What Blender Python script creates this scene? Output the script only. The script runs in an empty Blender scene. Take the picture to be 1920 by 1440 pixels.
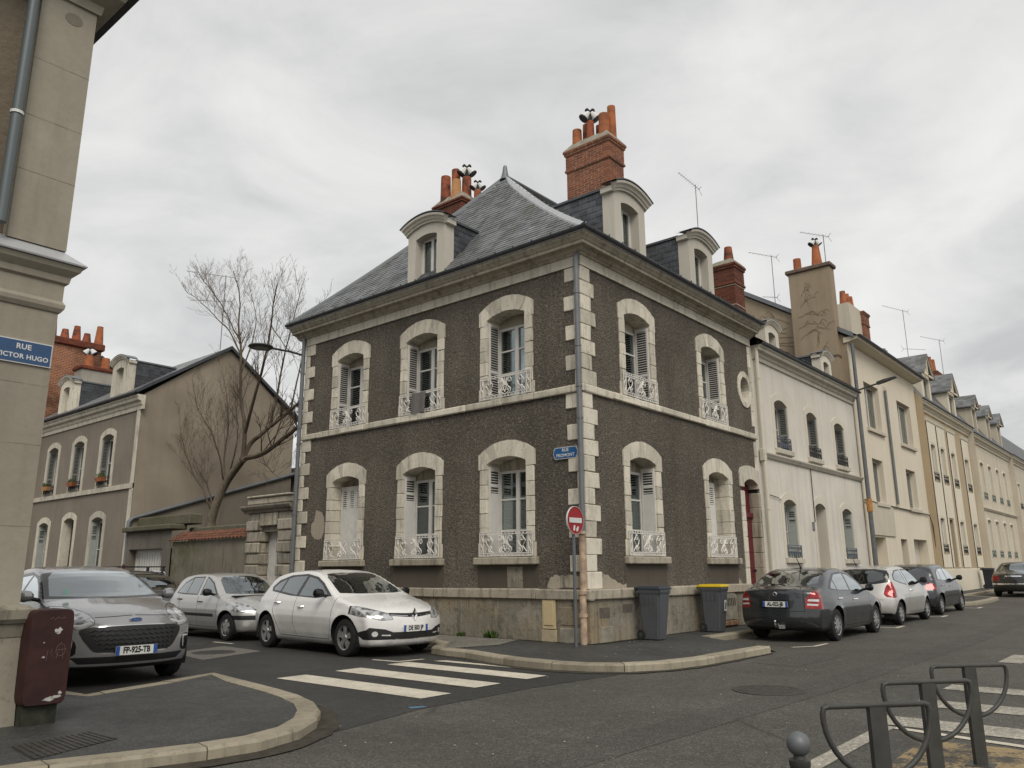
import bpy, bmesh, math, random
import numpy as np
from mathutils import Vector, Matrix
from mathutils.geometry import delaunay_2d_cdt

random.seed(7)
RND = random.Random(11)
SC = bpy.context.scene
COL = SC.collection

# ------------------------------------------------------------------ camera
# Frame: the street corner of the roughcast house is the origin. +X runs along the
# wide street's house fronts, +Y along the narrow side street's house fronts.
FPX, PITCH, ROLL, AZ, CAMH = 1487.13, 0.231293, -0.00595, 0.869295, 1.42
CAMP = np.array([-12.4708, -8.7226, CAMH])
_s, _c = math.sin(AZ), math.cos(AZ)
_fh = np.array([_s, _c, 0.0]); _rh = np.array([_c, -_s, 0.0]); _z = np.array([0, 0, 1.0])
_f = _fh * math.cos(PITCH) + _z * math.sin(PITCH)
_u0 = -_fh * math.sin(PITCH) + _z * math.cos(PITCH)
_r = math.cos(ROLL) * _rh + math.sin(ROLL) * _u0
_u = -math.sin(ROLL) * _rh + math.cos(ROLL) * _u0
cam = bpy.data.cameras.new('camera'); camo = bpy.data.objects.new('camera', cam); COL.objects.link(camo)
M = Matrix.Identity(4)
for i in range(3):
    M[i][0], M[i][1], M[i][2], M[i][3] = _r[i], _u[i], -_f[i], CAMP[i]
camo.matrix_world = M
cam.sensor_width = 36.0; cam.lens = FPX / 1920 * 36; cam.clip_start = 0.05; cam.clip_end = 3000
SC.camera = camo

def ray(px, py):
    return _f * FPX + _r * (px - 960) - _u * (py - 720)
def G(px, py, z=0.0):            # photo pixel on the level plane at height z
    d = ray(px, py); t = (z - CAMH) / d[2]; p = CAMP + t * d; return (float(p[0]), float(p[1]))
def onX(px, py, X=0.0):          # photo pixel on the wall plane X = const -> (Y, z)
    d = ray(px, py); t = (X - CAMP[0]) / d[0]; p = CAMP + t * d; return (float(p[1]), float(p[2]))
def onY(px, py, Y=0.0):          # photo pixel on the wall plane Y = const -> (X, z)
    d = ray(px, py); t = (Y - CAMP[1]) / d[1]; p = CAMP + t * d; return (float(p[0]), float(p[2]))
def PXY(p):
    v = np.asarray(p, float) - CAMP; return (960 + FPX * (v @ _r) / (v @ _f), 720 - FPX * (v @ _u) / (v @ _f))
def gz(X):                       # the wide street climbs gently beyond the house
    d = X - 6.0
    return 0.011 * (d if d > 0 else 0.0)

# ------------------------------------------------------------------ world, sun, exposure
SUN_EL, SUN_AZ = math.radians(46), math.radians(232)      # direction the light comes from, azimuth from +X towards +Y
world = bpy.data.worlds.new('World'); SC.world = world; world.use_nodes = True
def _build_world():
    nt = world.node_tree; nt.nodes.clear(); N = nt.nodes; K = nt.links
    out = N.new('ShaderNodeOutputWorld'); bg = N.new('ShaderNodeBackground')
    sky = N.new('ShaderNodeTexSky'); sky.sky_type = 'NISHITA'; sky.sun_disc = False
    sky.sun_elevation = SUN_EL; sky.sun_rotation = math.radians(90) - SUN_AZ
    sky.air_density = 1.0; sky.dust_density = 3.0
    bg.inputs['Strength'].default_value = 0.1
    tc = N.new('ShaderNodeTexCoord'); sep = N.new('ShaderNodeSeparateXYZ'); K.new(tc.outputs['Generated'], sep.inputs[0])
    mx = N.new('ShaderNodeMath'); mx.operation = 'MAXIMUM'; mx.inputs[1].default_value = 0.0; K.new(sep.outputs['Z'], mx.inputs[0])
    ad = N.new('ShaderNodeMath'); ad.operation = 'ADD'; ad.inputs[1].default_value = 0.22; K.new(mx.outputs[0], ad.inputs[0])
    dx = N.new('ShaderNodeMath'); dx.operation = 'DIVIDE'; K.new(sep.outputs['X'], dx.inputs[0]); K.new(ad.outputs[0], dx.inputs[1])
    dy = N.new('ShaderNodeMath'); dy.operation = 'DIVIDE'; K.new(sep.outputs['Y'], dy.inputs[0]); K.new(ad.outputs[0], dy.inputs[1])
    cb = N.new('ShaderNodeCombineXYZ'); K.new(dx.outputs[0], cb.inputs[0]); K.new(dy.outputs[0], cb.inputs[1])
    def noise(scale, det, rough, off, dist=0.3):
        mp = N.new('ShaderNodeMapping'); mp.inputs['Location'].default_value = off; K.new(cb.outputs[0], mp.inputs[0])
        n = N.new('ShaderNodeTexNoise'); n.inputs['Scale'].default_value = scale; n.inputs['Detail'].default_value = det
        n.inputs['Roughness'].default_value = rough; n.inputs['Distortion'].default_value = dist; K.new(mp.outputs[0], n.inputs['Vector']); return n
    n1 = noise(0.8, 6, 0.5, (3.1, 1.7, 0.4), 0.25)
    n2 = noise(2.4, 7, 0.58, (7.3, 2.2, 1.1), 0.5)
    m1 = N.new('ShaderNodeMath'); m1.operation = 'MULTIPLY_ADD'; K.new(n1.outputs['Fac'], m1.inputs[0]); m1.inputs[1].default_value = 0.6
    m2 = N.new('ShaderNodeMath'); m2.operation = 'MULTIPLY'; m2.inputs[1].default_value = 0.4; K.new(n2.outputs['Fac'], m2.inputs[0]); K.new(m2.outputs[0], m1.inputs[2])
    cr = N.new('ShaderNodeValToRGB'); e = cr.color_ramp.elements
    cr.color_ramp.interpolation = 'B_SPLINE'
    e[0].position = 0.37; e[0].color = (0.48, 0.485, 0.485, 1)
    e[1].position = 0.66; e[1].color = (0.85, 0.84, 0.81, 1)
    x = e.new(0.46); x.color = (0.645, 0.645, 0.635, 1)
    x = e.new(0.54); x.color = (0.74, 0.735, 0.72, 1)
    K.new(m1.outputs[0], cr.inputs[0])
    sc10 = N.new('ShaderNodeVectorMath'); sc10.operation = 'SCALE'; sc10.inputs['Scale'].default_value = 10.0; K.new(cr.outputs[0], sc10.inputs[0])
    mix = N.new('ShaderNodeMix'); mix.data_type = 'RGBA'; mix.inputs[0].default_value = 0.94
    K.new(sky.outputs[0], mix.inputs[6]); K.new(sc10.outputs[0], mix.inputs[7])
    K.new(mix.outputs[2], bg.inputs['Color']); K.new(bg.outputs[0], out.inputs[0])
_build_world()
sun = bpy.data.lights.new('sun', 'SUN'); sun.energy = 1.5; sun.angle = math.radians(28); sun.color = (1.0, 0.94, 0.85)
suno = bpy.data.objects.new('sun', sun); COL.objects.link(suno)
_d = Vector((math.cos(SUN_EL) * math.cos(SUN_AZ), math.cos(SUN_EL) * math.sin(SUN_AZ), math.sin(SUN_EL)))
suno.rotation_euler = _d.to_track_quat('Z', 'Y').to_euler(); suno.location = (-20, -20, 40)
SC.view_settings.view_transform = 'Standard'; SC.view_settings.look = 'None'
SC.view_settings.exposure = 0.22; SC.view_settings.gamma = 1.0; SC.view_settings.use_curve_mapping = False
SC.cycles.use_denoising = True
SC.cycles.max_bounces = 6; SC.cycles.transparent_max_bounces = 12; SC.cycles.caustics_reflective = False; SC.cycles.caustics_refractive = False

# ------------------------------------------------------------------ materials
def S(r, g, b):                  # display colour (0-255) -> linear
    f = lambda c: (c / 255 / 12.92) if c / 255 <= 0.04045 else ((c / 255 + 0.055) / 1.055) ** 2.4
    return (f(r), f(g), f(b))
MATS = {}
class NT:
    def __init__(s, name):
        m = bpy.data.materials.new(name); m.use_nodes = True; s.m = m; s.t = m.node_tree; s.t.nodes.clear()
        s.out = s.n('ShaderNodeOutputMaterial'); s.b = s.n('ShaderNodeBsdfPrincipled'); s.k(s.b.outputs[0], s.out.inputs[0])
        s.b.inputs['Specular IOR Level'].default_value = 0.3
        s.tc = s.n('ShaderNodeTexCoord')
    def n(s, t): return s.t.nodes.new(t)
    def k(s, a, b): s.t.links.new(a, b)
    def vec(s, coord='Object', scale=(1, 1, 1), loc=(0, 0, 0)):
        if coord == 'World':
            g = s.n('ShaderNodeNewGeometry'); src = g.outputs['Position']
        else: src = s.tc.outputs[coord]
        mp = s.n('ShaderNodeMapping'); mp.inputs['Scale'].default_value = scale; mp.inputs['Location'].default_value = loc; s.k(src, mp.inputs[0]); return mp.outputs[0]
    def noise(s, v, scale, det=4, rough=0.55, dist=0.0):
        n = s.n('ShaderNodeTexNoise'); n.inputs['Scale'].default_value = scale; n.inputs['Detail'].default_value = det
        n.inputs['Roughness'].default_value = rough; n.inputs['Distortion'].default_value = dist; s.k(v, n.inputs['Vector']); return n.outputs['Fac']
    def ramp(s, f, stops):
        r = s.n('ShaderNodeValToRGB'); e = r.color_ramp.elements
        while len(e) < len(stops): e.new(0.5)
        for i, (p, c) in enumerate(stops):
            e[i].position = p; e[i].color = (c, c, c, 1) if isinstance(c, (int, float)) else (c[0], c[1], c[2], 1)
        s.k(f, r.inputs[0]); return r.outputs[0]
    def mix(s, fac, a, b, mode='MIX'):
        m = s.n('ShaderNodeMix'); m.data_type = 'RGBA'; m.blend_type = mode
        for q, (sock, v) in enumerate(((m.inputs[0], fac), (m.inputs[6], a), (m.inputs[7], b))):
            if isinstance(v, (int, float)): sock.default_value = v if q == 0 else (v, v, v, 1)
            elif isinstance(v, tuple): sock.default_value = (v[0], v[1], v[2], 1)
            else: s.k(v, sock)
        return m.outputs[2]
    def math(s, op, a, b=0.0):
        m = s.n('ShaderNodeMath'); m.operation = op
        for sock, v in ((m.inputs[0], a), (m.inputs[1], b)):
            if isinstance(v, (int, float)): sock.default_value = v
            else: s.k(v, sock)
        return m.outputs[0]
    def bump(s, h, strength=0.3, dist=0.01):
        b = s.n('ShaderNodeBump'); b.inputs['Strength'].default_value = strength; b.inputs['Distance'].default_value = dist; s.k(h, b.inputs['Height']); s.k(b.outputs[0], s.b.inputs['Normal'])
    def col(s, v):
        if isinstance(v, tuple): s.b.inputs['Base Color'].default_value = (v[0], v[1], v[2], 1)
        else: s.k(v, s.b.inputs['Base Color'])
    def rough(s, v):
        if isinstance(v, (int, float)): s.b.inputs['Roughness'].default_value = v
        else: s.k(v, s.b.inputs['Roughness'])
    def rnd(s):
        o = s.n('ShaderNodeObjectInfo'); return o.outputs['Random']
    def done(s): MATS[s.m.name] = s.m; return s.m

def plain(name, c, rough=0.6, metal=0.0, spec=0.3, var=0.0, bump=0.0, scale=8.0, coat=0.0):
    t = NT(name); t.rough(rough); t.b.inputs['Metallic'].default_value = metal; t.b.inputs['Specular IOR Level'].default_value = spec
    if coat: t.b.inputs['Coat Weight'].default_value = coat; t.b.inputs['Coat Roughness'].default_value = 0.04
    if var or bump:
        v = t.vec('World'); f = t.noise(v, scale, 6, 0.6)
        if var: t.col(t.mix(t.ramp(f, [(0.3, 0.0), (0.7, 1.0)]), tuple(x * (1 - var) for x in c), tuple(min(1, x * (1 + var)) for x in c)))
        else: t.col(c)
        if bump: t.bump(t.noise(v, scale * 6, 4), bump, 0.01)
    else: t.col(c)
    return t.done()

def render_mat(name, c, c2, grain=30, bumpy=0.5, stain=0.35, dist=0.012, streak=True):
    """painted or roughcast render: broad stains, vertical streaks, fine relief"""
    t = NT(name); v = t.vec('World')
    big = t.ramp(t.noise(v, 0.55, 6, 0.6, 0.3), [(0.35, 0.0), (0.68, 1.0)])
    c0 = t.mix(big, c, c2)
    if streak:
        sv = t.vec('World', (3.0, 3.0, 0.25)); st = t.ramp(t.noise(sv, 1.3, 6, 0.62), [(0.5, 0.0), (0.75, 1.0)])
        c0 = t.mix(t.math('MULTIPLY', st, stain), c0, tuple(x * 0.55 for x in c))
    fine = t.noise(v, grain, 3, 0.65)
    c0 = t.mix(t.ramp(fine, [(0.3, 0.55 * bumpy), (0.62, 0.0)]), c0, tuple(x * 0.45 for x in c))
    t.col(c0); t.rough(0.92); t.b.inputs['Specular IOR Level'].default_value = 0.15
    t.bump(fine, min(1.0, bumpy * 1.3), dist)
    return t.done()

def stone_mat(name, c, c2, dark, grain=18, stain=0.5, rndv=0.12):
    t = NT(name); v = t.vec('World')
    c0 = t.mix(t.ramp(t.noise(v, 1.6, 6, 0.65), [(0.3, 0.0), (0.7, 1.0)]), c, c2)
    sv = t.vec('World', (4.0, 4.0, 0.6)); st = t.ramp(t.noise(sv, 1.7, 7, 0.68, 0.4), [(0.5, 0.0), (0.72, 1.0)])
    c0 = t.mix(t.math('MULTIPLY', st, stain), c0, dark)
    pit = t.noise(v, grain, 5, 0.7); c0 = t.mix(t.ramp(pit, [(0.3, 0.5), (0.45, 0.0)]), c0, dark)
    r = t.rnd(); c0 = t.mix(1.0, c0, t.ramp(r, [(0.0, 1 - rndv), (1.0, 1.0)]), 'MULTIPLY')
    t.col(c0); t.rough(0.85); t.b.inputs['Specular IOR Level'].default_value = 0.2
    t.bump(pit, 0.35, 0.012); return t.done()

# house
def roughcast_mat(name, c):
    t = NT(name); v = t.vec('World')
    big = t.ramp(t.noise(v, 0.5, 7, 0.62, 0.4), [(0.32, 0.0), (0.70, 1.0)])
    c0 = t.mix(big, tuple(x * 0.62 for x in c), tuple(x * 1.22 for x in c))
    sv = t.vec('World', (2.2, 2.2, 0.3)); c0 = t.mix(t.math('MULTIPLY', t.ramp(t.noise(sv, 1.1, 6, 0.62), [(0.46, 0.0), (0.72, 1.0)]), 0.6), c0, tuple(x * 0.48 for x in c))
    mid = t.noise(v, 17, 5, 0.72, 0.4); fine = t.noise(v, 42, 3, 0.7)
    vo = t.n('ShaderNodeTexVoronoi'); vo.inputs['Scale'].default_value = 42.0; t.k(v, vo.inputs['Vector']); cell = vo.outputs['Distance']
    c0 = t.mix(t.ramp(cell, [(0.25, 0.0), (0.75, 0.4)]), c0, tuple(x * 0.45 for x in c))
    c0 = t.mix(t.ramp(mid, [(0.34, 0.75), (0.52, 0.0)]), c0, tuple(x * 0.42 for x in c))
    c0 = t.mix(t.ramp(mid, [(0.53, 0.0), (0.72, 0.8)]), c0, tuple(min(1, x * 1.75) for x in c))
    t.col(c0); t.rough(0.95); t.b.inputs['Specular IOR Level'].default_value = 0.1
    t.bump(t.math('SUBTRACT', t.math('ADD', t.math('MULTIPLY', mid, 0.7), t.math('MULTIPLY', fine, 0.3)), t.math('MULTIPLY', cell, 0.6)), 1.0, 0.035); return t.done()
ROUGHCAST = roughcast_mat('roughcast', (0.182, 0.160, 0.132))
ROUGHCAST_PLAIN = render_mat('smooth_dark_render', (0.112, 0.097, 0.079), (0.095, 0.082, 0.066), 40, 0.3, 0.3, 0.006)
LIMESTONE = stone_mat('limestone', (0.79, 0.735, 0.615), (0.68, 0.63, 0.515), (0.27, 0.24, 0.19), 13, 0.75, 0.3)
LIMESTONE_DIRTY = stone_mat('weathered_limestone', (0.50, 0.45, 0.36), (0.36, 0.32, 0.25), (0.11, 0.098, 0.075), 12, 0.9)
def plinth_mat():
    t = NT('plinth_render'); v = t.vec('World')
    c0 = t.mix(t.ramp(t.noise(v, 1.3, 8, 0.68, 0.6), [(0.3, 0.0), (0.72, 1.0)]), (0.155, 0.140, 0.110), (0.34, 0.31, 0.25))
    c0 = t.mix(t.ramp(t.noise(t.vec('World', (1, 1, 1), (9, 4, 2)), 0.8, 7, 0.65, 0.5), [(0.5, 0.0), (0.68, 0.75)]), c0, (0.33, 0.25, 0.15))
    sv = t.vec('World', (7, 7, 0.5)); c0 = t.mix(t.ramp(t.noise(sv, 1.4, 6, 0.66), [(0.52, 0.0), (0.72, 0.8)]), c0, (0.075, 0.07, 0.056))
    sv = t.vec('World', (6, 6, 0.4), (3, 1, 0)); c0 = t.mix(t.ramp(t.noise(sv, 1.6, 5, 0.6), [(0.6, 0.0), (0.74, 0.6)]), c0, (0.42, 0.39, 0.32))
    c0 = t.mix(t.ramp(t.noise(v, 5.5, 7, 0.72, 0.5), [(0.52, 0.0), (0.66, 0.55)]), c0, (0.06, 0.062, 0.05))
    f = t.noise(v, 14, 6, 0.7); t.col(c0); t.rough(0.92); t.b.inputs['Specular IOR Level'].default_value = 0.15; t.bump(f, 0.6, 0.03); return t.done()
PLINTH = plinth_mat()
BARE_RENDER = render_mat('bare_render', (0.42, 0.365, 0.29), (0.36, 0.31, 0.245), 14, 0.4, 0.3, 0.01)
WHITE_PAINT = plain('white_paint', (0.66, 0.645, 0.605), 0.45, var=0.06, scale=5)
OLD_WHITE = plain('old_white_paint', (0.66, 0.65, 0.615), 0.6, var=0.1, bump=0.1, scale=6)
RAIL_WHITE = plain('railing_white', (0.70, 0.675, 0.63), 0.5, var=0.12, scale=12)
ZINC = plain('zinc', (0.17, 0.18, 0.19), 0.5, 0.3, 0.4, 0.12, 0.05, 5)
ZINC_DARK = plain('dark_zinc', (0.075, 0.08, 0.088), 0.45, 0.3, 0.4, 0.2, 0.05, 6)
ZINC_PALE = plain('pale_zinc', (0.50, 0.51, 0.52), 0.4, 0.4, 0.4, 0.1, 0.04, 4)
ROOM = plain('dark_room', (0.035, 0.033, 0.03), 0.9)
CURTAIN = plain('net_curtain', (0.74, 0.73, 0.70), 0.9, var=0.05)
BLIND = plain('pleated_blind', (0.72, 0.74, 0.73), 0.85)
def slate_mat(name, c, var, moss):
    t = NT(name); v = t.vec('World'); r = t.rnd()
    c0 = t.mix(t.ramp(t.noise(v, 1.1, 6, 0.65), [(0.3, 0.0), (0.7, 1.0)]), tuple(x * (1 - var) for x in c), tuple(x * (1 + var) for x in c))
    w = t.n('ShaderNodeTexWhiteNoise'); mp = t.vec('World', (4.5, 4.5, 6.1)); fl = t.n('ShaderNodeVectorMath'); fl.operation = 'FLOOR'; t.k(mp, fl.inputs[0]); t.k(fl.outputs[0], w.inputs[0])
    c0 = t.mix(1.0, c0, t.ramp(w.outputs['Value'], [(0.0, 0.6), (1.0, 1.3)]), 'MULTIPLY')
    c0 = t.mix(t.math('MULTIPLY', t.ramp(t.noise(t.vec('World', (1, 1, 1), (4, 2, 1)), 0.8, 7, 0.7, 0.3), [(0.5, 0.0), (0.7, 1.0)]), moss), c0, (0.075, 0.07, 0.04))
    t.col(c0); t.rough(t.ramp(t.noise(v, 9), [(0.3, 0.34), (0.7, 0.6)])); t.b.inputs['Specular IOR Level'].default_value = 0.5
    t.bump(t.noise(v, 40, 4), 0.15, 0.004); return t.done()
SLATE = slate_mat('slate', (0.155, 0.16, 0.165), 0.22, 0.75)
SLATE_DARK = slate_mat('dark_slate', (0.055, 0.06, 0.068), 0.3, 0.2)
def brick_mat(name, c, c2, soot):
    t = NT(name); v = t.vec('World'); r = t.rnd()
    w = t.n('ShaderNodeTexWhiteNoise'); mp = t.vec('World', (4.4, 4.4, 15.3)); fl = t.n('ShaderNodeVectorMath'); fl.operation = 'FLOOR'; t.k(mp, fl.inputs[0]); t.k(fl.outputs[0], w.inputs[0])
    c0 = t.mix(w.outputs['Value'], c, c2)
    c0 = t.mix(t.math('MULTIPLY', t.ramp(t.noise(v, 2.3, 7, 0.7, 0.4), [(0.48, 0.0), (0.7, 1.0)]), soot), c0, (0.03, 0.022, 0.017))
    t.col(c0); t.rough(0.88); t.bump(t.noise(v, 60, 4), 0.3, 0.005); return t.done()
BRICK = brick_mat('brick', (0.31, 0.112, 0.06), (0.20, 0.068, 0.038), 0.6)
BRICK_DARK = brick_mat('dark_brick', (0.20, 0.062, 0.035), (0.12, 0.036, 0.022), 0.65)
MORTAR = plain('mortar', (0.42, 0.345, 0.26), 0.95, var=0.25, bump=0.3, scale=5)
MORTAR_DARK = plain('dark_mortar', (0.15, 0.11, 0.085), 0.95, var=0.25, bump=0.3, scale=5)
CEMENT = plain('cement', (0.27, 0.25, 0.20), 0.95, var=0.3, bump=0.4, scale=6)
def pot_mat(name, c, soot):
    t = NT(name); v = t.vec('World')
    c0 = t.mix(t.math('MULTIPLY', t.ramp(t.noise(v, 3.0, 6, 0.65), [(0.42, 0.0), (0.62, 1.0)]), soot), c, (0.035, 0.025, 0.02)); t.col(c0); t.rough(0.8); t.bump(t.noise(v, 30), 0.2, 0.005); return t.done()
POT = pot_mat('terracotta', (0.40, 0.135, 0.055), 0.5)
POT_SOOT = pot_mat('sooty_terracotta', (0.33, 0.095, 0.045), 0.9)
POT_PALE = pot_mat('pale_terracotta', (0.50, 0.26, 0.11), 0.25)
COWL_WHITE = plain('cowl_pale', (0.68, 0.68, 0.66), 0.5)
COWL_BLACK = plain('cowl_black', (0.02, 0.02, 0.02), 0.6)
IRON = plain('black_iron', (0.022, 0.022, 0.024), 0.5, spec=0.4)
RED_DOOR = plain('dark_red_paint', (0.12, 0.012, 0.018), 0.35, spec=0.5, var=0.15)
COPPER_PAINT = plain('flaking_pipe_paint', (0.40, 0.30, 0.215), 0.8, var=0.5, bump=0.3, scale=7)

def glass_mat(name, tint=(0.55, 0.6, 0.6), refl=0.07, dark=(0.012, 0.014, 0.015), clear=0.62):
    t = NT(name); t.t.nodes.remove(t.b)
    tr = t.n('ShaderNodeBsdfTransparent'); tr.inputs[0].default_value = (*tint, 1)
    df = t.n('ShaderNodeBsdfDiffuse'); df.inputs[0].default_value = (*dark, 1)
    m1 = t.n('ShaderNodeMixShader'); m1.inputs[0].default_value = clear; t.k(df.outputs[0], m1.inputs[1]); t.k(tr.outputs[0], m1.inputs[2])
    gl = t.n('ShaderNodeBsdfGlossy'); gl.inputs['Roughness'].default_value = 0.02; gl.inputs[0].default_value = (0.9, 0.95, 0.97, 1)
    fr = t.n('ShaderNodeFresnel'); fr.inputs['IOR'].default_value = 1.5
    ad = t.math('MULTIPLY', fr.outputs[0], refl / 0.04); ad = t.math('MINIMUM', ad, 0.9)
    m2 = t.n('ShaderNodeMixShader'); t.k(ad, m2.inputs[0]); t.k(m1.outputs[0], m2.inputs[1]); t.k(gl.outputs[0], m2.inputs[2]); t.k(m2.outputs[0], t.out.inputs[0]); return t.done()
GLASS = glass_mat('window_glass', (0.92, 0.95, 0.94), 0.05, clear=0.95)

# ------------------------------------------------------------------ mesh helpers
def link(name, me, parent=None, mat=None):
    o = bpy.data.objects.new(name, me); COL.objects.link(o)
    if mat is not None and me is not None and len(me.materials) == 0: me.materials.append(mat)
    if parent is not None: o.parent = parent
    return o
def tag(o, label=None, cat=None, group=None, kind=None):
    for k, v in (('label', label), ('category', cat), ('group', group), ('kind', kind)):
        if v: o[k] = v
    return o
def thing(name, label, cat, loc=(0, 0, 0), rz=0.0, group=None):
    o = bpy.data.objects.new(name, None); COL.objects.link(o); o.empty_display_size = 0.2
    o.location = loc; o.rotation_euler = (0, 0, rz); return tag(o, label, cat, group)
def copy_tree(o, parent=None):
    c = o.copy(); COL.objects.link(c); c.parent = parent
    for ch in list(o.children): copy_tree(ch, c)
    return c
class MB:
    """collects shapes for ONE mesh"""
    def __init__(s): s.v = []; s.f = []; s.mi = []; s.cur = 0
    def add(s, vs, fs):
        b = len(s.v); s.v.extend([tuple(map(float, p)) for p in vs]); s.f.extend([tuple(b + i for i in f) for f in fs]); s.mi.extend([s.cur] * len(fs)); return s
    def mesh(s, name, smooth=False):
        me = bpy.data.meshes.new(name); me.from_pydata(s.v, [], s.f); me.polygons.foreach_set('material_index', s.mi)
        if smooth: me.polygons.foreach_set('use_smooth', [True] * len(s.f))
        me.update(); return me
    def build(s, name, mat, parent=None, smooth=False, fix=True):
        if name in ('stone', 'quoin_stone', 'string_stone', 'band_stone'):
            j = 0.007 if name != 'stone' else 0.005
            s.v = [(x + RND.uniform(-j, j), y + RND.uniform(-j, j), z + RND.uniform(-j, j)) for x, y, z in s.v]
        me = s.mesh(name, smooth)
        for m in (mat if isinstance(mat, (list, tuple)) else [mat]): me.materials.append(m)
        if fix:
            bm = bmesh.new(); bm.from_mesh(me); bmesh.ops.recalc_face_normals(bm, faces=bm.faces); bm.to_mesh(me); bm.free()
        if smooth: me.set_sharp_from_angle(angle=math.radians(38))
        return link(name, me, parent)
    def box(s, a, b):
        x0, y0, z0 = a; x1, y1, z1 = b
        return s.add([(x0, y0, z0), (x1, y0, z0), (x1, y1, z0), (x0, y1, z0), (x0, y0, z1), (x1, y0, z1), (x1, y1, z1), (x0, y1, z1)],
                     [(0, 3, 2, 1), (4, 5, 6, 7), (0, 1, 5, 4), (1, 2, 6, 5), (2, 3, 7, 6), (3, 0, 4, 7)])
    def obox(s, o, ax, ay, az):          # oriented box from a corner and three edge vectors
        o, ax, ay, az = (np.asarray(q, float) for q in (o, ax, ay, az))
        P = [o, o + ax, o + ax + ay, o + ay, o + az, o + ax + az, o + ax + ay + az, o + ay + az]
        return s.add(P, [(0, 3, 2, 1), (4, 5, 6, 7), (0, 1, 5, 4), (1, 2, 6, 5), (2, 3, 7, 6), (3, 0, 4, 7)])
    def loft(s, rings, close=True, cap=True):
        n = len(rings[0]); b = len(s.v); vs = [p for r in rings for p in r]; fs = []
        for i in range(len(rings) - 1):
            for j in range(n if close else n - 1):
                k = (j + 1) % n; fs.append((i * n + j, i * n + k, (i + 1) * n + k, (i + 1) * n + j))
        if cap and close: fs.append(tuple(range(n - 1, -1, -1))); fs.append(tuple((len(rings) - 1) * n + j for j in range(n)))
        return s.add(vs, fs)
    def tube(s, pts, r, n=6, cap=True, closed=False):
        pts = [np.asarray(p, float) for p in pts]; rings = []; prev = None
        rs = r if isinstance(r, (list, tuple)) else [r] * len(pts)
        m = len(pts)
        for i, p in enumerate(pts):
            if closed: d = pts[(i + 1) % m] - pts[i - 1]
            else: d = pts[min(i + 1, m - 1)] - pts[max(i - 1, 0)]
            L = np.linalg.norm(d); d = d / L if L > 1e-9 else np.array([0, 0, 1.0])
            if prev is None:
                a = np.array([0, 0, 1.0]) if abs(d[2]) < 0.9 else np.array([1.0, 0, 0]); x = np.cross(a, d)
            else: x = prev - d * (prev @ d)
            x = x / max(1e-9, np.linalg.norm(x)); prev = x; y = np.cross(d, x)
            rings.append([p + rs[i] * (math.cos(2 * math.pi * k / n) * x + math.sin(2 * math.pi * k / n) * y) for k in range(n)])
        if closed: rings.append(rings[0]); cap = False
        return s.loft(rings, True, cap)
    def lathe(s, prof, c=(0, 0, 0), n=20, axis='z', cap=True):
        rings = []
        for r, h in prof:
            ring = []
            for k in range(n):
                a = 2 * math.pi * k / n; p, q = r * math.cos(a), r * math.sin(a)
                ring.append((c[0] + p, c[1] + q, c[2] + h) if axis == 'z' else (c[0] + p, c[1] + h, c[2] + q) if axis == 'y' else (c[0] + h, c[1] + p, c[2] + q))
            rings.append(ring)
        return s.loft(rings, True, cap)
    def prism(s, poly, e):                # polygon of 3-D points extruded by e
        e = np.asarray(e, float); n = len(poly); A = [np.asarray(p, float) for p in poly]; B = [p + e for p in A]
        return s.add(A + B, [tuple(range(n)), tuple(range(2 * n - 1, n - 1, -1))] + [(j, n + j, n + (j + 1) % n, (j + 1) % n) for j in range(n)])
    def cbox(s, a, b, c=0.01):            # box with chamfered edges
        x0, y0, z0 = a; x1, y1, z1 = b
        c = min(c, 0.45 * min(x1 - x0, y1 - y0, z1 - z0)); vs = []; ix = {}
        for i in (0, 1):
            for j in (0, 1):
                for k in (0, 1):
                    X, Y, Z = (x1 if i else x0), (y1 if j else y0), (z1 if k else z0); dx, dy, dz = (-c if i else c), (-c if j else c), (-c if k else c)
                    for q, p in enumerate(((X, Y + dy, Z + dz), (X + dx, Y, Z + dz), (X + dx, Y + dy, Z))): ix[i, j, k, q] = len(vs); vs.append(p)
        fs = []
        for i in (0, 1): fs.append([ix[i, 0, 0, 0], ix[i, 1, 0, 0], ix[i, 1, 1, 0], ix[i, 0, 1, 0]])
        for j in (0, 1): fs.append([ix[0, j, 0, 1], ix[1, j, 0, 1], ix[1, j, 1, 1], ix[0, j, 1, 1]])
        for k in (0, 1): fs.append([ix[0, 0, k, 2], ix[1, 0, k, 2], ix[1, 1, k, 2], ix[0, 1, k, 2]])
        for i in (0, 1):
            for j in (0, 1): fs.append([ix[i, j, 0, 0], ix[i, j, 1, 0], ix[i, j, 1, 1], ix[i, j, 0, 1]])
            for k in (0, 1): fs.append([ix[i, 0, k, 0], ix[i, 1, k, 0], ix[i, 1, k, 2], ix[i, 0, k, 2]])
        for j in (0, 1):
            for k in (0, 1): fs.append([ix[0, j, k, 1], ix[1, j, k, 1], ix[1, j, k, 2], ix[0, j, k, 2]])
        for i in (0, 1):
            for j in (0, 1):
                for k in (0, 1): fs.append([ix[i, j, k, 0], ix[i, j, k, 1], ix[i, j, k, 2]])
        return s.add(vs, fs)

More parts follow.
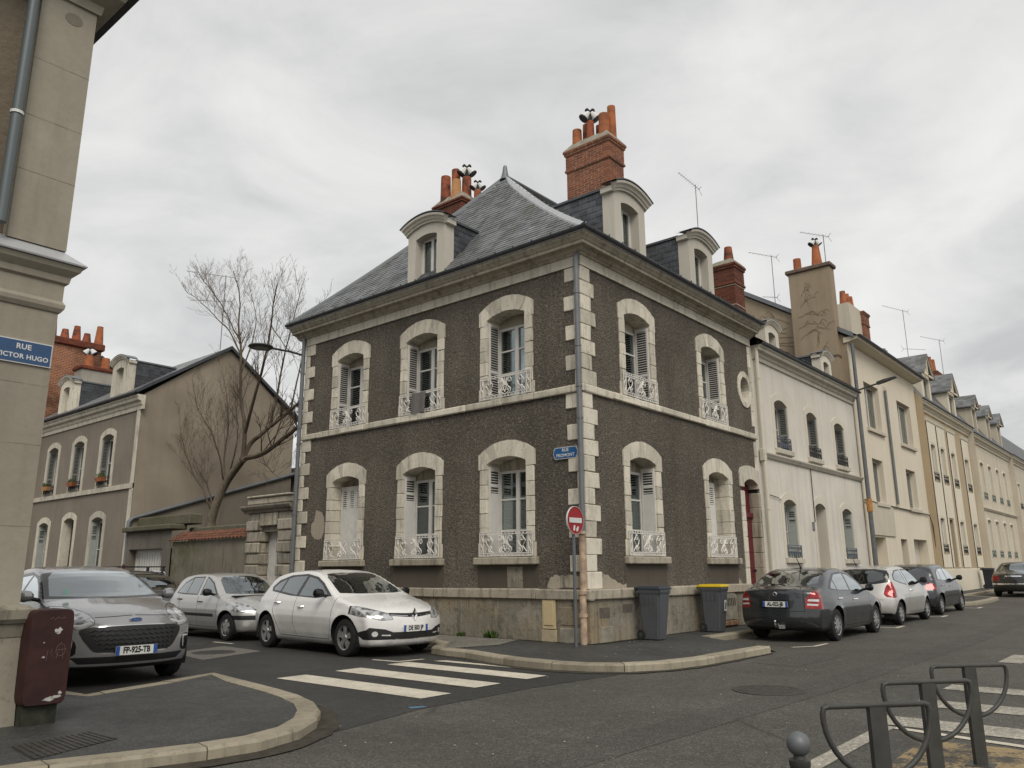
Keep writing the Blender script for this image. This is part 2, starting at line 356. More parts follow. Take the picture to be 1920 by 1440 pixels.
class Fr:
    """a wall plane: u along the wall, z up, d outwards towards the street"""
    def __init__(s, O, U, N): s.O = np.array(O, float); s.U = np.array(U, float); s.N = np.array(N, float)
    def p(s, u, z, d=0.0): return s.O + s.U * u + s.N * d + np.array([0, 0, z])
    def box(s, mb, u0, u1, z0, z1, d0, d1):
        return mb.obox(s.p(u0, z0, d0), s.U * (u1 - u0), s.N * (d1 - d0), (0, 0, z1 - z0))
    def cbox(s, mb, u0, u1, z0, z1, d0, d1, c=0.012):
        t = MB(); t.cbox((u0, d0, z0), (u1, d1, z1), c); return mb.add([s.p(x, z, y) for x, y, z in t.v], t.f)
    def poly(s, mb, pts, d0, d1): return mb.prism([s.p(u, z, d0) for u, z in pts], s.N * (d1 - d0))

def inpoly(p, poly):
    x, y = p; c = False; n = len(poly)
    for i in range(n):
        x1, y1 = poly[i]; x2, y2 = poly[i - 1]
        if (y1 > y) != (y2 > y) and x < (x2 - x1) * (y - y1) / (y2 - y1) + x1: c = not c
    return c
def holed(outer, holes):
    vs = []; ed = []
    for lp in [outer] + holes:
        b = len(vs); n = len(lp); vs += [Vector(q) for q in lp]; ed += [(b + i, b + (i + 1) % n) for i in range(n)]
    V, E, F, *_ = delaunay_2d_cdt(vs, ed, [], 0, 1e-5); fs = []
    for f in F:
        c = (sum(V[i].x for i in f) / len(f), sum(V[i].y for i in f) / len(f))
        if inpoly(c, outer) and not any(inpoly(c, h) for h in holes): fs.append(tuple(f))
    return [(v.x, v.y) for v in V], fs
def wall_mesh(mb, F, outer, holes, depth=0.3, d=0.0):
    V, fs = holed(outer, holes); mb.add([F.p(u, z, d) for u, z in V], fs)
    for h in holes:
        n = len(h); mb.add([F.p(u, z, d) for u, z in h] + [F.p(u, z, d - depth) for u, z in h], [(i, (i + 1) % n, n + (i + 1) % n, n + i) for i in range(n)])
def arc_pts(uc, w, zs, zc, n=10):        # segmental arch from the left spring to the right
    r = zc - zs; h = w / 2
    if r < 1e-4: return [(uc - h, zs), (uc + h, zs)]
    R = (h * h + r * r) / (2 * r); a = math.asin(min(1, h / R)); return [(uc + R * math.sin(t), zc - R + R * math.cos(t)) for t in np.linspace(-a, a, n + 1)]
def arch_loop(uc, w, zb, zs, zc, n=10): return [(uc + w / 2, zb), (uc - w / 2, zb)] + arc_pts(uc, w, zs, zc, n)

PIECES = {}
def piece_meshes(name, mat, mb_fn):
    if name not in PIECES:
        m = MB(); mb_fn(m); me = m.mesh(name); me.materials.append(mat); PIECES[name] = me
    return PIECES[name]
def scatter_pieces(name, parent, me, mats, mat, key, limit=300, stuff_name=None):
    """each matrix is one piece: the `limit` first by key are objects, the rest one joined mesh"""
    order = sorted(range(len(mats)), key=lambda i: key(mats[i])); mats = [mats[i] for i in order]
    for mw in mats[:limit]:
        o = bpy.data.objects.new(name, me); COL.objects.link(o); o.parent = parent; o.matrix_basis = mw
    rest = mats[limit:]
    if rest:
        V = np.array([v.co[:] for v in me.vertices]); Fs = [tuple(p.vertices) for p in me.polygons]; m = MB()
        for mw in rest:
            A = np.array(mw); m.add(V @ A[:3, :3].T + A[:3, 3], Fs)
        o = m.build(stuff_name or name + '_field', mat, parent, fix=False); o['kind'] = 'stuff'
    return min(limit, len(mats))
def camdist(mw): return (Vector(CAMP) - mw.translation).length
# ------------------------------------------------------------------ ground, roads, pavements
def asphalt(name, c, speck=0.5, patch=0.25, rough=0.85, wet=0.0):
    t = NT(name); v = t.vec('World')
    c0 = t.mix(t.ramp(t.noise(v, 0.35, 7, 0.62, 0.4), [(0.33, 0.0), (0.68, 1.0)]), tuple(x * (1 - patch) for x in c), tuple(x * (1 + patch) for x in c))
    sp = t.noise(v, 55, 3, 0.75); c0 = t.mix(t.ramp(sp, [(0.30, speck), (0.5, 0.0)]), c0, tuple(x * 0.4 for x in c))
    c0 = t.mix(t.ramp(t.noise(v, 80, 2, 0.6), [(0.62, 0.0), (0.74, speck * 0.8)]), c0, tuple(min(1, x * 2.6) for x in c))
    ag = t.n('ShaderNodeTexVoronoi'); ag.inputs['Scale'].default_value = 75.0; t.k(v, ag.inputs['Vector']); sepc = t.n('ShaderNodeSeparateColor'); t.k(ag.outputs['Color'], sepc.inputs[0])
    c0 = t.mix(1.0, c0, t.ramp(sepc.outputs[0], [(0.0, 0.55), (0.75, 1.0), (1.0, 1.75)]), 'MULTIPLY')
    sv = t.vec('World', (0.25, 1.6, 1)); c0 = t.mix(t.ramp(t.noise(sv, 0.9, 5, 0.6), [(0.52, 0.0), (0.75, 0.35)]), c0, tuple(x * 0.72 for x in c))
    c0 = t.mix(t.ramp(t.noise(t.vec('World', (1, 1, 1), (3, 8, 0)), 2.4, 8, 0.72, 0.6), [(0.42, 0.0), (0.7, 0.55)]), c0, tuple(x * 0.62 for x in c))
    c0 = t.mix(t.ramp(t.noise(t.vec('World', (1, 1, 1), (13, 2, 0)), 6.5, 6, 0.7, 0.3), [(0.5, 0.0), (0.72, 0.35)]), c0, tuple(min(1, x * 1.5) for x in c))
    vo = t.n('ShaderNodeTexVoronoi'); vo.feature = 'DISTANCE_TO_EDGE'; vo.inputs['Scale'].default_value = 0.22
    dv = t.n('ShaderNodeMixRGB'); dv.inputs[0].default_value = 0.12; t.k(v, dv.inputs[1]); nn = t.n('ShaderNodeTexNoise'); nn.inputs['Scale'].default_value = 1.7; nn.inputs['Detail'].default_value = 5; t.k(v, nn.inputs['Vector']); t.k(nn.outputs['Color'], dv.inputs[2]); t.k(dv.outputs[0], vo.inputs['Vector'])
    crk = t.math('MULTIPLY', t.ramp(vo.outputs['Distance'], [(0.0, 1.0), (0.006, 0.0)]), t.ramp(t.noise(v, 0.5, 3), [(0.5, 0.0), (0.6, 0.7)]))
    c0 = t.mix(crk, c0, tuple(x * 0.3 for x in c))
    t.col(c0); t.b.inputs['Specular IOR Level'].default_value = 0.35
    t.rough(t.ramp(t.noise(v, 0.8, 5, 0.6), [(0.35, rough - wet), (0.65, rough)]))
    t.bump(sp, 0.8, 0.012); return t.done()
ROAD = asphalt('street_asphalt', (0.100, 0.094, 0.082), 0.8, 0.26)
ROAD_NEW = asphalt('dark_asphalt', (0.050, 0.0485, 0.045), 0.7, 0.28, 0.8, 0.2)
PAVE_TOP = asphalt('pavement_asphalt', (0.066, 0.066, 0.062), 0.6, 0.38, 0.78, 0.35)
PAVE_OLD = asphalt('pale_pavement', (0.21, 0.195, 0.165), 0.35, 0.2)
KERB = stone_mat('kerb_stone', (0.40, 0.355, 0.27), (0.32, 0.285, 0.215), (0.13, 0.115, 0.085), 22, 0.55, 0.25)
def paint_mat(name, c, wear):
    t = NT(name); v = t.vec('World'); f = t.noise(v, 26, 6, 0.75)
    w = t.mix(t.ramp(t.noise(v, 1.3, 4, 0.6), [(0.3, 0.0), (0.75, 1.0)]), 0.35, 0.85)
    g = t.n('ShaderNodeMath'); g.operation = 'LESS_THAN'; t.k(f, g.inputs[0]); g.inputs[1].default_value = 0.40 + wear
    dirt = t.ramp(t.noise(v, 3, 6, 0.65), [(0.35, 0.0), (0.75, 0.8)])
    t.col(t.mix(t.math('MULTIPLY', g.outputs[0], w), t.mix(dirt, c, tuple(x * 0.6 for x in c)), (0.085, 0.08, 0.07))); t.rough(0.75); t.bump(f, 0.2, 0.003); return t.done()
ROAD_PAINT = paint_mat('road_paint', (0.66, 0.61, 0.50), 0.0)
ROAD_PAINT_WORN = paint_mat('worn_road_paint', (0.62, 0.58, 0.48), 0.16)
CAST_IRON = plain('cast_iron', (0.062, 0.058, 0.052), 0.6, 0.3, 0.4, 0.3, 0.4, 14)

def sheet(name, poly, z, mat, parent=None, kind='structure', slope=True):
    V, fs = holed(poly, []); m = MB(); m.add([(x, y, z + (gz(x) if slope else 0)) for x, y in V], fs); o = m.build(name, mat, parent, fix=False)
    if kind: o['kind'] = kind
    return o
gx = [-400, -60, -30, 6] + [6 + i * 6 for i in range(1, 20)] + [140, 400]
m = MB()
for i in range(len(gx) - 1):
    z0, z1 = (gz(min(gx[k], 120)) for k in (i, i + 1))
    m.add([(gx[i], -300, z0), (gx[i + 1], -300, z1), (gx[i + 1], 300, z1), (gx[i], 300, z0)], [(0, 1, 2, 3)])
tag(m.build('road', ROAD, fix=False), kind='structure')
edge = [G(1280, 1247), G(1000, 1290), G(790, 1330), G(640, 1370), (-9.5, -2.55)]
side_road = sheet('side_road', [(0.3, -2.3)] + edge + [(-9.5, 90), (0.3, 90)], 0.004, ROAD_NEW)

def kerb_run(parent, pts, h=0.12, w=0.22, step=0.95, inward=1):
    """individual kerb stones along a polyline of outer edge points; inward = +1 puts the width to the left of travel"""
    P = [np.array(p, float) for p in pts]; n = len(P); nor = []
    for i in range(n):
        d = P[min(i + 1, n - 1)] - P[max(i - 1, 0)]; d /= np.linalg.norm(d); nor.append(np.array([-d[1], d[0]]) * inward)
    dist = [0]
    for i in range(1, n): dist.append(dist[-1] + np.linalg.norm(P[i] - P[i - 1]))
    def at(s):
        for i in range(1, n):
            if s <= dist[i] + 1e-9:
                f = (s - dist[i - 1]) / max(1e-9, dist[i] - dist[i - 1]); q = nor[i - 1] * (1 - f) + nor[i] * f; return P[i - 1] * (1 - f) + P[i] * f, q / np.linalg.norm(q)
        return P[-1], nor[-1]
    s = 0.0; rr = random.Random(len(pts) * 7 + int(pts[0][0] * 10))
    while s < dist[-1] - 0.05:
        pc, _n = at(s); st = step if math.hypot(pc[0] - CAMP[0], pc[1] - CAMP[1]) < 32 else 12.0
        L = min(st * rr.uniform(0.85, 1.15), dist[-1] - s); k = [s + 0.006, s + L - 0.006]
        for dd in dist:
            if s + 0.05 < dd < s + L - 0.05: k.append(dd)
        rings = []; hh = h + rr.uniform(-0.006, 0.006); oo = rr.uniform(-0.006, 0.006)
        for ss in sorted(k):
            p, q = at(ss); g = gz(p[0])
            ring = [(oo, -0.12), (oo, hh - 0.025), (oo + 0.02, hh), (w, hh), (w, -0.12)]
            rings.append([(p[0] + q[0] * a, p[1] + q[1] * a, z + g) for a, z in ring])
        m = MB(); m.loft(rings); m.build('kerb_stone', KERB, parent); s += L

def pavement(name, kerb_pts, back_pts, h, mat, inward=1, kw=0.22, kstep=0.95):
    P = [np.array(p, float) for p in kerb_pts]; n = len(P); ins = []
    for i in range(n):
        d = P[min(i + 1, n - 1)] - P[max(i - 1, 0)]; d /= np.linalg.norm(d); ins.append(tuple(P[i] + np.array([-d[1], d[0]]) * inward * (kw - 0.02)))
    o = sheet(name, ins + back_pts, h - 0.006, mat)
    kerb_run(o, kerb_pts, h, kw, kstep, inward); return o
xs = [2.4, 6, 10, 14, 18.2]
kerb_a = [(-1.25, 60), (-1.25, 30), (-1.25, 12), (-1.25, 2.9), (-1.45, 2.45), (-2.2, 1.85), (-2.3, 1.4), (-2.34, 0.9), (-2.62, 0.1), (-2.76, -0.5), (-2.79, -1.13), (-2.63, -1.78), (-2.32, -2.28), (-1.77, -2.6), (-0.9, -2.76), (0.39, -2.8), (1.42, -2.82)]
kerb_b = [(2.75, -1.02), (6, -1.02), (12, -1.02), (18.4, -1.02), (18.9, -1.3), (19.4, -2.2), (20.2, -2.55), (22.5, -2.6), (24.2, -2.5), (24.8, -1.9), (25.4, -1.1), (26, -1.02), (40, -1.02), (60, -1.02), (110, -1.02)]
corner_kerb = kerb_a + kerb_b
back = [(110, 0.05), (60, 0.05), (40, 0.05), (26, 0.05), (18.4, 0.05), (12, 0.05), (6, 0.05), (0.05, 0.05), (0.05, 12), (0.05, 60)]
def inner_line(pts, w=0.2):
    P = [np.array(p, float) for p in pts]; n = len(P); out = []
    for i in range(n):
        d = P[min(i + 1, n - 1)] - P[max(i - 1, 0)]; d /= np.linalg.norm(d); out.append(tuple(P[i] + np.array([-d[1], d[0]]) * w))
    return out
corner_pave = sheet('pavement_corner', inner_line(kerb_a) + [(1.42, -2.6), (2.75, -0.82)] + inner_line(kerb_b)[1:] + back, 0.114, PAVE_TOP)
kerb_run(corner_pave, kerb_a, 0.12, 0.22); kerb_run(corner_pave, kerb_b, 0.12, 0.22)
m = MB(); m.add([(1.42, -2.60, 0.1142), (2.75, -0.82, 0.1142), (3.25, -1.02, 0.002), (1.75, -2.78, 0.002)], [(0, 1, 2), (0, 2, 3)]); m.build('ramp', PAVE_TOP, corner_pave, fix=False)
# the older, paler strip of pavement along the side street, cut off by a diagonal seam
sheet('pavement_strip', [(-2.10, 1.40), (-2.08, 1.75), (-1.35, 2.30), (-1.05, 2.9), (-1.05, 18.8), (-0.02, 18.8), (-0.02, 1.62), (-1.2, 1.15)], 0.1225, PAVE_OLD)
near_kerb = [(-30, -1.6), (-16, -1.95), (-10.06, -2.28), (-9.39, -2.50), (-8.98, -2.63), (-8.5, -2.68), (-8.03, -2.54), (-7.63, -2.24), (-7.33, -1.88), (-7.08, -1.45), (-6.9, -0.9), (-6.78, -0.36), (-6.60, 0.7), (-6.42, 1.68), (-7.4, 1.36), (-8.34, 1.08), (-8.37, 1.6), (-8.37, 8), (-8.37, 60)]
near_pave = pavement('pavement_near', near_kerb, [(-9.9, 60), (-9.9, 0), (-30, 0)], 0.105, PAVE_TOP)
# drain grating let into the near pavement
gr = [G(*p, 0.104) for p in ((20, 1400), (172, 1371), (222, 1384), (62, 1424))]
q = sheet('access_cover', gr, 0.103, CAST_IRON, None, None)
tag(q, 'ribbed iron access cover in the pavement beside the rusty cabinet', 'cover')
a, b, c, d = (np.array(k) for k in gr); m = MB()
for i in range(14):
    f0, f1 = i / 14 + 0.015, i / 14 + 0.045
    m.prism([(*(a + (b - a) * f0), 0.103), (*(a + (b - a) * f1), 0.103), (*(d + (c - d) * f1), 0.103), (*(d + (c - d) * f0), 0.103)], (0, 0, 0.006))
m.build('rib', CAST_IRON, q)
# opposite pavement behind the cycle racks
far_kerb = [(140, -7.4), (60, -7.4), (6, -7.4), (2.5, -7.5), (1.6, -8.2), (1.3, -9.5), (1.2, -60)]
pavement('pavement_opposite', far_kerb, [(60, -60), (140, -12)], 0.11, PAVE_TOP, inward=1)

# painted markings: every bar its own sheet
def bar(name, label, cat, poly, mat, z=0.009, group=None):
    o = sheet(name, poly, z, mat, None, None); return tag(o, label, cat, group)
for i, (x0, x1, ya, yb) in enumerate([(-5.80, -5.31, 1.17, -1.70), (-4.79, -4.30, 1.2, -1.6), (-3.77, -3.33, 1.22, -1.6), (-2.98, -2.42, 0.95, -1.65)]):
    if i == 3: poly = [(-2.98, 1.0), (-2.80, 0.88), (-2.82, -0.6), (-2.42, -1.62), (-2.88, -1.6)]
    else: poly = [(x0, ya), (x1, ya), (x1, yb), (x0, yb)]
    o = bar('zebra_stripe', ['white crossing stripe beside the rounded kerb opposite the house', 'second white crossing stripe out from the rounded kerb opposite the house', 'third white crossing stripe, between the wide middle ones and the corner kerb', 'tapered white crossing stripe against the kerb of the corner house'][i], 'road marking', poly, ROAD_PAINT, 0.009, 'crossing stripes over the side street')
for i, (x0, x1) in enumerate([(-4.17, -3.66), (-2.86, -2.36), (-1.4, -0.9)]):
    bar('zebra_stripe', ['worn crossing stripe just beyond the cycle rack bay line', 'worn crossing stripe behind the loops of the cycle racks', 'worn crossing stripe farthest out behind the cycle racks'][i], 'road marking', [(x0, -6.12), (x1, -6.12), (x1, -9.6), (x0, -9.6)], ROAD_PAINT_WORN, 0.006, 'crossing stripes beyond the cycle racks')
bar('bay_line', 'speckled white edge line along the cycle rack bay', 'road marking', [(-7.6, -6.24), (-4.24, -6.22), (-4.24, -6.36), (-7.6, -6.40)], ROAD_PAINT_WORN, 0.006)
bar('bay_line', 'thin white end line of the cycle rack bay', 'road marking', [(-4.34, -6.365), (-4.24, -6.365), (-4.75, -9.2), (-4.87, -9.2)], ROAD_PAINT, 0.006)
bar('parking_mark', 'thin white corner mark in front of the white hatchback', 'road marking', [(-3.50, 1.92), (-3.42, 1.95), (-3.36, 1.42), (-2.88, 1.36), (-2.88, 1.28), (-3.44, 1.34)], ROAD_PAINT, 0.009)
bar('parking_mark', 'thin white bay tick between the white hatchback and the silver car', 'road marking', [(-3.28, 6.55), (-3.20, 6.55), (-3.2, 7.3), (-3.28, 7.3)], ROAD_PAINT, 0.009)
bar('parking_mark', 'white corner mark behind the dark grey saloon', 'road marking', [(2.68, -2.72), (3.12, -2.98), (3.85, -2.97), (3.85, -2.89), (3.14, -2.90), (2.72, -2.64)], ROAD_PAINT, 0.006)
for X, w in ((8.6, 'dark grey saloon and the silver three-door car'), (13.1, 'silver three-door car and the dark blue hatchback'), (18.0, 'dark blue hatchback and the widened pavement')):
    bar('parking_mark', 'white bay mark between the ' + w, 'road marking', [(X, -2.1), (X + 0.1, -2.1), (X + 0.1, -2.86), (X + 0.7, -2.86), (X + 0.7, -2.96), (X, -2.96)], ROAD_PAINT, 0.006)
bar('lane_dash', 'white dash on the roadway far up the wide street', 'road marking', [(2.2, -6.42), (2.2, -6.1), (3.6, -6.1), (3.6, -6.42)], ROAD_PAINT_WORN, 0.006)
bar('spray_mark', 'small blue survey spray mark on the dark asphalt', 'road marking', [(-6.30, -2.02), (-6.14, -2.10), (-6.16, -2.18), (-6.34, -2.12)], plain('blue_spray', (0.09, 0.19, 0.27), 0.8), 0.009)
# sandy dirt where the surface has worn through in the bay
def dirt_mat():
    t = NT('sandy_dirt'); v = t.vec('World'); f = t.noise(v, 2.2, 8, 0.72, 0.5)
    f2 = t.math('ADD', t.math('MULTIPLY', f, 0.7), t.math('MULTIPLY', t.noise(v, 30, 4, 0.8), 0.3))
    t.col(t.mix(t.ramp(f2, [(0.46, 0.0), (0.52, 1.0)]), (0.075, 0.07, 0.06), t.mix(t.noise(v, 45, 3), (0.36, 0.27, 0.145), (0.24, 0.18, 0.10)))); t.rough(0.95); t.bump(f2, 0.5, 0.01); return t.done()
bar('sandy_patch', 'sandy worn patch of ground under the cycle racks', 'ground patch', [(-7.6, -6.9), (-6.6, -6.75), (-5.6, -6.72), (-4.7, -6.7), (-4.62, -7.3), (-4.9, -9), (-7.5, -9)], dirt_mat(), 0.005)
# manholes
def manhole(cx, cy, r, label, tilt=0.0, z=0.004):
    o = thing('manhole_cover', label, 'manhole cover', (cx, cy, z))
    m = MB(); m.lathe([(r, 0), (r, 0.004), (r - 0.05, 0.004), (r - 0.05, 0.001)], n=36); m.build('frame_ring', CAST_IRON, o)
    m = MB(); m.lathe([(r - 0.06, 0.0), (r - 0.06, 0.003), (0.01, 0.003)], n=36)
    for i in range(-6, 7):
        for j in range(-6, 7):
            x, y = i * 0.055, j * 0.055
            if x * x + y * y < (r - 0.1) ** 2 and (i + j) % 2 == 0: m.box((x - 0.02, y - 0.008, 0.003), (x + 0.02, y + 0.008, 0.0055))
    m.build('lid', CAST_IRON, o); return o
manhole(-2.75, -4.53, 0.43, 'round iron manhole cover in the middle of the wide street')
pp = [(-4.95, 5.75), (-3.62, 6.25), (-3.75, 4.72), (-5.2, 4.18)]
bar('concrete_patch', 'pale concrete square around the manhole in the side street', 'ground patch', pp, plain('concrete_patch', (0.17, 0.16, 0.14), 0.9, var=0.2, bump=0.3, scale=10), 0.008)
manhole(-4.42, 5.22, 0.38, 'round iron manhole cover set in the pale concrete square', z=0.009)

# resurfaced trench across the wide street and a squarish repair
bar('trench_patch', 'long darker resurfaced strip along the wide street', 'ground patch', [(-9, -4.95), (-2, -5.15), (6, -5.2), (20, -5.1), (20, -4.6), (6, -4.72), (-2, -4.66), (-9, -4.42)], asphalt('trench_asphalt', (0.088, 0.082, 0.073), 0.8, 0.2), 0.003)
bar('repair_patch', 'squarish darker repair in the asphalt before the corner kerb', 'ground patch', [(-0.2, -3.9), (1.9, -3.95), (1.95, -3.2), (-0.1, -3.1)], MATS['trench_asphalt'], 0.003)

# dirt gathered along the gutters
def gutter_dirt(name, label, pts, side, seed, zb=0.0105, w0=0.05, w1=0.22):
    rr = random.Random(seed); P = []
    for i in range(len(pts) - 1):
        a, b = np.array(pts[i], float), np.array(pts[i + 1], float); n = max(1, int(np.linalg.norm(b - a) / 0.12)); P += [a + (b - a) * k / n for k in range(n)]
    P.append(np.array(pts[-1], float)); w = 0.1; m = MB(); A = []; B = []
    for i, p in enumerate(P):
        d = P[min(i + 1, len(P) - 1)] - P[max(i - 1, 0)]; d /= np.linalg.norm(d); nn = np.array([-d[1], d[0]]) * -side; w = min(w1, max(w0, w + rr.uniform(-0.035, 0.035)))
        A.append((*(p - nn * 0.01), zb + gz(p[0]))); q = p + nn * w; B.append((*q, zb + gz(q[0])))
    m.loft([A, B], False, False); return tag(m.build(name, DIRT, fix=False), label, 'dirt', kind='stuff')
DIRT = NT('gutter_silt'); v = DIRT.vec('World'); DIRT.col(DIRT.mix(DIRT.ramp(DIRT.noise(v, 7, 7, 0.72), [(0.35, 0.0), (0.68, 1.0)]), (0.028, 0.025, 0.019), (0.075, 0.066, 0.048))); DIRT.rough(0.95); DIRT.bump(DIRT.noise(v, 40, 4), 0.5, 0.01); DIRT = DIRT.done()
gutter_dirt('gutter_dirt', 'dark silt lying along the near rounded kerb', near_kerb[1:15], 1, 3)
gutter_dirt('gutter_dirt', 'dark silt lying along the kerb of the corner house', kerb_a[3:], 1, 4)
gutter_dirt('wall_foot_strip', 'dark uneven line along the foot of the house plinth', [(-0.101, 9.2), (-0.101, -0.101), (6.8, -0.101)], 1, 6, 0.1245, 0.02, 0.12)  # dark strip of uneven width where plinth meets pavement
# ------------------------------------------------------------------ the corner house
FL = Fr((0, 0, 0), (0, 1, 0), (-1, 0, 0)); FR_ = Fr((0, 0, 0), (1, 0, 0), (0, -1, 0))
LY, LX = 9.2, 8.1                       # lengths of the two fronts
house = thing('corner_house', 'dark roughcast corner house with pale stone trim and steep slate roof', 'house')

def spiral(cu, cz, r0, r1, a0, a1, n=14): return [(cu + (r0 + (r1 - r0) * t) * math.cos(a0 + (a1 - a0) * t), cz + (r0 + (r1 - r0) * t) * math.sin(a0 + (a1 - a0) * t)) for t in np.linspace(0, 1, n)]
def railing_mesh(name, w, h, r=0.0085):
    m = MB(); P = lambda q: [(u, 0.0, z) for u, z in q]
    hw = w / 2
    for z in (0.0, h * 0.12, h * 0.9, h): m.box((-hw, -0.009, z - 0.007), (hw, 0.009, z + 0.007))
    for u in (-hw, -hw + 0.10, hw - 0.10, hw): m.box((u - 0.008, -0.008, 0), (u + 0.008, 0.008, h))
    n = max(4, int(w / 0.09))
    for i in range(n):
        u = -hw + (i + 0.5) * w / n; m.tube(P(spiral(u, h * 0.06, 0.02, 0.02, 0, 2 * math.pi, 8)[:-1]), r * 0.6, 3, closed=True)
        m.tube(P(spiral(u, h * 0.95, 0.016, 0.016, 0, 2 * math.pi, 7)[:-1]), r * 0.6, 3, closed=True)
    for sgn in (-1, 1):
        for u0, k in ((0.0, 1.0), (hw * 0.42, 1.0)):
            q = [(sgn * (u0 + a), z) for a, z in [(0.03, h * 0.14), (0.10, h * 0.2), (0.13, h * 0.36), (0.07, h * 0.5), (0.05, h * 0.64), (0.11, h * 0.8), (0.17, h * 0.84)]]
            m.tube(P(q), r, 4)
            m.tube(P([(sgn * (u0 + 0.10) + sgn * (a - 0.0), z) for a, z in spiral(0.0, h * 0.30, 0.075, 0.012, -1.2, 4.6)]), r, 4)
            m.tube(P([(sgn * (u0 + 0.135) + sgn * a, z) for a, z in spiral(0.0, h * 0.70, 0.062, 0.012, 2.2, -4.2)]), r, 4)
        m.tube(P([(sgn * a, z) for a, z in [(0.0, h * 0.2), (0.05, h * 0.45), (0.02, h * 0.66), (0.10, h * 0.86)]]), r, 4)
        m.tube(P([(sgn * a, z) for a, z in [(hw - 0.05, h * 0.16), (hw - 0.075, h * 0.34), (hw - 0.03, h * 0.5), (hw - 0.075, h * 0.66), (hw - 0.05, h * 0.86)]]), r, 4)
        m.tube(P([(sgn * a, z) for a, z in [(hw - 0.14, h * 0.16), (hw - 0.24, h * 0.4), (hw - 0.17, h * 0.62), (hw - 0.27, h * 0.85)]]), r, 4)
    for k in range(-2, 3): m.tube(P([(0, h * 0.5), (k * 0.035, h * 0.72), (k * 0.055, h * 0.86)]), r * 0.9, 4)
    for z in (0.30, 0.42, 0.5): m.box((-0.06, -0.006, h * z - 0.006), (0.06, 0.006, h * z + 0.006))
    me = m.mesh(name); me.materials.append(RAIL_WHITE); return me
RAIL = railing_mesh('railing', 1.40, 0.48, 0.0115)
def put(F, me, name, parent, u, z, d):
    o = link(name, me, parent); Mx = Matrix.Identity(4); p = F.p(u, z, d)
    n = -F.N
    for i in range(3): Mx[i][0], Mx[i][1], Mx[i][2], Mx[i][3] = F.U[i], n[i], (0, 0, 1)[i], p[i]
    o.matrix_basis = Mx; return o

SLOT = plain('slot_shade', (0.06, 0.057, 0.05), 0.9)  # dark tone paints in the shade between louver slats
def shutter_leaf(F, parent, u, z0, z1, louver=(0.03, 0.97), mat=None, d0=-0.345, d1=-0.02, th=0.034, inner=1):
    """folded leaf standing square to the wall inside the reveal; inner = +1 faces +u"""
    m = MB(); a, b = (u, u + th * inner) if inner > 0 else (u - th, u)
    F.box(m, a, b, z0, z1, d0, d0 + 0.04); F.box(m, a, b, z0, z1, d1 - 0.04, d1)
    H = z1 - z0; l0, l1 = z0 + H * louver[0], z0 + H * louver[1]
    if l0 > z0 + 0.1: F.box(m, a + 0.004, b - 0.004, z0, l0, d0 + 0.04, d1 - 0.04)
    else: F.box(m, a, b, z0, l0, d0 + 0.04, d1 - 0.04)
    F.box(m, a, b, l1, z1, d0 + 0.04, d1 - 0.04); F.box(m, a, b, l0 + (l1 - l0) * 0.36 - 0.03, l0 + (l1 - l0) * 0.36 + 0.03, d0 + 0.04, d1 - 0.04)
    lb = MB(); F.box(lb, (a + b) / 2 - 0.002, (a + b) / 2 + 0.002, l0 + 0.004, l1 - 0.004, d0 + 0.044, d1 - 0.044); lb.build('louver_shade', SLOT, parent)  # thin dark sheet added to paint shade into the louver gaps
    z = l0 + 0.02
    while z < l1 - 0.02:
        m.obox(F.p(a + 0.002, z + (0.02 if inner > 0 else 0), d0 + 0.04), F.N * (d1 - d0 - 0.08), F.U * (b - a - 0.004) + np.array([0, 0, -0.02 if inner > 0 else 0.02]), (0, 0, 0.008)); z += 0.055
    return m.build('shutter_leaf', mat or WHITE_PAINT, parent)
def closed_shutter(F, parent, uc, w, z0, z1, leaves=3, d=-0.27):
    lw = w / leaves
    for i in range(leaves):
        a = uc - w / 2 + i * lw + 0.004; b = a + lw - 0.008; m = MB(); H = z1 - z0; t0, t1 = z0 + H * 0.70, z0 + H * 0.94
        F.box(m, a, b, z0, t0, d - 0.03, d); F.box(m, a, b, t1, z1, d - 0.03, d); F.box(m, a, a + 0.06, t0, t1, d - 0.03, d); F.box(m, b - 0.06, b, t0, t1, d - 0.03, d)
        z = t0 + 0.012
        while z < t1: m.obox(F.p(a + 0.06, z, d - 0.002), F.U * (b - a - 0.12), -F.N * 0.026 + np.array([0, 0, 0.024]), (0, 0, 0.012)); z += 0.05
        o = m.build('shutter_leaf', OLD_WHITE, parent)
        m = MB(); F.box(m, a + 0.055, b - 0.055, t0 - 0.005, t1 + 0.005, d - 0.042, d - 0.036); m.build('shutter_leaf', SLOT, parent)  # not a leaf: dark sheet painting the shade behind the slats

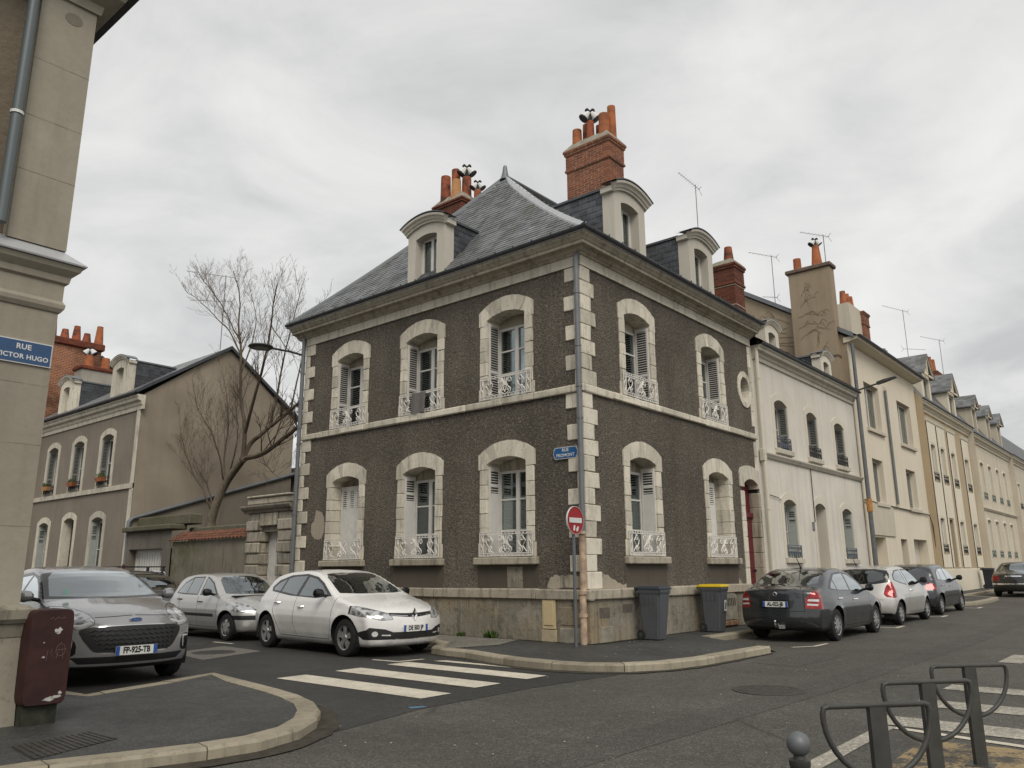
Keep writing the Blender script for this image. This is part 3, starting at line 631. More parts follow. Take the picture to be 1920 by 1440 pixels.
def sash(F, parent, uc, w, z0, z1, rows=(0.34, 0.67), d=-0.27, mat=None, name='window', panes=True, mull=0.10, bar=0.055, reflect=None, top=None):
    """casement frame as the window part, each pane its own child"""
    m = MB(); a, b = uc - w / 2, uc + w / 2
    F.box(m, a, a + bar, z0, z1, d - 0.05, d); F.box(m, b - bar, b, z0, z1, d - 0.05, d)
    F.box(m, a + bar, b - bar, z0, z0 + bar * 1.5, d - 0.05, d - 0.002); F.box(m, a + bar, b - bar, z1 - bar, z1, d - 0.05, d - 0.002)
    cols = [(a + bar, b - bar)]
    if mull: F.box(m, uc - mull / 2, uc + mull / 2, z0 + bar * 1.5, z1 - bar, d - 0.05, d + 0.006); cols = [(a + bar, uc - mull / 2), (uc + mull / 2, b - bar)]
    zs = [z0 + bar * 1.5] + [z0 + (z1 - z0) * r for r in rows] + [z1 - bar]
    for c0, c1 in cols:
        for z in zs[1:-1]: F.box(m, c0, c1, z - 0.016, z + 0.016, d - 0.045, d - 0.006)
    if top is not None: F.poly(m, [(a, z1 + 0.002)] + [(b, z1 + 0.002)] + list(reversed(top)), d - 0.05, d - 0.01)
    o = m.build(name, mat or WHITE_PAINT, parent)
    if panes:
        for c0, c1 in cols:
            for i in range(len(zs) - 1):
                q = MB(); dz = 0.016 if 0 < i else 0; F.box(q, c0 - 0.004, c1 + 0.004, zs[i] + (0.012 if i else -0.004), zs[i + 1] - (0.012 if i < len(zs) - 2 else -0.004), d - 0.032, d - 0.027); q.build('pane', GLASS, o)
    return o
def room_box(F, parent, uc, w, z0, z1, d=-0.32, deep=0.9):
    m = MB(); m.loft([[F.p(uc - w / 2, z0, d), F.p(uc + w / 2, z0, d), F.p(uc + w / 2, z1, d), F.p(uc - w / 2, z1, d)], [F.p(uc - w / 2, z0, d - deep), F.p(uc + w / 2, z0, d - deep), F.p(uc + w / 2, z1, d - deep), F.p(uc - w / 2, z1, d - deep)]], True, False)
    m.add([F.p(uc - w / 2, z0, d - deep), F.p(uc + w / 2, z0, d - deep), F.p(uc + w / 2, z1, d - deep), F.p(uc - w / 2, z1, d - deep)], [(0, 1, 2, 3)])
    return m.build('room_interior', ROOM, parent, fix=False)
def curtain(F, parent, u0, u1, z0, z1, d=-0.50, mat=None, amp=0.02, n=40, name='curtain'):
    m = MB(); A = []; B = []
    for i in range(n + 1):
        u = u0 + (u1 - u0) * i / n; dd = d + amp * math.sin(i * 1.25) + amp * 0.4 * math.sin(i * 0.7 + 1); A.append(F.p(u, z0, dd)); B.append(F.p(u, z1, dd))
    m.loft([A, B], False, False); return m.build(name, mat or CURTAIN, parent, smooth=True, fix=False)
def pleated(F, parent, u0, u1, z0, z1, d=-0.43):
    m = MB(); A = []; B = []; n = int((z1 - z0) / 0.03)
    for i in range(n + 1):
        z = z0 + (z1 - z0) * i / n; dd = d + (0.012 if i % 2 else 0); A.append(F.p(u0, z, dd)); B.append(F.p(u1, z, dd))
    m.loft([A, B], False, False); return m.build('pleated_blind', BLIND, parent, fix=False)

def surround(F, parent, uc, w, zb, zs, zc, jw=0.21, head=0.34, d1=0.03, d0=-0.40, seed=0, hw_extra=0.03, zj=None):
    """jamb stones and voussoirs of a segmental-headed opening, each a stone of its own"""
    rr = random.Random(seed); out = []
    zt = zs - 0.12; n = max(3, round((zt - zb) / 0.30)); hs = [rr.uniform(0.85, 1.15) for _ in range(n)]; t = sum(hs); hs = [h / t * (zt - zb) for h in hs]
    for sg in (-1, 1):
        z = zb
        for k, h in enumerate(hs):
            jj = jw + (0.035 if k == 0 else 0.0) + rr.uniform(-0.008, 0.008)
            a, b = (uc - w / 2 - jj, uc - w / 2) if sg < 0 else (uc + w / 2, uc + w / 2 + jj)
            m = MB(); F.cbox(m, a, b, z + 0.003, z + h - 0.003, d0, d1 + rr.uniform(-0.004, 0.004), 0.010); m.build('stone', LIMESTONE, parent); z += h
    # head: voussoirs between inner and outer arcs, ends carried down to zt
    W = w / 2 + jw + hw_extra; ins = arc_pts(uc, w, zs, zc, 24); zo = zs + 0.20; outs = arc_pts(uc, 2 * W, zo, zc + head, 24); k = 7 if w > 0.9 else 5
    for i in range(k):
        i0, i1 = round(i * 24 / k), round((i + 1) * 24 / k); I = ins[i0:i1 + 1]; O = outs[i0:i1 + 1]
        cu = sum(p[0] for p in I + O) / (len(I) + len(O)); cz = sum(p[1] for p in I + O) / (len(I) + len(O))
        if i == 0: poly = [(uc - W, zt + 0.003)] + O + list(reversed(I)) + [(uc - w / 2, zt + 0.003)]
        elif i == k - 1: poly = O + [(uc + W, zt + 0.003), (uc + w / 2, zt + 0.003)] + list(reversed(I))
        else: poly = O + list(reversed(I))
        poly = [(u + (cu - u) * 0.008, z + (cz - z) * 0.008) for u, z in poly]
        m = MB(); F.poly(m, poly, d0, d1 + rr.uniform(-0.003, 0.005)); m.build('stone', LIMESTONE, parent)
    return [(uc + W - 0.02, zb), (uc - W + 0.02 + 0.0, zb)] if False else None
def hole_for(uc, w, zb, zs, zc, jw=0.21, head=0.34):
    W = w / 2 + jw - 0.03; return [(uc + W, zb - 0.02), (uc - W, zb - 0.02)] + [(u, z - 0.03) for u, z in arc_pts(uc, 2 * W, zs + 0.19, zc + head, 16)]

WIN_L = [(1.97, 'L3'), (4.59, 'L2'), (7.25, 'L1')]; WIN_R = [(2.12, 'RA'), (5.64, 'RB')]
GZ = (1.69, 3.62, 3.74); UZ = (4.99, 6.80, 6.92); OW = 1.06
holesL = [hole_for(u, OW, *GZ) for u, _ in WIN_L] + [hole_for(u, OW, *UZ) for u, _ in WIN_L]
ocu, ocz, ora, orb = 7.58, 6.16, 0.42, 0.50
ell = lambda a, b, n=28: [(ocu + a * math.cos(2 * math.pi * i / n), ocz + b * math.sin(2 * math.pi * i / n)) for i in range(n)]
DU, DW = 7.53, 0.86
holesR = [hole_for(u, OW, *GZ) for u, _ in WIN_R] + [hole_for(u, OW, *UZ) for u, _ in WIN_R] + [ell(ora - 0.03, orb - 0.03), hole_for(DU, DW, -0.1, 3.62, 3.73, 0.2)]
holesR[-1] = [(min(u, 7.99), z) for u, z in holesR[-1]]
m = MB(); wall_mesh(m, FL, [(0, -0.4), (LY, -0.4), (LY, 7.9), (0, 7.9)], holesL, 0.02); m.build('wall', ROUGHCAST, house, fix=False)
m = MB(); wall_mesh(m, FR_, [(0, -0.4), (LX, -0.4), (LX, 7.9), (0, 7.9)], holesR, 0.02); m.build('wall', ROUGHCAST, house, fix=False)
m = MB(); m.add([(0, LY, -0.4), (LX, LY, -0.4), (LX, LY, 7.9), (0, LY, 7.9)], [(0, 1, 2, 3)]); m.build('wall', ROUGHCAST_PLAIN, house, fix=False)
m = MB(); m.add([(LX, 0, -0.4), (LX, LY, -0.4), (LX, LY, 8.0), (LX, 4.6, 12.1), (LX, 0, 8.0)], [(0, 1, 2, 3, 4)]); m.build('wall', ROUGHCAST_PLAIN, house, fix=False)

def house_window(F, u, tagname, upper):
    zb, zs, zc = UZ if upper else GZ
    rr = random.Random(hash(tagname) % 1000 + upper); fz1 = zs - 0.13
    top = [(uu, zz - 0.01) for uu, zz in arc_pts(u, OW - 0.02, zs, zc, 10)]
    rows = (0.36, 0.68) if upper else (0.30, 0.66)
    w = sash(F, house, u, OW - 0.02, zb + 0.02, fz1, rows, -0.36)
    m = MB(); F.poly(m, [(u - OW / 2 + 0.01, fz1 + 0.004), (u + OW / 2 - 0.01, fz1 + 0.004)] + list(reversed(top)), -0.41, -0.37); m.build('head_board', LIMESTONE_DIRTY, w)
    seed = {'L1': 3, 'L2': 5, 'L3': 8, 'RA': 13, 'RB': 21}[tagname] * 2 + int(upper)
    surround(F, w, u, OW, zb, zs, zc, seed=seed)
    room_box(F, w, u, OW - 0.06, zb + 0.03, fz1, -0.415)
    if not upper:
        m = MB(); F.cbox(m, u - 0.83, u + 0.83, 1.54, 1.688, -0.2, 0.13, 0.018); m.build('sill', LIMESTONE_DIRTY, w)
    put(F, RAIL, 'railing', w, u, zb + 0.025, 0.055)
    a, b = u - OW / 2 + 0.006, u + OW / 2 - 0.006
    if tagname in ('L1', 'RB') and not upper:
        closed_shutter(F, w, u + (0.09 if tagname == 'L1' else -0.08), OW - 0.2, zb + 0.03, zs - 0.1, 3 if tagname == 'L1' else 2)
    else:
        lv = (0.04, 0.96) if upper else (0.70, 0.95)
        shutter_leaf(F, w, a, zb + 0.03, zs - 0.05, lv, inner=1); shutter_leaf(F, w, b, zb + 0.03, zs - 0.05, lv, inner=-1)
    return w
wins = {}
for u, n in WIN_L:
    wins[n, 0] = house_window(FL, u, n, False); wins[n, 1] = house_window(FL, u, n, True)
for u, n in WIN_R:
    wins[n, 0] = house_window(FR_, u, n, False); wins[n, 1] = house_window(FR_, u, n, True)
pleated(FL, wins['L3', 0], 1.97 - 0.46, 1.97 + 0.46, 1.8, 2.95); pleated(FR_, wins['RA', 0], 2.12 - 0.46, 2.12 + 0.46, 1.8, 2.95)
curtain(FL, wins['L3', 1], 1.97 - 0.05, 1.97 + 0.42, 5.05, 6.7); curtain(FL, wins['L2', 0], 4.59 - 0.45, 4.59 - 0.02, 1.75, 3.5, mat=BLIND); curtain(FL, wins['L2', 1], 4.59 - 0.4, 4.59 - 0.15, 5.05, 6.7)
curtain(FR_, wins['RA', 1], 2.12 - 0.42, 2.12 - 0.2, 5.05, 6.7)
# round-headed extras on the wide-street front: oval window and red door
o = sash(FR_, house, ocu, 0.62, ocz - 0.38, ocz + 0.38, (), -0.20, mull=0, bar=0.05)
ring_o, ring_i = ell(ora, orb, 24), ell(0.27, 0.35, 24)
for k in range(6):
    idx = [(k * 4 + j) % 24 for j in range(5)]; m = MB(); FR_.poly(m, [ring_o[i] for i in idx] + [ring_i[i] for i in reversed(idx)], -0.2, 0.03); m.build('stone', LIMESTONE, o)
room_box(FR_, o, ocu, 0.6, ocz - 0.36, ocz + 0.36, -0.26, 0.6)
door = MB(); FR_.box(door, DU - 0.42, DU + 0.42, 0.28, 2.75, -0.28, -0.22)
for a, b, z0, z1 in ((-0.36, -0.04, 0.42, 1.1), (0.04, 0.36, 0.42, 1.1), (-0.36, -0.04, 1.25, 2.6), (0.04, 0.36, 1.25, 2.6)): FR_.box(door, DU + a, DU + b, z0, z1, -0.225, -0.205)
FR_.box(door, DU - 0.424, DU + 0.424, 2.752, 2.87, -0.28, -0.16)
door = door.build('door', RED_DOOR, house)
m = MB(); FR_.poly(m, [(DU - 0.42, 2.87), (DU + 0.42, 2.87)] + list(reversed(arc_pts(DU, 0.84, 3.58, 3.70))), -0.26, -0.24); m.build('fanlight', RED_DOOR, door)
m = MB(); FR_.box(m, DU + 0.30, DU + 0.36, 1.35, 1.42, -0.22, -0.15); m.build('handle', IRON, door)
m = MB(); FR_.cbox(m, DU - 0.5, DU + 0.5, 0.0, 0.27, -0.5, 0.14); m.build('doorstep', LIMESTONE_DIRTY, door)
for zz in np.arange(0.28, 3.4, 0.39):
    m = MB(); FR_.cbox(m, DU - 0.65, DU - 0.43, zz + 0.003, min(zz + 0.387, 3.5), -0.45, 0.03); m.build('stone', LIMESTONE, door)
    m = MB(); FR_.cbox(m, DU + 0.43, LX - 0.003, zz + 0.003, min(zz + 0.387, 3.5), -0.45, 0.03); m.build('stone', LIMESTONE_DIRTY, door)
ins = arc_pts(DU, 0.86, 3.6, 3.73, 12); m = MB()
FR_.poly(m, [(DU - 0.67, 3.503), (DU - 0.67, 3.85)] + arc_pts(DU - 0.05, 1.1, 3.98, 4.08, 8) + [(LX - 0.003, 3.9), (LX - 0.003, 3.503), (DU + 0.43, 3.503)] + list(reversed(ins)) + [(DU - 0.43, 3.503)], -0.45, 0.032); m.build('lintel', LIMESTONE, door)
# end strip of dressed stone beside the neighbour
for zz in np.arange(3.96, 7.3, 0.41):
    if 4.75 < zz < 5.0: continue
    m = MB(); FR_.cbox(m, LX - 0.17, LX - 0.002, zz + 0.003, min(zz + 0.407, 7.45), -0.1, 0.025); m.build('stone', LIMESTONE, house)

# plinth and band
m = MB(); m.box((-0.10, -0.10, -0.4), (0.0, LY, 0.895)); m.build('plinth', PLINTH, house)
m = MB(); m.box((0.0, -0.10, -0.4), (DU - 0.66, 0.0, 0.895)); m.build('plinth', PLINTH, house)
def run_stones(F, name, u0, u1, z0, z1, d0, d1, L, mat, seed, wob=0.006, c=0.02):
    rr = random.Random(seed); u = u0
    while u < u1 - 0.02:
        l = min(L * rr.uniform(0.75, 1.2), u1 - u)
        if u1 - (u + l) < 0.25: l = u1 - u
        m = MB(); F.cbox(m, u + 0.002, u + l - 0.002, z0 + rr.uniform(-wob, wob), z1 + rr.uniform(-wob, wob), d0, d1 + rr.uniform(-wob, wob), c); m.build(name, mat, house); u += l
run_stones(FL, 'band_stone', -0.15, LY, 0.885, 1.075, -0.02, 0.155, 1.5, LIMESTONE_DIRTY, 4)
run_stones(FR_, 'band_stone', 0.0, DU - 0.64, 0.885, 1.075, -0.02, 0.155, 1.4, LIMESTONE_DIRTY, 5)
run_stones(FL, 'string_stone', -0.075, LY, 4.835, 4.985, -0.02, 0.075, 1.15, LIMESTONE, 6)
run_stones(FR_, 'string_stone', 0.0, LX, 4.835, 4.985, -0.02, 0.075, 1.1, LIMESTONE, 7)
# quoins
rr = random.Random(31)
def quoin(z, h, k):
    a, b = ((0.38, 0.31) if k % 2 else (0.15, 0.46)); a += rr.uniform(-0.02, 0.02); b += rr.uniform(-0.02, 0.02); d = 0.03 + rr.uniform(-0.004, 0.006)
    t_ = 0.08; poly = [(-d, -d), (-d, a), (t_, a), (t_, t_), (b, t_), (b, -d)]
    m = MB(); m.prism([(x, y, z + 0.004) for x, y in poly], (0, 0, h - 0.008)); o = m.build('quoin_stone', LIMESTONE, house)
    bm = bmesh.new(); bm.from_mesh(o.data); bmesh.ops.bevel(bm, geom=[e for e in bm.edges if e.calc_length() > 0.05], offset=0.012, segments=1, affect='EDGES'); bm.to_mesh(o.data); bm.free()
for z0, z1, n in ((1.078, 4.832, 12), (4.99, 7.47, 8)):
    for k in range(n): quoin(z0 + (z1 - z0) * k / n, (z1 - z0) / n, k)
for z0, z1, n in ((1.078, 4.832, 12), (4.99, 7.47, 8)):
    for k in range(n):
        h = (z1 - z0) / n; a = 0.40 if k % 2 else 0.17; m = MB(); FL.cbox(m, LY - a, LY + 0.02, z0 + h * k + 0.004, z0 + h * (k + 1) - 0.004, -0.15, 0.03, 0.012); m.build('quoin_stone', LIMESTONE, house)

# cornice, flashing, gutter: mitred round the corner
def mitred(name, prof, mat, e0=LY + 0.0, e1=LX, smooth=False, closed=True, parent=house):
    rings = [[(-d, e0, z) for d, z in prof], [(-d, -d, z) for d, z in prof], [(e1, -d, z) for d, z in prof]]; m = MB(); m.loft(rings, closed, closed); return m.build(name, mat, parent, smooth)
mitred('frieze', [(0.0, 7.47), (0.045, 7.47), (0.045, 7.665), (0.06, 7.68), (0.0, 7.68)], LIMESTONE)
mitred('cornice', [(-0.05, 7.682), (0.09, 7.682), (0.10, 7.705), (0.15, 7.73), (0.18, 7.765), (0.20, 7.78), (0.315, 7.79), (0.32, 7.845), (0.345, 7.86), (0.37, 7.89), (0.41, 7.925), (0.43, 7.95), (0.43, 7.975), (-0.05, 7.975)], LIMESTONE_DIRTY, LY + 0.30)
mitred('flashing', [(0.0, 7.977), (0.455, 7.977), (0.455, 7.992), (0.0, 7.992)], ZINC_PALE, LY + 0.33)
gc, gr_ = 0.475, 0.062
g = mitred('gutter', [(gc + gr_ * math.cos(a), 8.055 + gr_ * math.sin(a)) for a in np.linspace(math.pi, 2 * math.pi, 9)] + [(gc + gr_ - 0.008, 8.056), (gc - gr_ + 0.008, 8.056)], ZINC_DARK, LY + 0.36, smooth=False)
for k in range(20):
    u = -0.2 + k * 0.5; m = MB(); pr = [(gc + 0.068 * math.cos(a), 8.055 + 0.068 * math.sin(a)) for a in np.linspace(math.pi, 2 * math.pi, 7)]
    FL.poly(m, [(0, 0)] * 0 or [(0, 0)], 0, 0) if False else None
    m.loft([[(-d, u, z) for d, z in pr], [(-d, u + 0.03, z) for d, z in pr]], False, False); m.box((-gc - 0.075, u, 8.05), (-gc - 0.06, u + 0.03, 8.085)); m.build('gutter_bracket', ZINC_DARK, g, fix=False)
    if u < LX:
        m = MB(); m.loft([[(u, -d, z) for d, z in pr], [(u + 0.03, -d, z) for d, z in pr]], False, False); m.box((u, -gc - 0.075, 8.05), (u + 0.03, -gc - 0.06, 8.085)); m.build('gutter_bracket', ZINC_DARK, g, fix=False)
# rainwater pipes
def pipe(parent, pts, r, mat, name='downpipe', collars=(), cm=None):
    m = MB(); m.tube(pts, r, 12)
    o = m.build(name, mat, parent, smooth=True)
    for z in collars:
        p = pts[0]; m = MB(); m.lathe([(r + 0.012, -0.02), (r + 0.012, 0.02)], (p[0], p[1], z), 12); m.build('collar', mat, o)
    return o
px_, py_ = -0.115, 0.005
pipe(house, [(px_, py_, 2.13), (px_, py_, 4.8), (px_, py_, 7.60)], 0.052, ZINC, collars=(6.85, 5.75, 4.93, 4.3)); m = MB(); m.tube([(px_, py_, 7.55), (-0.10, py_, 7.66), (-0.06, py_, 7.72)], 0.052, 10); m.build('downpipe', ZINC, house, smooth=True)
lowp = pipe(house, [(px_ - 0.05, py_, 0.1), (px_ - 0.05, py_, 0.8), (px_ - 0.05, py_, 1.0), (px_ - 0.02, py_, 1.12), (px_ - 0.02, py_, 2.13)], 0.066, COPPER_PAINT, collars=(2.1,))
for z in (0.62, 1.02): m = MB(); m.lathe([(0.085, -0.03), (0.085, 0.03)], (px_ - 0.05, py_, z), 12); m.build('collar', COPPER_PAINT, lowp)
pipe(house, [(-0.10, LY + 0.02, 0.1), (-0.10, LY + 0.02, 4), (-0.10, LY + 0.02, 7.7)], 0.055, ZINC, collars=(6.7, 5.2, 4.75, 2.9))
# bare patches where the roughcast is lost
def patch(F, pts, mat, d=0.004, name='render_patch', th=0.003, seed=1):
    rr = random.Random(seed); P = []
    n = len(pts)
    for i in range(n):
        a, b = np.array(pts[i]), np.array(pts[(i + 1) % n])
        for k in range(4): q = a + (b - a) * k / 4; P.append((q[0] + rr.uniform(-0.02, 0.02), q[1] + rr.uniform(-0.02, 0.02)))
    V, fs = holed(P, []); m = MB(); m.add([F.p(u, z, d) for u, z in V], fs); return m.build(name, mat, house, fix=False)
patch(FL, [onX(*p) for p in ((594, 957), (604, 960), (609, 975), (607, 1000), (600, 1012), (590, 1012), (583, 998), (584, 985), (590, 975))], BARE_RENDER, seed=2)
patch(FL, [onX(*p) for p in ((1025, 1103), (1030, 1085), (1040, 1079), (1060, 1078), (1076, 1080), (1092, 1078), (1092, 1104))], LIMESTONE_DIRTY, seed=3)
patch(FR_, [onY(*p) for p in ((1128, 1102), (1130, 1074), (1140, 1080), (1158, 1092), (1172, 1096), (1180, 1084), (1190, 1082), (1196, 1100), (1194, 1104))], BARE_RENDER, seed=4)
patch(FR_, [onY(*p) for p in ((1356, 1088), (1360, 1076), (1368, 1077), (1376, 1074), (1384, 1082), (1390, 1092), (1398, 1096), (1400, 1104), (1362, 1096))], BARE_RENDER, seed=5)
for F, u in ((FL, 1.97), (FL, 4.59), (FL, 7.25), (FR_, 2.12), (FR_, 5.64)):
    m = MB(); V, fs = holed([(u - 0.8, 1.085), (u + 0.8, 1.085), (u + 0.82, 1.545), (u - 0.82, 1.545)], []); m.add([F.p(a, z, 0.005) for a, z in V], fs); m.build('render_patch', ROUGHCAST_PLAIN, house, fix=False)
m = MB(); V, fs = holed([(1.55, 1.09), (1.95, 1.09), (1.97, 1.50), (1.56, 1.5)], []); m.add([FL.p(a, z, 0.009) for a, z in V], fs); m.build('render_patch', PLINTH, house, fix=False)
# meter box, vents, hatches in the plinth
(u0, z1), (u1, z0) = onX(1019, 1126, -0.1), onX(1041, 1178, -0.1)
CREAM_PAINT = plain('cream_paint', (0.58, 0.47, 0.28), 0.5, var=0.05)
m = MB(); FL.cbox(m, u1 - 0.02, u0 + 0.02, z0 - 0.02, z1 + 0.02, 0.08, 0.125, 0.008); mbx = m.build('meter_box', CREAM_PAINT, house)
m = MB(); FL.cbox(m, u1 + 0.02, u0 - 0.02, z0 + 0.05, z1 - 0.02, 0.12, 0.14, 0.006); m.build('box_door', CREAM_PAINT, mbx)
m = MB(); FL.cbox(m, u1 - 0.04, u0 + 0.05, 0.10, z0 - 0.03, 0.08, 0.118, 0.01); m.build('render_patch', plain('cream_render', (0.44, 0.37, 0.25), 0.9, var=0.15, bump=0.3), house)
(u0, z1), (u1, z0) = onX(1049, 1138, -0.1), onX(1090, 1174, -0.1)
m = MB(); FL.cbox(m, u1, u0, z0, z1, 0.08, 0.112, 0.008); m.build('plinth_panel', BARE_RENDER if False else PLINTH, house)
m = MB(); FL.cbox(m, u1, u0, 0.10, z0 - 0.05, 0.08, 0.118, 0.012); m.build('plinth_panel', CEMENT, house)
m = MB(); FR_.cbox(m, 0.22, 0.62, 0.1, 0.40, 0.08, 0.115, 0.012); m.build('plinth_panel', CEMENT, house)
m = MB(); FR_.box(m, 0.20, 0.55, 0.55, 0.74, 0.095, 0.103); m.build('plinth_recess', plain('plinth_recess', (0.115, 0.10, 0.085), 0.95, var=0.2), house)
m = MB(); FR_.box(m, 1.0, 1.35, 0.62, 0.78, 0.095, 0.103); m.build('plinth_recess', MATS['plinth_recess'], house)
# pierced cement vent with a rusty foot
(u0, z1), (u1, z0) = onY(1351, 1113, -0.1), onY(1381, 1160, -0.1)
m = MB(); FR_.poly(m, [(u0, z0), (u0, z1 - 0.05)] + arc_pts((u0 + u1) / 2, u1 - u0 - 0.02, z1 - 0.04, z1 + 0.02, 6) + [(u1, z1 - 0.05), (u1, z0)], 0.09, 0.14); vent = m.build('vent_panel', CEMENT, house)
for i in range(7):
    a = u0 + 0.09 + i * (u1 - u0 - 0.18) / 6.5; m = MB(); FR_.box(m, a, a + 0.045, z0 + (z1 - z0) * 0.52, z0 + (z1 - z0) * 0.82, 0.138, 0.143); m.build('slot', ROOM, vent)
m = MB(); FR_.cbox(m, u0 - 0.02, u1 + 0.03, z0 - 0.13, z0 - 0.02, 0.09, 0.16, 0.01); m.build('foot', plain('rusty_cement', (0.25, 0.15, 0.09), 0.9, var=0.5, scale=9), vent)

# ------------------------------------------------------------------ roof
EO, EZ, RH = 0.45, 8.02, 4.18; AX, AY = 3.05, 4.6; RIDGE_Z = EZ + RH
rz = lambda s: EZ + RH * (0.86 * s + 0.14 * s * s)
def rL(Y, s): return np.array([-EO + s * (AX + EO), Y, rz(s)])
def rR(X, s): return np.array([X, -EO + s * (AY + EO), rz(s)])
lim = lambda s: (-EO + s * (AY + EO), LY + EO - s * (LY + EO - AY))
XE = LX + 0.12
NS = 22; ss = np.linspace(0, 1, NS + 1)
roof = MB()
roof.loft([[rL(lim(s)[0], s), rL(lim(s)[1], s)] for s in ss], False, False)
roof.loft([[rR(-EO + s * (AX + EO), s), rR(XE, s)] for s in ss], False, False)
roof.loft([[(-EO + s * (AX + EO), LY + EO - s * (LY + EO - AY), rz(s)), (XE, LY + EO - s * (LY + EO - AY), rz(s))] for s in ss], False, False)
for i in range(len(roof.v)): roof.v[i] = (roof.v[i][0], roof.v[i][1], roof.v[i][2] - 0.025)
roof = roof.build('roof', SLATE_DARK, house, fix=False)
sl = MB(); sl.box((-0.106, 0, 0), (0.106, 0.27, 0.011)); slate_me = sl.mesh('slate'); slate_me.materials.append(SLATE)
DD = 0.26; DHW = 0.62
DC = ((onX(764, 530, -DD)[0] + onX(833, 505, -DD)[0]) / 2, (onY(1155, 480, -DD)[0] + onY(1213, 500, -DD)[0]) / 2, (onY(1295, 520, -DD)[0] + onY(1340, 550, -DD)[0]) / 2)
def slate_mats(fn, rows, bounds, dorm, e0=0.16, du=0.22, rng=random.Random(3)):
    out = []
    for i in range(rows):
        s = (i + 0.0) / rows; a, b = bounds(s); p0 = fn(0.0, s); p1 = fn(0.0, min(1.0, s + 1.0 / rows)); y = Vector(p1 - p0).normalized(); x = Vector(fn(1.0, s) - fn(0.0, s)).normalized()
        n = x.cross(y); n = n if n.z > 0 else -n; x = y.cross(n)
        tilt = Matrix.Rotation(-0.075, 3, x); y2 = tilt @ y; n2 = tilt @ n
        if y2.z > y.z: y2 = Matrix.Rotation(0.075, 3, x) @ y; n2 = Matrix.Rotation(0.075, 3, x) @ n
        c = a + e0 + (0.11 if i % 2 else 0.0); zrow = p0[2]
        while c < b - 0.14:
            if not any(abs(c - dc) < DHW - 0.02 and zrow < 9.55 for dc in dorm):
                p = Vector(fn(c + rng.uniform(-0.006, 0.006), s)) + n * (0.012 + rng.uniform(0, 0.004)); w = 1.0 + rng.uniform(-0.03, 0.01); Mx = Matrix.Identity(4)
                for k in range(3): Mx[k][0], Mx[k][1], Mx[k][2], Mx[k][3] = x[k] * w, y2[k], n2[k], p[k]
                out.append(Mx)
            c += du
    return out
msL = slate_mats(rL, 36, lim, [DC[0]]); msR = slate_mats(rR, 43, lambda s: (-EO + s * (AX + EO), XE), [DC[1], DC[2]], 0.40)
scatter_pieces('slate', roof, slate_me, msL + msR, SLATE, lambda mw: (0 if mw.translation.x < 1.6 and abs(mw.translation.y - 4.6) < 4.4 else 5) + camdist(mw) * 0.2, 300)
def hip(side, wl, wr, mat):
    A, B, Cc = [], [], []
    for s in np.linspace(0.0, 1.0, 24):
        yl = lim(s)[0] if side < 0 else lim(s)[1]; q = rL(yl, s); k = min(1.0, (1 - s) * 6 + 0.12)
        A.append(q + np.array([0, -side * wl * k, 0.075])); B.append(q + np.array([0, 0, 0.11])); Cc.append(q + np.array([wr * k, 0, 0.105]))
    m = MB(); m.loft([A, B, Cc], False, False); m.loft([[p - np.array([0, 0, 0.06]) for p in A], A], False, False); return m.build('hip_flashing', mat, roof, fix=False)
hip(-1, 0.12, 0.42, ZINC_PALE); hip(1, 0.14, 0.25, ZINC)
m = MB(); m.tube([(AX, AY, RIDGE_Z + 0.02), (XE, AY, RIDGE_Z + 0.02)], 0.09, 8); m.build('ridge_capping', ZINC_DARK, roof)
m = MB(); m.lathe([(0.16, -0.06), (0.11, 0.05), (0.075, 0.2), (0.06, 0.33), (0.045, 0.38), (0.01, 0.395)], (AX, AY, RIDGE_Z), 16); m.build('finial', ZINC, roof, smooth=True)

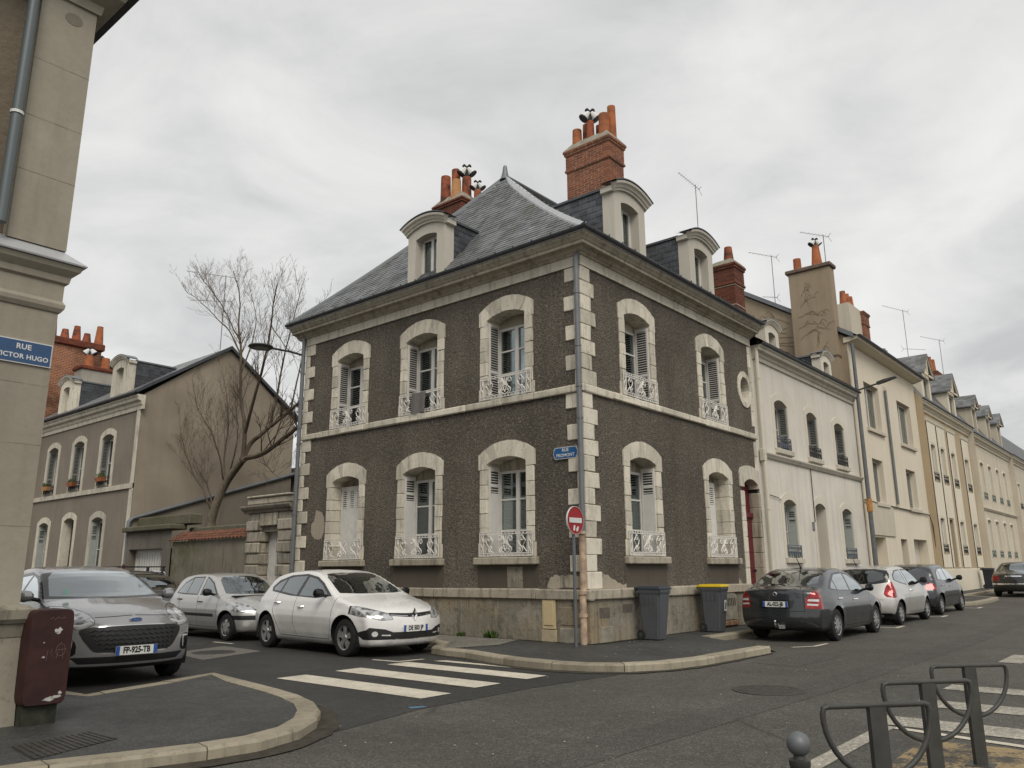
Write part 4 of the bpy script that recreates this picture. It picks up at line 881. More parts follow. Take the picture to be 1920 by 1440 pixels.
def dormer(parent, F, uc, fn_depth, zb=7.8, zsh=9.50, zcr=9.65, w=1.26, ow=0.72, oz=(7.92, 9.27), d=0.0, stone=None, cheek=SLATE_DARK, sc=1.0, label=None, slates=True, capm=None, glazed=True, ret=0.30):
    stone = stone or DORMER_STONE; hw = w / 2; arc = arc_pts(uc, w, zsh, zcr, 14)
    oz0, oz1 = oz; hole = [(uc + ow / 2, oz0), (uc - ow / 2, oz0)] + arc_pts(uc, ow, oz1 - 0.04, oz1 + 0.03, 6)
    m = MB(); wall_mesh(m, F, [(uc + hw, zb), (uc - hw, zb)] + arc, [hole], 0.28, d)
    for a, b in (((uc - hw, zb), (uc - hw, zsh)), ((uc + hw, zsh), (uc + hw, zb))): m.add([F.p(*a, d), F.p(*b, d), F.p(*b, d - ret), F.p(*a, d - ret)], [(0, 1, 2, 3)])
    o = m.build('dormer', stone, parent, fix=False)
    prof = [(0.0, -0.16), (0.05, -0.155), (0.06, -0.11), (0.085, -0.10), (0.11, -0.05), (0.15, -0.02), (0.16, 0.03), (0.0, 0.04)]     # (outwards, off the arc)
    A2 = arc_pts(uc, w + 0.20 * sc, zsh + 0.03, zcr + 0.06, 14); rings = []
    for i, (u, z) in enumerate(A2):
        p, q = A2[max(0, i - 1)], A2[min(len(A2) - 1, i + 1)]; n = np.array([-(q[1] - p[1]), q[0] - p[0]]); n = n / np.linalg.norm(n)
        rings.append([F.p(u + n[0] * h * sc, z + n[1] * h * sc, d + e * sc) for e, h in prof])
    m = MB(); m.loft(rings); m.build('cornice', stone, o)
    # returns of the cornice along the stone cheeks
    for sg in (-1, 1):
        m = MB(); F.cbox(m, uc + sg * (hw + 0.04 * sc) - 0.05 * sc, uc + sg * (hw + 0.04 * sc) + 0.05 * sc, zsh - 0.11 * sc, zsh + 0.03, d - ret, d - 0.002, 0.012); m.build('cornice', stone, o)
    back = fn_depth(zsh); fd = lambda z: max(fn_depth(z), ret - d)
    A3 = arc_pts(uc, w + 0.30 * sc, zsh + 0.06, zcr + 0.115 * sc, 14)
    m = MB(); m.loft([[F.p(u, z, d + 0.17 * sc) for u, z in A3], [F.p(u, z, d - ret) for u, z in A3]], False, False); m.loft([[F.p(u, z + 0.025, d + 0.17 * sc) for u, z in A3], [F.p(u, z + 0.025, d - ret) for u, z in A3]], False, False)
    m.loft([[F.p(u, z, d + 0.17 * sc) for u, z in A3], [F.p(u, z + 0.025, d + 0.17 * sc) for u, z in A3]], False, False); m.build('capping', capm or ZINC_DARK, o, fix=False)
    # flat roof behind the front, slate cheeks down to the roof slope
    m = MB(); m.add([F.p(uc - hw, zsh + 0.02, d - ret + 0.05), F.p(uc + hw, zsh + 0.02, d - ret + 0.05), F.p(uc + hw, zsh + 0.06, -back), F.p(uc - hw, zsh + 0.06, -back)], [(0, 1, 2, 3)]); m.build('dormer_roof', capm or ZINC_DARK, o, fix=False)
    for sg in (-1, 1):
        u = uc + sg * (hw - 0.03); rows = 12 if slates else 1; m = MB()
        k = 0
        for i in range(rows):
            za, zc_ = zb + (zsh + 0.02 - zb) * i / rows, zb + (zsh + 0.02 - zb) * (i + 1) / rows; e0 = d - ret + 0.03; e1 = -fd(za)
            if not slates: m.add([F.p(u, zb, e0), F.p(u, zsh + 0.02, e0), F.p(u, zsh + 0.02, -back), F.p(u, zb, -back)], [(0, 1, 2, 3)]); continue
            x = e0 - (0.1 if i % 2 else 0)
            x = e0
            first = True
            while x > e1 - 0.1:
                L = 0.1 if (first and i % 2) else 0.2; first = False
                m.obox(F.p(u, za, x), -F.N * (L - 0.006), F.U * sg * (0.014 + 0.004 * RND.random()), np.array([0, 0, zc_ - za + 0.02]) - F.U * sg * 0.008); x -= L
        q = m.build('cheek_slates', cheek, o); q['kind'] = 'stuff'
        if slates:
            m = MB(); m.add([F.p(u, zb, d - ret + 0.03), F.p(u, zsh + 0.02, d - ret + 0.03), F.p(u, zsh + 0.02, -back), F.p(u, zb, -back)], [(0, 1, 2, 3)]); m.build('cheek', SLATE_DARK, o, fix=False)
        m = MB(); F.box(m, u - 0.05, u + 0.05, zsh + 0.02, zsh + 0.075, -back, d - ret + 0.02); m.build('edge_flashing', ZINC_DARK if capm is None else capm, o)
    # casement: a sub-part of the dormer with its glass
    fm = MB(); a, b = uc - ow / 2, uc + ow / 2; D = d - 0.22
    F.box(fm, a, a + 0.07, oz0, oz1, D - 0.05, D); F.box(fm, b - 0.07, b, oz0, oz1, D - 0.05, D); F.box(fm, a, b, oz1 - 0.05, oz1 + 0.03, D - 0.049, D - 0.001); F.box(fm, a, b, oz0, oz0 + 0.07, D - 0.049, D - 0.001); F.box(fm, uc - 0.04, uc + 0.04, oz0, oz1, D - 0.048, D + 0.005)
    fm.build('window_frame', WHITE_PAINT, o)
    for c0, c1 in ((a + 0.045, uc - 0.035), (uc + 0.035, b - 0.045)):
        m = MB(); F.box(m, c0, c1, oz0 + 0.06, oz1 - 0.04, D - 0.03, D - 0.026); m.build('pane', GLASS, o)
    m = MB(); m.loft([[F.p(a, oz0, D - 0.06), F.p(b, oz0, D - 0.06), F.p(b, oz1, D - 0.06), F.p(a, oz1, D - 0.06)], [F.p(a, oz0, D - 0.7), F.p(b, oz0, D - 0.7), F.p(b, oz1, D - 0.7), F.p(a, oz1, D - 0.7)]], True, False); m.build('room_interior', ROOM, o, fix=False)
    q = curtain(F, o, a + 0.05, b - 0.05, oz0 + 0.05, oz1 - 0.05, D - 0.08, BLIND, 0.012, 24)
    return o
DORMER_STONE = render_mat('painted_dormer', (0.56, 0.53, 0.46), (0.50, 0.47, 0.40), 30, 0.15, 0.35, 0.004)
def inv_s(z):
    a, b, c = 0.14, 0.86, -(z - EZ) / RH; return (-b + math.sqrt(max(0, b * b - 4 * a * c))) / (2 * a)
depL = lambda z: inv_s(z) * (AX + EO) - EO; depR = lambda z: inv_s(z) * (AY + EO) - EO
dormer(house, FL, DC[0], depL, d=DD); dormer(house, FR_, DC[1], depR, d=DD); dormer(house, FR_, DC[2], depR, d=DD)

# ------------------------------------------------------------------ chimneys
def brick_course(x0, x1, y0, y1, z, h, odd, L=0.225, dp=0.105, j=0.018):
    out = []
    def runx(a, b, y, n):
        k = max(1, round((b - a) / L)); l = (b - a) / k
        for i in range(k): out.append(((a + i * l + (j / 2 if i else 0), y, z + j / 2), (a + (i + 1) * l - (j / 2 if i < k - 1 else 0), y + n, z + h - j / 2)))
    def runy(a, b, x, n):
        k = max(1, round((b - a) / L)); l = (b - a) / k
        for i in range(k): out.append(((x, a + i * l + (j / 2 if i else 0), z + j / 2), (x + n, a + (i + 1) * l - (j / 2 if i < k - 1 else 0), z + h - j / 2)))
    if odd: runx(x0, x1, y0, dp); runx(x0, x1, y1 - dp, dp); runy(y0 + dp, y1 - dp, x0, dp); runy(y0 + dp, y1 - dp, x1 - dp, dp)
    else: runy(y0, y1, x0, dp); runy(y0, y1, x1 - dp, dp); runx(x0 + dp, x1 - dp, y0, dp); runx(x0 + dp, x1 - dp, y1 - dp, dp)
    return out
unit = MB(); unit.box((0, 0, 0), (1, 1, 1)); brick_me = {}
def brick_unit(mat):
    if mat.name not in brick_me: me = unit.mesh('brick'); me.materials.append(mat); brick_me[mat.name] = me
    return brick_me[mat.name]
def chimney(parent, x0, x1, y0, y1, z0, z1, mat, mort, limit, cap=0.05, name='chimney', face=lambda c: True, h=0.069):
    core = []; bs = []; k = 0; n = int((z1 - z0) / h)
    while k < n:
        e = 0.0
        if n - k <= 1: e = cap * 1.5
        elif n - k <= 2: e = cap
        elif n - k <= 9: e = cap * 0.35 if n - k < 9 else cap * 0.8
        bs += brick_course(x0 - e, x1 + e, y0 - e, y1 + e, z0 + k * h, h, k % 2); core.append((e, z0 + k * h)); k += 1
    m = MB()
    for e, zz in core: e -= 0.006; m.box((x0 - e, y0 - e, zz + 0.0005), (x1 + e, y1 + e, zz + h - 0.0005))
    o = m.build(name, mort, parent)
    mats = [Matrix.Translation(a) @ Matrix.Diagonal((b[0] - a[0], b[1] - a[1], b[2] - a[2], 1)) for a, b in bs]
    scatter_pieces('brick', o, brick_unit(mat), mats, mat, lambda mw: (0 if face(mw.translation) else 50) - mw.translation.z, limit, 'inner_bricks')
    return o, z0 + n * h
def flaunching(o, x0, x1, y0, y1, z, h=0.28, e=0.07):
    m = MB(); R = lambda a, hh: [(x0 - a, y0 - a, z + hh), (x1 + a, y0 - a, z + hh), (x1 + a, y1 + a, z + hh), (x0 - a, y1 + a, z + hh)]
    m.loft([R(e, 0), R(e - 0.02, 0.04), R(e - 0.09, 0.13), R(e - 0.2, h)]); m.build('mortar_cap', CEMENT, o)
def pot(o, x, y, z, h, r0, r1, mat, lip=True, name='chimney_pot'):
    m = MB(); m.lathe([(r0 * 1.15, -0.12), (r0, 0.05), (r1 * 1.02, h * 0.9), (r1, h), (r1 * 0.8, h), (r1 * 0.78, h - 0.12), (0.01, h - 0.12)], (x, y, z), 16); return m.build(name, mat, o, smooth=True)
def cowl(o, x, y, z, s=1.0, ang=0.8):
    c, k = math.cos(ang), math.sin(ang)
    m = MB(); m.tube([(x, y, z - 0.1), (x, y, z + 0.30 * s)], [0.07 * s, 0.05 * s], 8)
    for sg in (-1, 1): m.lathe([(0.01, 0.0), (0.05 * s, 0.03 * s), (0.06 * s, 0.07 * s), (0.03 * s, 0.11 * s)], (x + sg * c * 0.07 * s, y - sg * k * 0.07 * s, z + 0.25 * s), 8)
    m.build('cowl_stem', COWL_BLACK, o)
    for sg in (-1, 1):
        a = np.array([x + sg * c * 0.03 * s, y - sg * k * 0.03 * s, z + 0.25 * s]); d = np.array([sg * c * 0.13, -sg * k * 0.13, -0.16]) * s
        m = MB(); m.tube([a, a + d * 0.6, a + d], [0.06 * s, 0.10 * s, 0.12 * s], 10); m.build('cowl_hood', COWL_WHITE, o)
        m = MB(); m.tube([a + d * 0.95, a + d * 1.14], 0.127 * s, 10); m.build('cowl_rim', COWL_BLACK, o)
cx0, cx1, cy0, cy1 = 3.5, 4.2, 1.42, 2.78
ch, zt = chimney(house, cx0, cx1, cy0, cy1, 9.2, 12.52, BRICK, MORTAR, 292, face=lambda c: c.x < cx0 + 0.02 or c.y < cy0 + 0.02)
flaunching(ch, cx0, cx1, cy0, cy1, zt)
for x, y, h, r, mt in ((3.72, 2.56, 0.52, 0.125, POT), (3.95, 2.38, 0.72, 0.12, POT), (3.72, 2.12, 0.62, 0.10, POT_SOOT), (3.98, 1.98, 0.55, 0.11, POT_SOOT), (3.72, 1.68, 0.66, 0.135, POT), (3.98, 1.60, 0.98, 0.11, POT)): pot(ch, x, y, zt + 0.16, h, r * 1.12, r, mt)
cowl(ch, 3.72, 2.12, zt + 0.78, 1.1)
lx0, lx1, ly0, ly1 = 3.5, 4.15, 6.72, 7.86
ch, zt = chimney(house, lx0, lx1, ly0, ly1, 9.6, 12.5, BRICK_DARK, MORTAR_DARK, 0, cap=0.06)
flaunching(ch, lx0, lx1, ly0, ly1, zt)
for x, y, h, r, mt in ((3.68, 7.60, 0.86, 0.15, POT_SOOT), (3.95, 7.42, 1.15, 0.135, POT_SOOT), (3.66, 7.12, 0.58, 0.145, POT_PALE), (3.98, 6.98, 0.75, 0.14, POT_SOOT)): pot(ch, x, y, zt + 0.16, h, r * 1.1, r, mt)
cowl(ch, 3.98, 6.98, zt + 0.95, 1.15, 0.8); pot(ch, 4.02, 6.55, zt - 0.2, 0.55, 0.12, 0.11, POT); cowl(ch, 4.02, 6.55, zt + 0.35, 0.95, 0.8)
tx0, tx1, ty0, ty1 = 8.0, 8.62, 0.22, 0.86
ch, zt = chimney(house, tx0, tx1, ty0, ty1, 7.6, 10.02, BRICK_DARK, MORTAR_DARK, 0, cap=0.05)
for zz in (8.75, 9.35): m = MB(); m.box((tx0 - 0.012, ty0 - 0.012, zz), (tx1 + 0.012, ty1 + 0.012, zz + 0.025)); m.build('mortar_band', MORTAR, ch)
flaunching(ch, tx0, tx1, ty0, ty1, zt, 0.2); pot(ch, 8.3, 0.48, zt + 0.12, 0.5, 0.15, 0.11, POT_SOOT); pot(ch, 8.35, 1.4, zt - 0.3, 0.9, 0.15, 0.12, POT_SOOT)
# ------------------------------------------------------------------ the row of houses along the wide street
def ring(F, parent, uc, w, zb, zs, zc, jw, head, mat, d1=0.02, d0=-0.24, name='surround', foot=0.0):
    W = w / 2 + jw; w = w - 0.016; zc -= 0.008; zs -= 0.008; ins = arc_pts(uc, w, zs, zc, 10); outs = arc_pts(uc, 2 * W, zs + head * 0.6, zc + head, 10)
    m = MB(); F.poly(m, [(uc - W, zb - foot)] + outs + [(uc + W, zb - foot), (uc + w / 2, zb - foot)] + list(reversed(ins)) + [(uc - w / 2, zb - foot)], d0, d1); return m.build(name, mat, parent)
def rect_hole(uc, w, zb, zs, zc, n=8): return arch_loop(uc, w, zb, zs, zc, n)
def small_rail(name, w, h, mat, kind=0):
    m = MB(); hw = w / 2
    m.box((-hw, -0.012, h - 0.015), (hw, 0.012, h + 0.005)); m.box((-hw, -0.01, h * 0.45), (hw, 0.01, h * 0.45 + 0.015))
    for u in (-hw, hw): m.box((u - 0.01, -0.01, -0.05), (u + 0.01, 0.01, h))
    n = max(3, int(w / 0.16))
    for i in range(n):
        u = -hw + (i + 0.5) * w / n
        m.tube([(a, 0, z) for a, z in spiral(u, h * 0.72, w / n * 0.36, 0.01, 0, 5.5, 10)], 0.011, 4); m.tube([(u - w / n * 0.4, 0, h * 0.45), (u, 0, h * 0.05), (u + w / n * 0.4, 0, h * 0.45)], 0.012, 4)
        m.tube([(u, 0, h * 0.45), (u, 0, h * 0.2)], 0.01, 4)
    me = m.mesh(name); me.materials.append(mat); return me
def win(parent, F, uc, w, zb, zs, zc, depth=0.24, fmat=None, rows=(0.5,), ringm=None, jw=0.16, head=0.2, rail=None, shut=None, sill=None, curt=False, d1=0.02, mull=0.08, closed=None, foot=0.0):
    o = sash(F, parent, uc, w - 0.01, zb + 0.01, zs - 0.02, rows, -depth, fmat or WHITE_PAINT, mull=mull, bar=0.05)
    if zc - zs > 0.01: m = MB(); F.poly(m, [(uc - w / 2 + 0.005, zs - 0.018), (uc + w / 2 - 0.005, zs - 0.018)] + list(reversed([(u, z - 0.004) for u, z in arc_pts(uc, w - 0.01, zs, zc, 8)])), -depth - 0.05, -depth - 0.01); m.build('head_board', fmat or WHITE_PAINT, o)
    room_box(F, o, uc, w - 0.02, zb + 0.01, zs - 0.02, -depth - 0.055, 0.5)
    if ringm: ring(F, o, uc, w, zb, zs, zc, jw, head, ringm, d1, -depth, foot=foot)
    if rail: put(F, rail, 'railing', o, uc, zb + 0.02, 0.05)
    if sill: m = MB(); F.cbox(m, uc - w / 2 - 0.12, uc + w / 2 + 0.12, zb - 0.14, zb + 0.002, -depth, 0.10, 0.012); m.build('sill', sill, o)
    if shut:
        mat, lv = shut
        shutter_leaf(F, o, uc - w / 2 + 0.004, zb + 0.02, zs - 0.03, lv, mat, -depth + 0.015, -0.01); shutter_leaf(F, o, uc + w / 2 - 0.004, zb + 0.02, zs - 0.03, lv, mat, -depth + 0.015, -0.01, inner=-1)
    if curt: curtain(F, o, uc - w / 2 + 0.04, uc + w / 2 - 0.04, zb + 0.04, zs - 0.05, -depth - 0.12, CURTAIN, 0.015, 24)
    return o
def door_(parent, F, uc, w, zb, z1, depth, mat, name='door', panels=True, handle=True):
    m = MB(); F.box(m, uc - w / 2, uc + w / 2, zb, z1, -depth - 0.05, -depth)
    if panels:
        for a, b in ((0.06, 0.32), (0.38, 0.92)):
            for s0, s1 in ((-0.42, -0.05), (0.05, 0.42)): F.box(m, uc + w * s0, uc + w * s1, zb + (z1 - zb) * a, zb + (z1 - zb) * b, -depth - 0.001, -depth + 0.018)
    o = m.build(name, mat, parent)
    if handle: m = MB(); F.box(m, uc + w * 0.36, uc + w * 0.42, zb + 1.0, zb + 1.06, -depth, -depth + 0.06); m.build('handle', IRON, o)
    return o
def cornice_run(parent, F, u0, u1, z, prof, mat, name='cornice'):
    m = MB(); m.loft([[F.p(u0, z + h, d) for d, h in prof], [F.p(u1, z + h, d) for d, h in prof]]); return m.build(name, mat, parent)
CORN = [(-0.02, -0.28), (0.05, -0.28), (0.06, -0.18), (0.10, -0.15), (0.12, -0.08), (0.22, -0.04), (0.24, 0.03), (0.28, 0.06), (0.28, 0.10), (-0.02, 0.10)]
BAND = [(-0.02, -0.07), (0.05, -0.07), (0.09, -0.01), (0.12, 0.03), (0.12, 0.07), (0.02, 0.10), (-0.02, 0.10)]
def gutter_run(parent, F, u0, u1, z, d=0.32, r=0.06, mat=None):
    pr = [(d + r * math.cos(a), z + 0.06 + r * math.sin(a)) for a in np.linspace(math.pi, 2 * math.pi, 8)]; m = MB(); m.loft([[F.p(u0, h, e) for e, h in pr], [F.p(u1, h, e) for e, h in pr]], False, False)
    m.loft([[F.p(u0, z + 0.05, d - 0.05), F.p(u0, z + 0.05, d + 0.055)], [F.p(u1, z + 0.05, d - 0.05), F.p(u1, z + 0.05, d + 0.055)]], False, False); return m.build('gutter', mat or ZINC_DARK, parent, fix=False)

# --- white painted house
WX0, WX1 = 8.1, 16.95
WHITE_WALL = render_mat('white_limewash', (0.72, 0.68, 0.60), (0.62, 0.585, 0.51), 26, 0.25, 0.5, 0.008)
WHITE_TRIM = render_mat('white_trim', (0.68, 0.63, 0.535), (0.61, 0.565, 0.475), 30, 0.12, 0.25, 0.004)
WHITE_CORNICE = render_mat('stained_white_cornice', (0.58, 0.54, 0.455), (0.48, 0.445, 0.37), 20, 0.3, 0.7, 0.008)
white = thing('white_house', 'white painted two-storey house with stone cornice beside the roughcast house', 'house')
FW = Fr((0, 0.02, 0), (1, 0, 0), (0, -1, 0))
GREEN_GREY = plain('grey_green_shutter', (0.40, 0.43, 0.40), 0.55, var=0.08); GREY_SHUT = plain('grey_shutter', (0.26, 0.27, 0.25), 0.6, var=0.1)
SLATE_BLUE = plain('blue_grey_iron', (0.10, 0.12, 0.15), 0.5)
up = [(10.08, 0.98), (12.57, 0.92), (15.12, 0.98)]; gw = [(10.18, 0.95), (15.1, 0.98)]; gd = (12.62, 0.92)
UZW = (4.78, 6.12, 6.26); GZW = (1.72, 3.24, 3.37); DZW = (0.3, 3.27, 3.40)
holes = [rect_hole(u, w, *UZW) for u, w in up] + [rect_hole(u, w, *GZW) for u, w in gw] + [rect_hole(*gd, *DZW)]
m = MB(); wall_mesh(m, FW, [(WX0 + 0.001, -0.3), (WX1, -0.3), (WX1, 7.55), (WX0 + 0.001, 7.55)], holes, 0.3); m.build('wall', WHITE_WALL, white, fix=False)
m = MB(); m.add([(WX1, 0.02, 4), (WX1, 7.5, 4), (WX1, 7.5, 7.5), (WX1, 3.9, 9.6), (WX1, 0.02, 7.6)], [(0, 1, 2, 3, 4)]); m.build('wall', WHITE_WALL, white, fix=False)
RW1 = small_rail('railing', 0.98, 0.34, SLATE_BLUE); RW2 = small_rail('railing', 0.98, 0.34, IRON)
for i, (u, w) in enumerate(up): win(white, FW, u, w, *UZW, 0.28, ringm=WHITE_TRIM, jw=0.17, head=0.2, rail=(RW1, RW2, RW2)[i], shut=((GREY_SHUT, (0.03, 0.97))), sill=WHITE_CORNICE, curt=i == 0)
for i, (u, w) in enumerate(gw): win(white, FW, u, w, *GZW, 0.28, ringm=WHITE_TRIM, jw=0.17, head=0.2, rail=RW1, shut=((GREEN_GREY, (0.68, 0.9))), sill=WHITE_CORNICE)
d = door_(white, FW, gd[0], gd[1] - 0.02, 0.3, 2.7, 0.5, plain('olive_door', (0.10, 0.09, 0.06), 0.5)); ring(FW, d, *gd, *DZW, 0.17, 0.2, WHITE_TRIM, 0.02, -0.5)
m = MB(); FW.box(m, gd[0] - 0.44, gd[0] + 0.44, 2.7, 3.3, -0.54, -0.5); m.build('fanlight', GLASS, d)
m = MB(); FW.cbox(m, gd[0] - 0.55, gd[0] + 0.55, 0.0, 0.29, -0.5, 0.12); m.build('doorstep', WHITE_CORNICE, d)
m = MB(); FW.cbox(m, 11.82, 11.98, 2.55, 2.8, 0.0, 0.03, 0.01); m.build('number_plate', ZINC, white)
cornice_run(white, FW, WX0 + 0.25, WX1, 4.49, BAND, WHITE_CORNICE, 'string_course'); cornice_run(white, FW, WX0 + 0.22, WX1, 7.46, CORN, WHITE_CORNICE)
gutter_run(white, FW, WX0 + 0.2, WX1, 7.56, 0.30)
pipe(white, [(8.36, -0.10, 0.15), (8.36, -0.10, 7.5)], 0.055, WHITE_TRIM, collars=(6.6, 4.5, 3.0)); m = MB(); FW.cbox(m, 8.25, 8.47, 4.28, 4.62, 0.03, 0.16, 0.02); m.build('rain_hopper', WHITE_CORNICE, white)
rzW = lambda Y: 7.66 + (Y + 0.32) * 0.62
m = MB(); m.add([(WX0, -0.32, 7.66), (WX1, -0.32, 7.66), (WX1, 4.2, rzW(4.2)), (WX0, 4.2, rzW(4.2))], [(0, 1, 2, 3)]); m.add([(WX0, 4.2, rzW(4.2)), (WX1, 4.2, rzW(4.2)), (WX1, 8.5, 7.6), (WX0, 8.5, 7.6)], [(0, 1, 2, 3)]); m.build('roof', SLATE_DARK, white, fix=False)
depW = lambda z: (z - 7.66) / 0.62 - 0.32
for u in (9.62, 14.15): dormer(white, FW, u, depW, zb=7.55, zsh=8.36, zcr=8.50, w=0.98, ow=0.52, oz=(7.66, 8.18), d=0.12, stone=WHITE_TRIM, sc=0.7, capm=ZINC)

# --- tall cream building with the ivy-scarred side wall
TX0, TX1, TZ = 16.97, 26.0, 9.55
cream = thing('cream_apartment_building', 'tall cream rendered building with garage doors and ivy-scarred side chimney', 'building')
CREAM = render_mat('cream_render', (0.72, 0.65, 0.52), (0.66, 0.595, 0.47), 30, 0.12, 0.25, 0.004)
CREAM_LOW = render_mat('grey_cream_render', (0.58, 0.525, 0.43), (0.52, 0.47, 0.38), 30, 0.15, 0.3, 0.004)
TAN = render_mat('tan_render', (0.36, 0.29, 0.205), (0.30, 0.24, 0.17), 22, 0.25, 0.45, 0.006)
FT = Fr((0, 0.0, 0), (1, 0, 0), (0, -1, 0))
def pxrect(x0, y0, x1, y1):
    a = onY(x0, y0); b = onY(x1, y0); c = onY((x0 + x1) / 2, y1); return (a[0] + b[0]) / 2, b[0] - a[0], c[1], (a[1] + b[1]) / 2
tw = [pxrect(1619, 722, 1645, 803), pxrect(1681, 757, 1704, 832), pxrect(1635, 862, 1654, 942), pxrect(1698, 882, 1715, 953)]
td = [pxrect(1637, 1007, 1661, 1075), pxrect(1689, 1011, 1701, 1082), pxrect(1713, 1012, 1738, 1080)]
holes = [rect_hole(u, w, b, t, t, 1) for u, w, b, t in tw] + [rect_hole(u, w, 0.15, t, t, 1) for u, w, b, t in td]
m = MB(); V, fs = [], []
wall_mesh(m, FT, [(TX0, -0.3), (TX1, -0.3), (TX1, TZ), (TX0, TZ)], holes, 0.4); m.build('wall', CREAM, cream, fix=False)
for i, (u, w, b, t) in enumerate(tw): win(cream, FT, u, w, b, t, t, 0.2, sill=CREAM_LOW, curt=i in (0, 1, 3), rows=(), closed=None)
GARAGE = plain('pale_garage_door', (0.60, 0.56, 0.50), 0.5, var=0.05)
for i, (u, w, b, t) in enumerate(td):
    dd = door_(cream, FT, u, w - 0.02, 0.17, t - 0.01, 0.36, GARAGE if i != 1 else plain('brown_door', (0.14, 0.11, 0.08), 0.5), 'garage_door' if i != 1 else 'door', panels=i == 1)
    if i != 1:
        for k in range(1, 6): m = MB(); FT.box(m, u - w / 2 + 0.02 + k * w / 6, u - w / 2 + 0.035 + k * w / 6, 0.2, t - 0.03, -0.362, -0.356); m.build('groove', CREAM_LOW, dd)
m = MB(); u0 = onY(1632, 1002)[0]; FT.cbox(m, u0, onY(1678, 1002)[0], onY(1650, 1004)[1], onY(1650, 948)[1], -0.02, 0.05, 0.01); m.build('render_panel', CREAM_LOW, cream)
cornice_run(cream, FT, TX0 + 0.02, TX1, 3.72, [(-0.02, -0.03), (0.035, -0.03), (0.035, 0.03), (-0.02, 0.03)], CREAM_LOW, 'string_course')
m = MB(); FT.box(m, 21.0, 21.5, 3.8, 8.6, 0.0, 0.012); m.build('recessed_strip', CREAM_LOW, cream)
pipe(cream, [(21.05, -0.08, 3.85), (21.05, -0.08, 8.4)], 0.05, ZINC)
cornice_run(cream, FT, TX0 - 0.05, TX1, TZ + 0.1, [(-0.1, -0.12), (0.10, -0.10), (0.38, -0.02), (0.42, 0.04), (0.42, 0.08), (-0.1, 0.08)], CREAM)
gutter_run(cream, FT, TX0 - 0.05, TX1, TZ + 0.16, 0.46, 0.07)
m = MB(); m.add([(TX0, 0, 0), (TX0, 9, 0), (TX0, 9, 9.6), (TX0, 4.6, 12.75), (TX0, 0, 9.75)], [(0, 1, 2, 3, 4)]); m.build('side_wall', TAN, cream, fix=False)
m = MB(); m.add([(TX0 - 0.12, -0.45, 9.72), (TX1, -0.45, 9.72), (TX1, 4.6, 12.95), (TX0 - 0.12, 4.6, 12.95)], [(0, 1, 2, 3)]); m.add([(TX0 - 0.12, 4.6, 12.95), (TX1, 4.6, 12.95), (TX1, 9.2, 9.8), (TX0 - 0.12, 9.2, 9.8)], [(0, 1, 2, 3)]); m.build('roof', SLATE_DARK, cream, fix=False)
m = MB(); m.loft([[(TX0 - 0.14, -0.3, 9.66), (TX0 - 0.02, -0.3, 9.66), (TX0 - 0.02, -0.3, 9.84), (TX0 - 0.14, -0.3, 9.84)], [(TX0 - 0.14, 4.6, 12.78), (TX0 - 0.02, 4.6, 12.78), (TX0 - 0.02, 4.6, 12.96), (TX0 - 0.14, 4.6, 12.96)]]); m.build('verge_flashing', ZINC, cream)
m = MB(); m.box((TX0 - 0.34, 0.24, 5.0), (TX0 + 0.16, 1.80, 12.52)); slab = m.build('chimney', TAN, cream)
m = MB(); m.cbox((TX0 - 0.42, 0.16, 12.52), (TX0 + 0.24, 1.90, 12.68), 0.03); m.build('chimney_cap', MORTAR_DARK, slab)
m = MB(); m.box((TX0 - 0.36, 0.22, 9.0), (TX0 + 0.1, 1.82, 9.07)); m.build('chimney_band', plain('band_stain', (0.15, 0.11, 0.075), 0.9), slab)
pot(slab, TX0 - 0.08, 1.5, 12.68, 0.5, 0.15, 0.14, POT); pot(slab, TX0 - 0.08, 0.75, 12.68, 0.85, 0.2, 0.13, POT); cowl(slab, TX0 - 0.08, 0.75, 13.5, 1.0, 0.9)
# bare creeper stems clinging to the side wall and the stack
rr = random.Random(5); m = MB()
def creep(mb, X, Y0, z0, Y1, z1, lv, x_off):
    n = 7; pts = []
    for i in range(n + 1):
        f = i / n; pts.append((X - x_off, Y0 + (Y1 - Y0) * f, z0 + (z1 - z0) * f + 0.16 * math.sin(f * 3.0) + rr.uniform(-0.035, 0.035)))
    mb.tube(pts, [0.007 * (1 - 0.5 * i / n) for i in range(n + 1)], 3)
    if lv:
        for k in range(4):
            p = pts[rr.randrange(2, n)]; creep(mb, X, p[1], p[2], p[1] + (Y1 - Y0) * rr.uniform(0.2, 0.45), p[2] + rr.uniform(-0.25, 0.3), lv - 1, x_off)
for k in range(13): creep(m, TX0, 1.9 + rr.uniform(0, 0.3), 8.4 + k * 0.19, 3.6 + rr.uniform(-0.8, 0.9), 8.6 + k * 0.17 + rr.uniform(-0.2, 0.5), 1, 0.012)
for k in range(9): creep(m, TX0 - 0.34, 1.78 - rr.uniform(0, 0.9), 8.2 + k * 0.42, 0.3 + rr.uniform(0, 0.8), 8.5 + k * 0.36 + rr.uniform(-0.1, 0.5), 1, 0.012)
cr = m.build('creeper', plain('bare_creeper', (0.19, 0.142, 0.098), 0.9), None)
tag(cr, 'leafless creeper stems spread over the tan side wall', 'creeper', kind='stuff')
ch, zt = chimney(cream, 24.2, 25.0, 1.3, 2.3, 11.0, 12.9, BRICK, MORTAR, 0); m = MB(); m.box((22.6, 1.4, 10.5), (24.2, 2.2, 12.9)); m.build('chimney', CREAM_LOW, cream)
for k in range(3): pot(ch, 23.2 + k * 0.5, 1.8, 12.9, 0.75, 0.17, 0.12, POT)
m = MB(); m.lathe([(0.13, 0), (0.13, 0.6), (0.2, 0.62), (0.2, 0.7), (0.13, 0.72), (0.13, 0.8)], (25.2, 0.9, 10.4), 10); m.build('metal_flue', ZINC, cream)

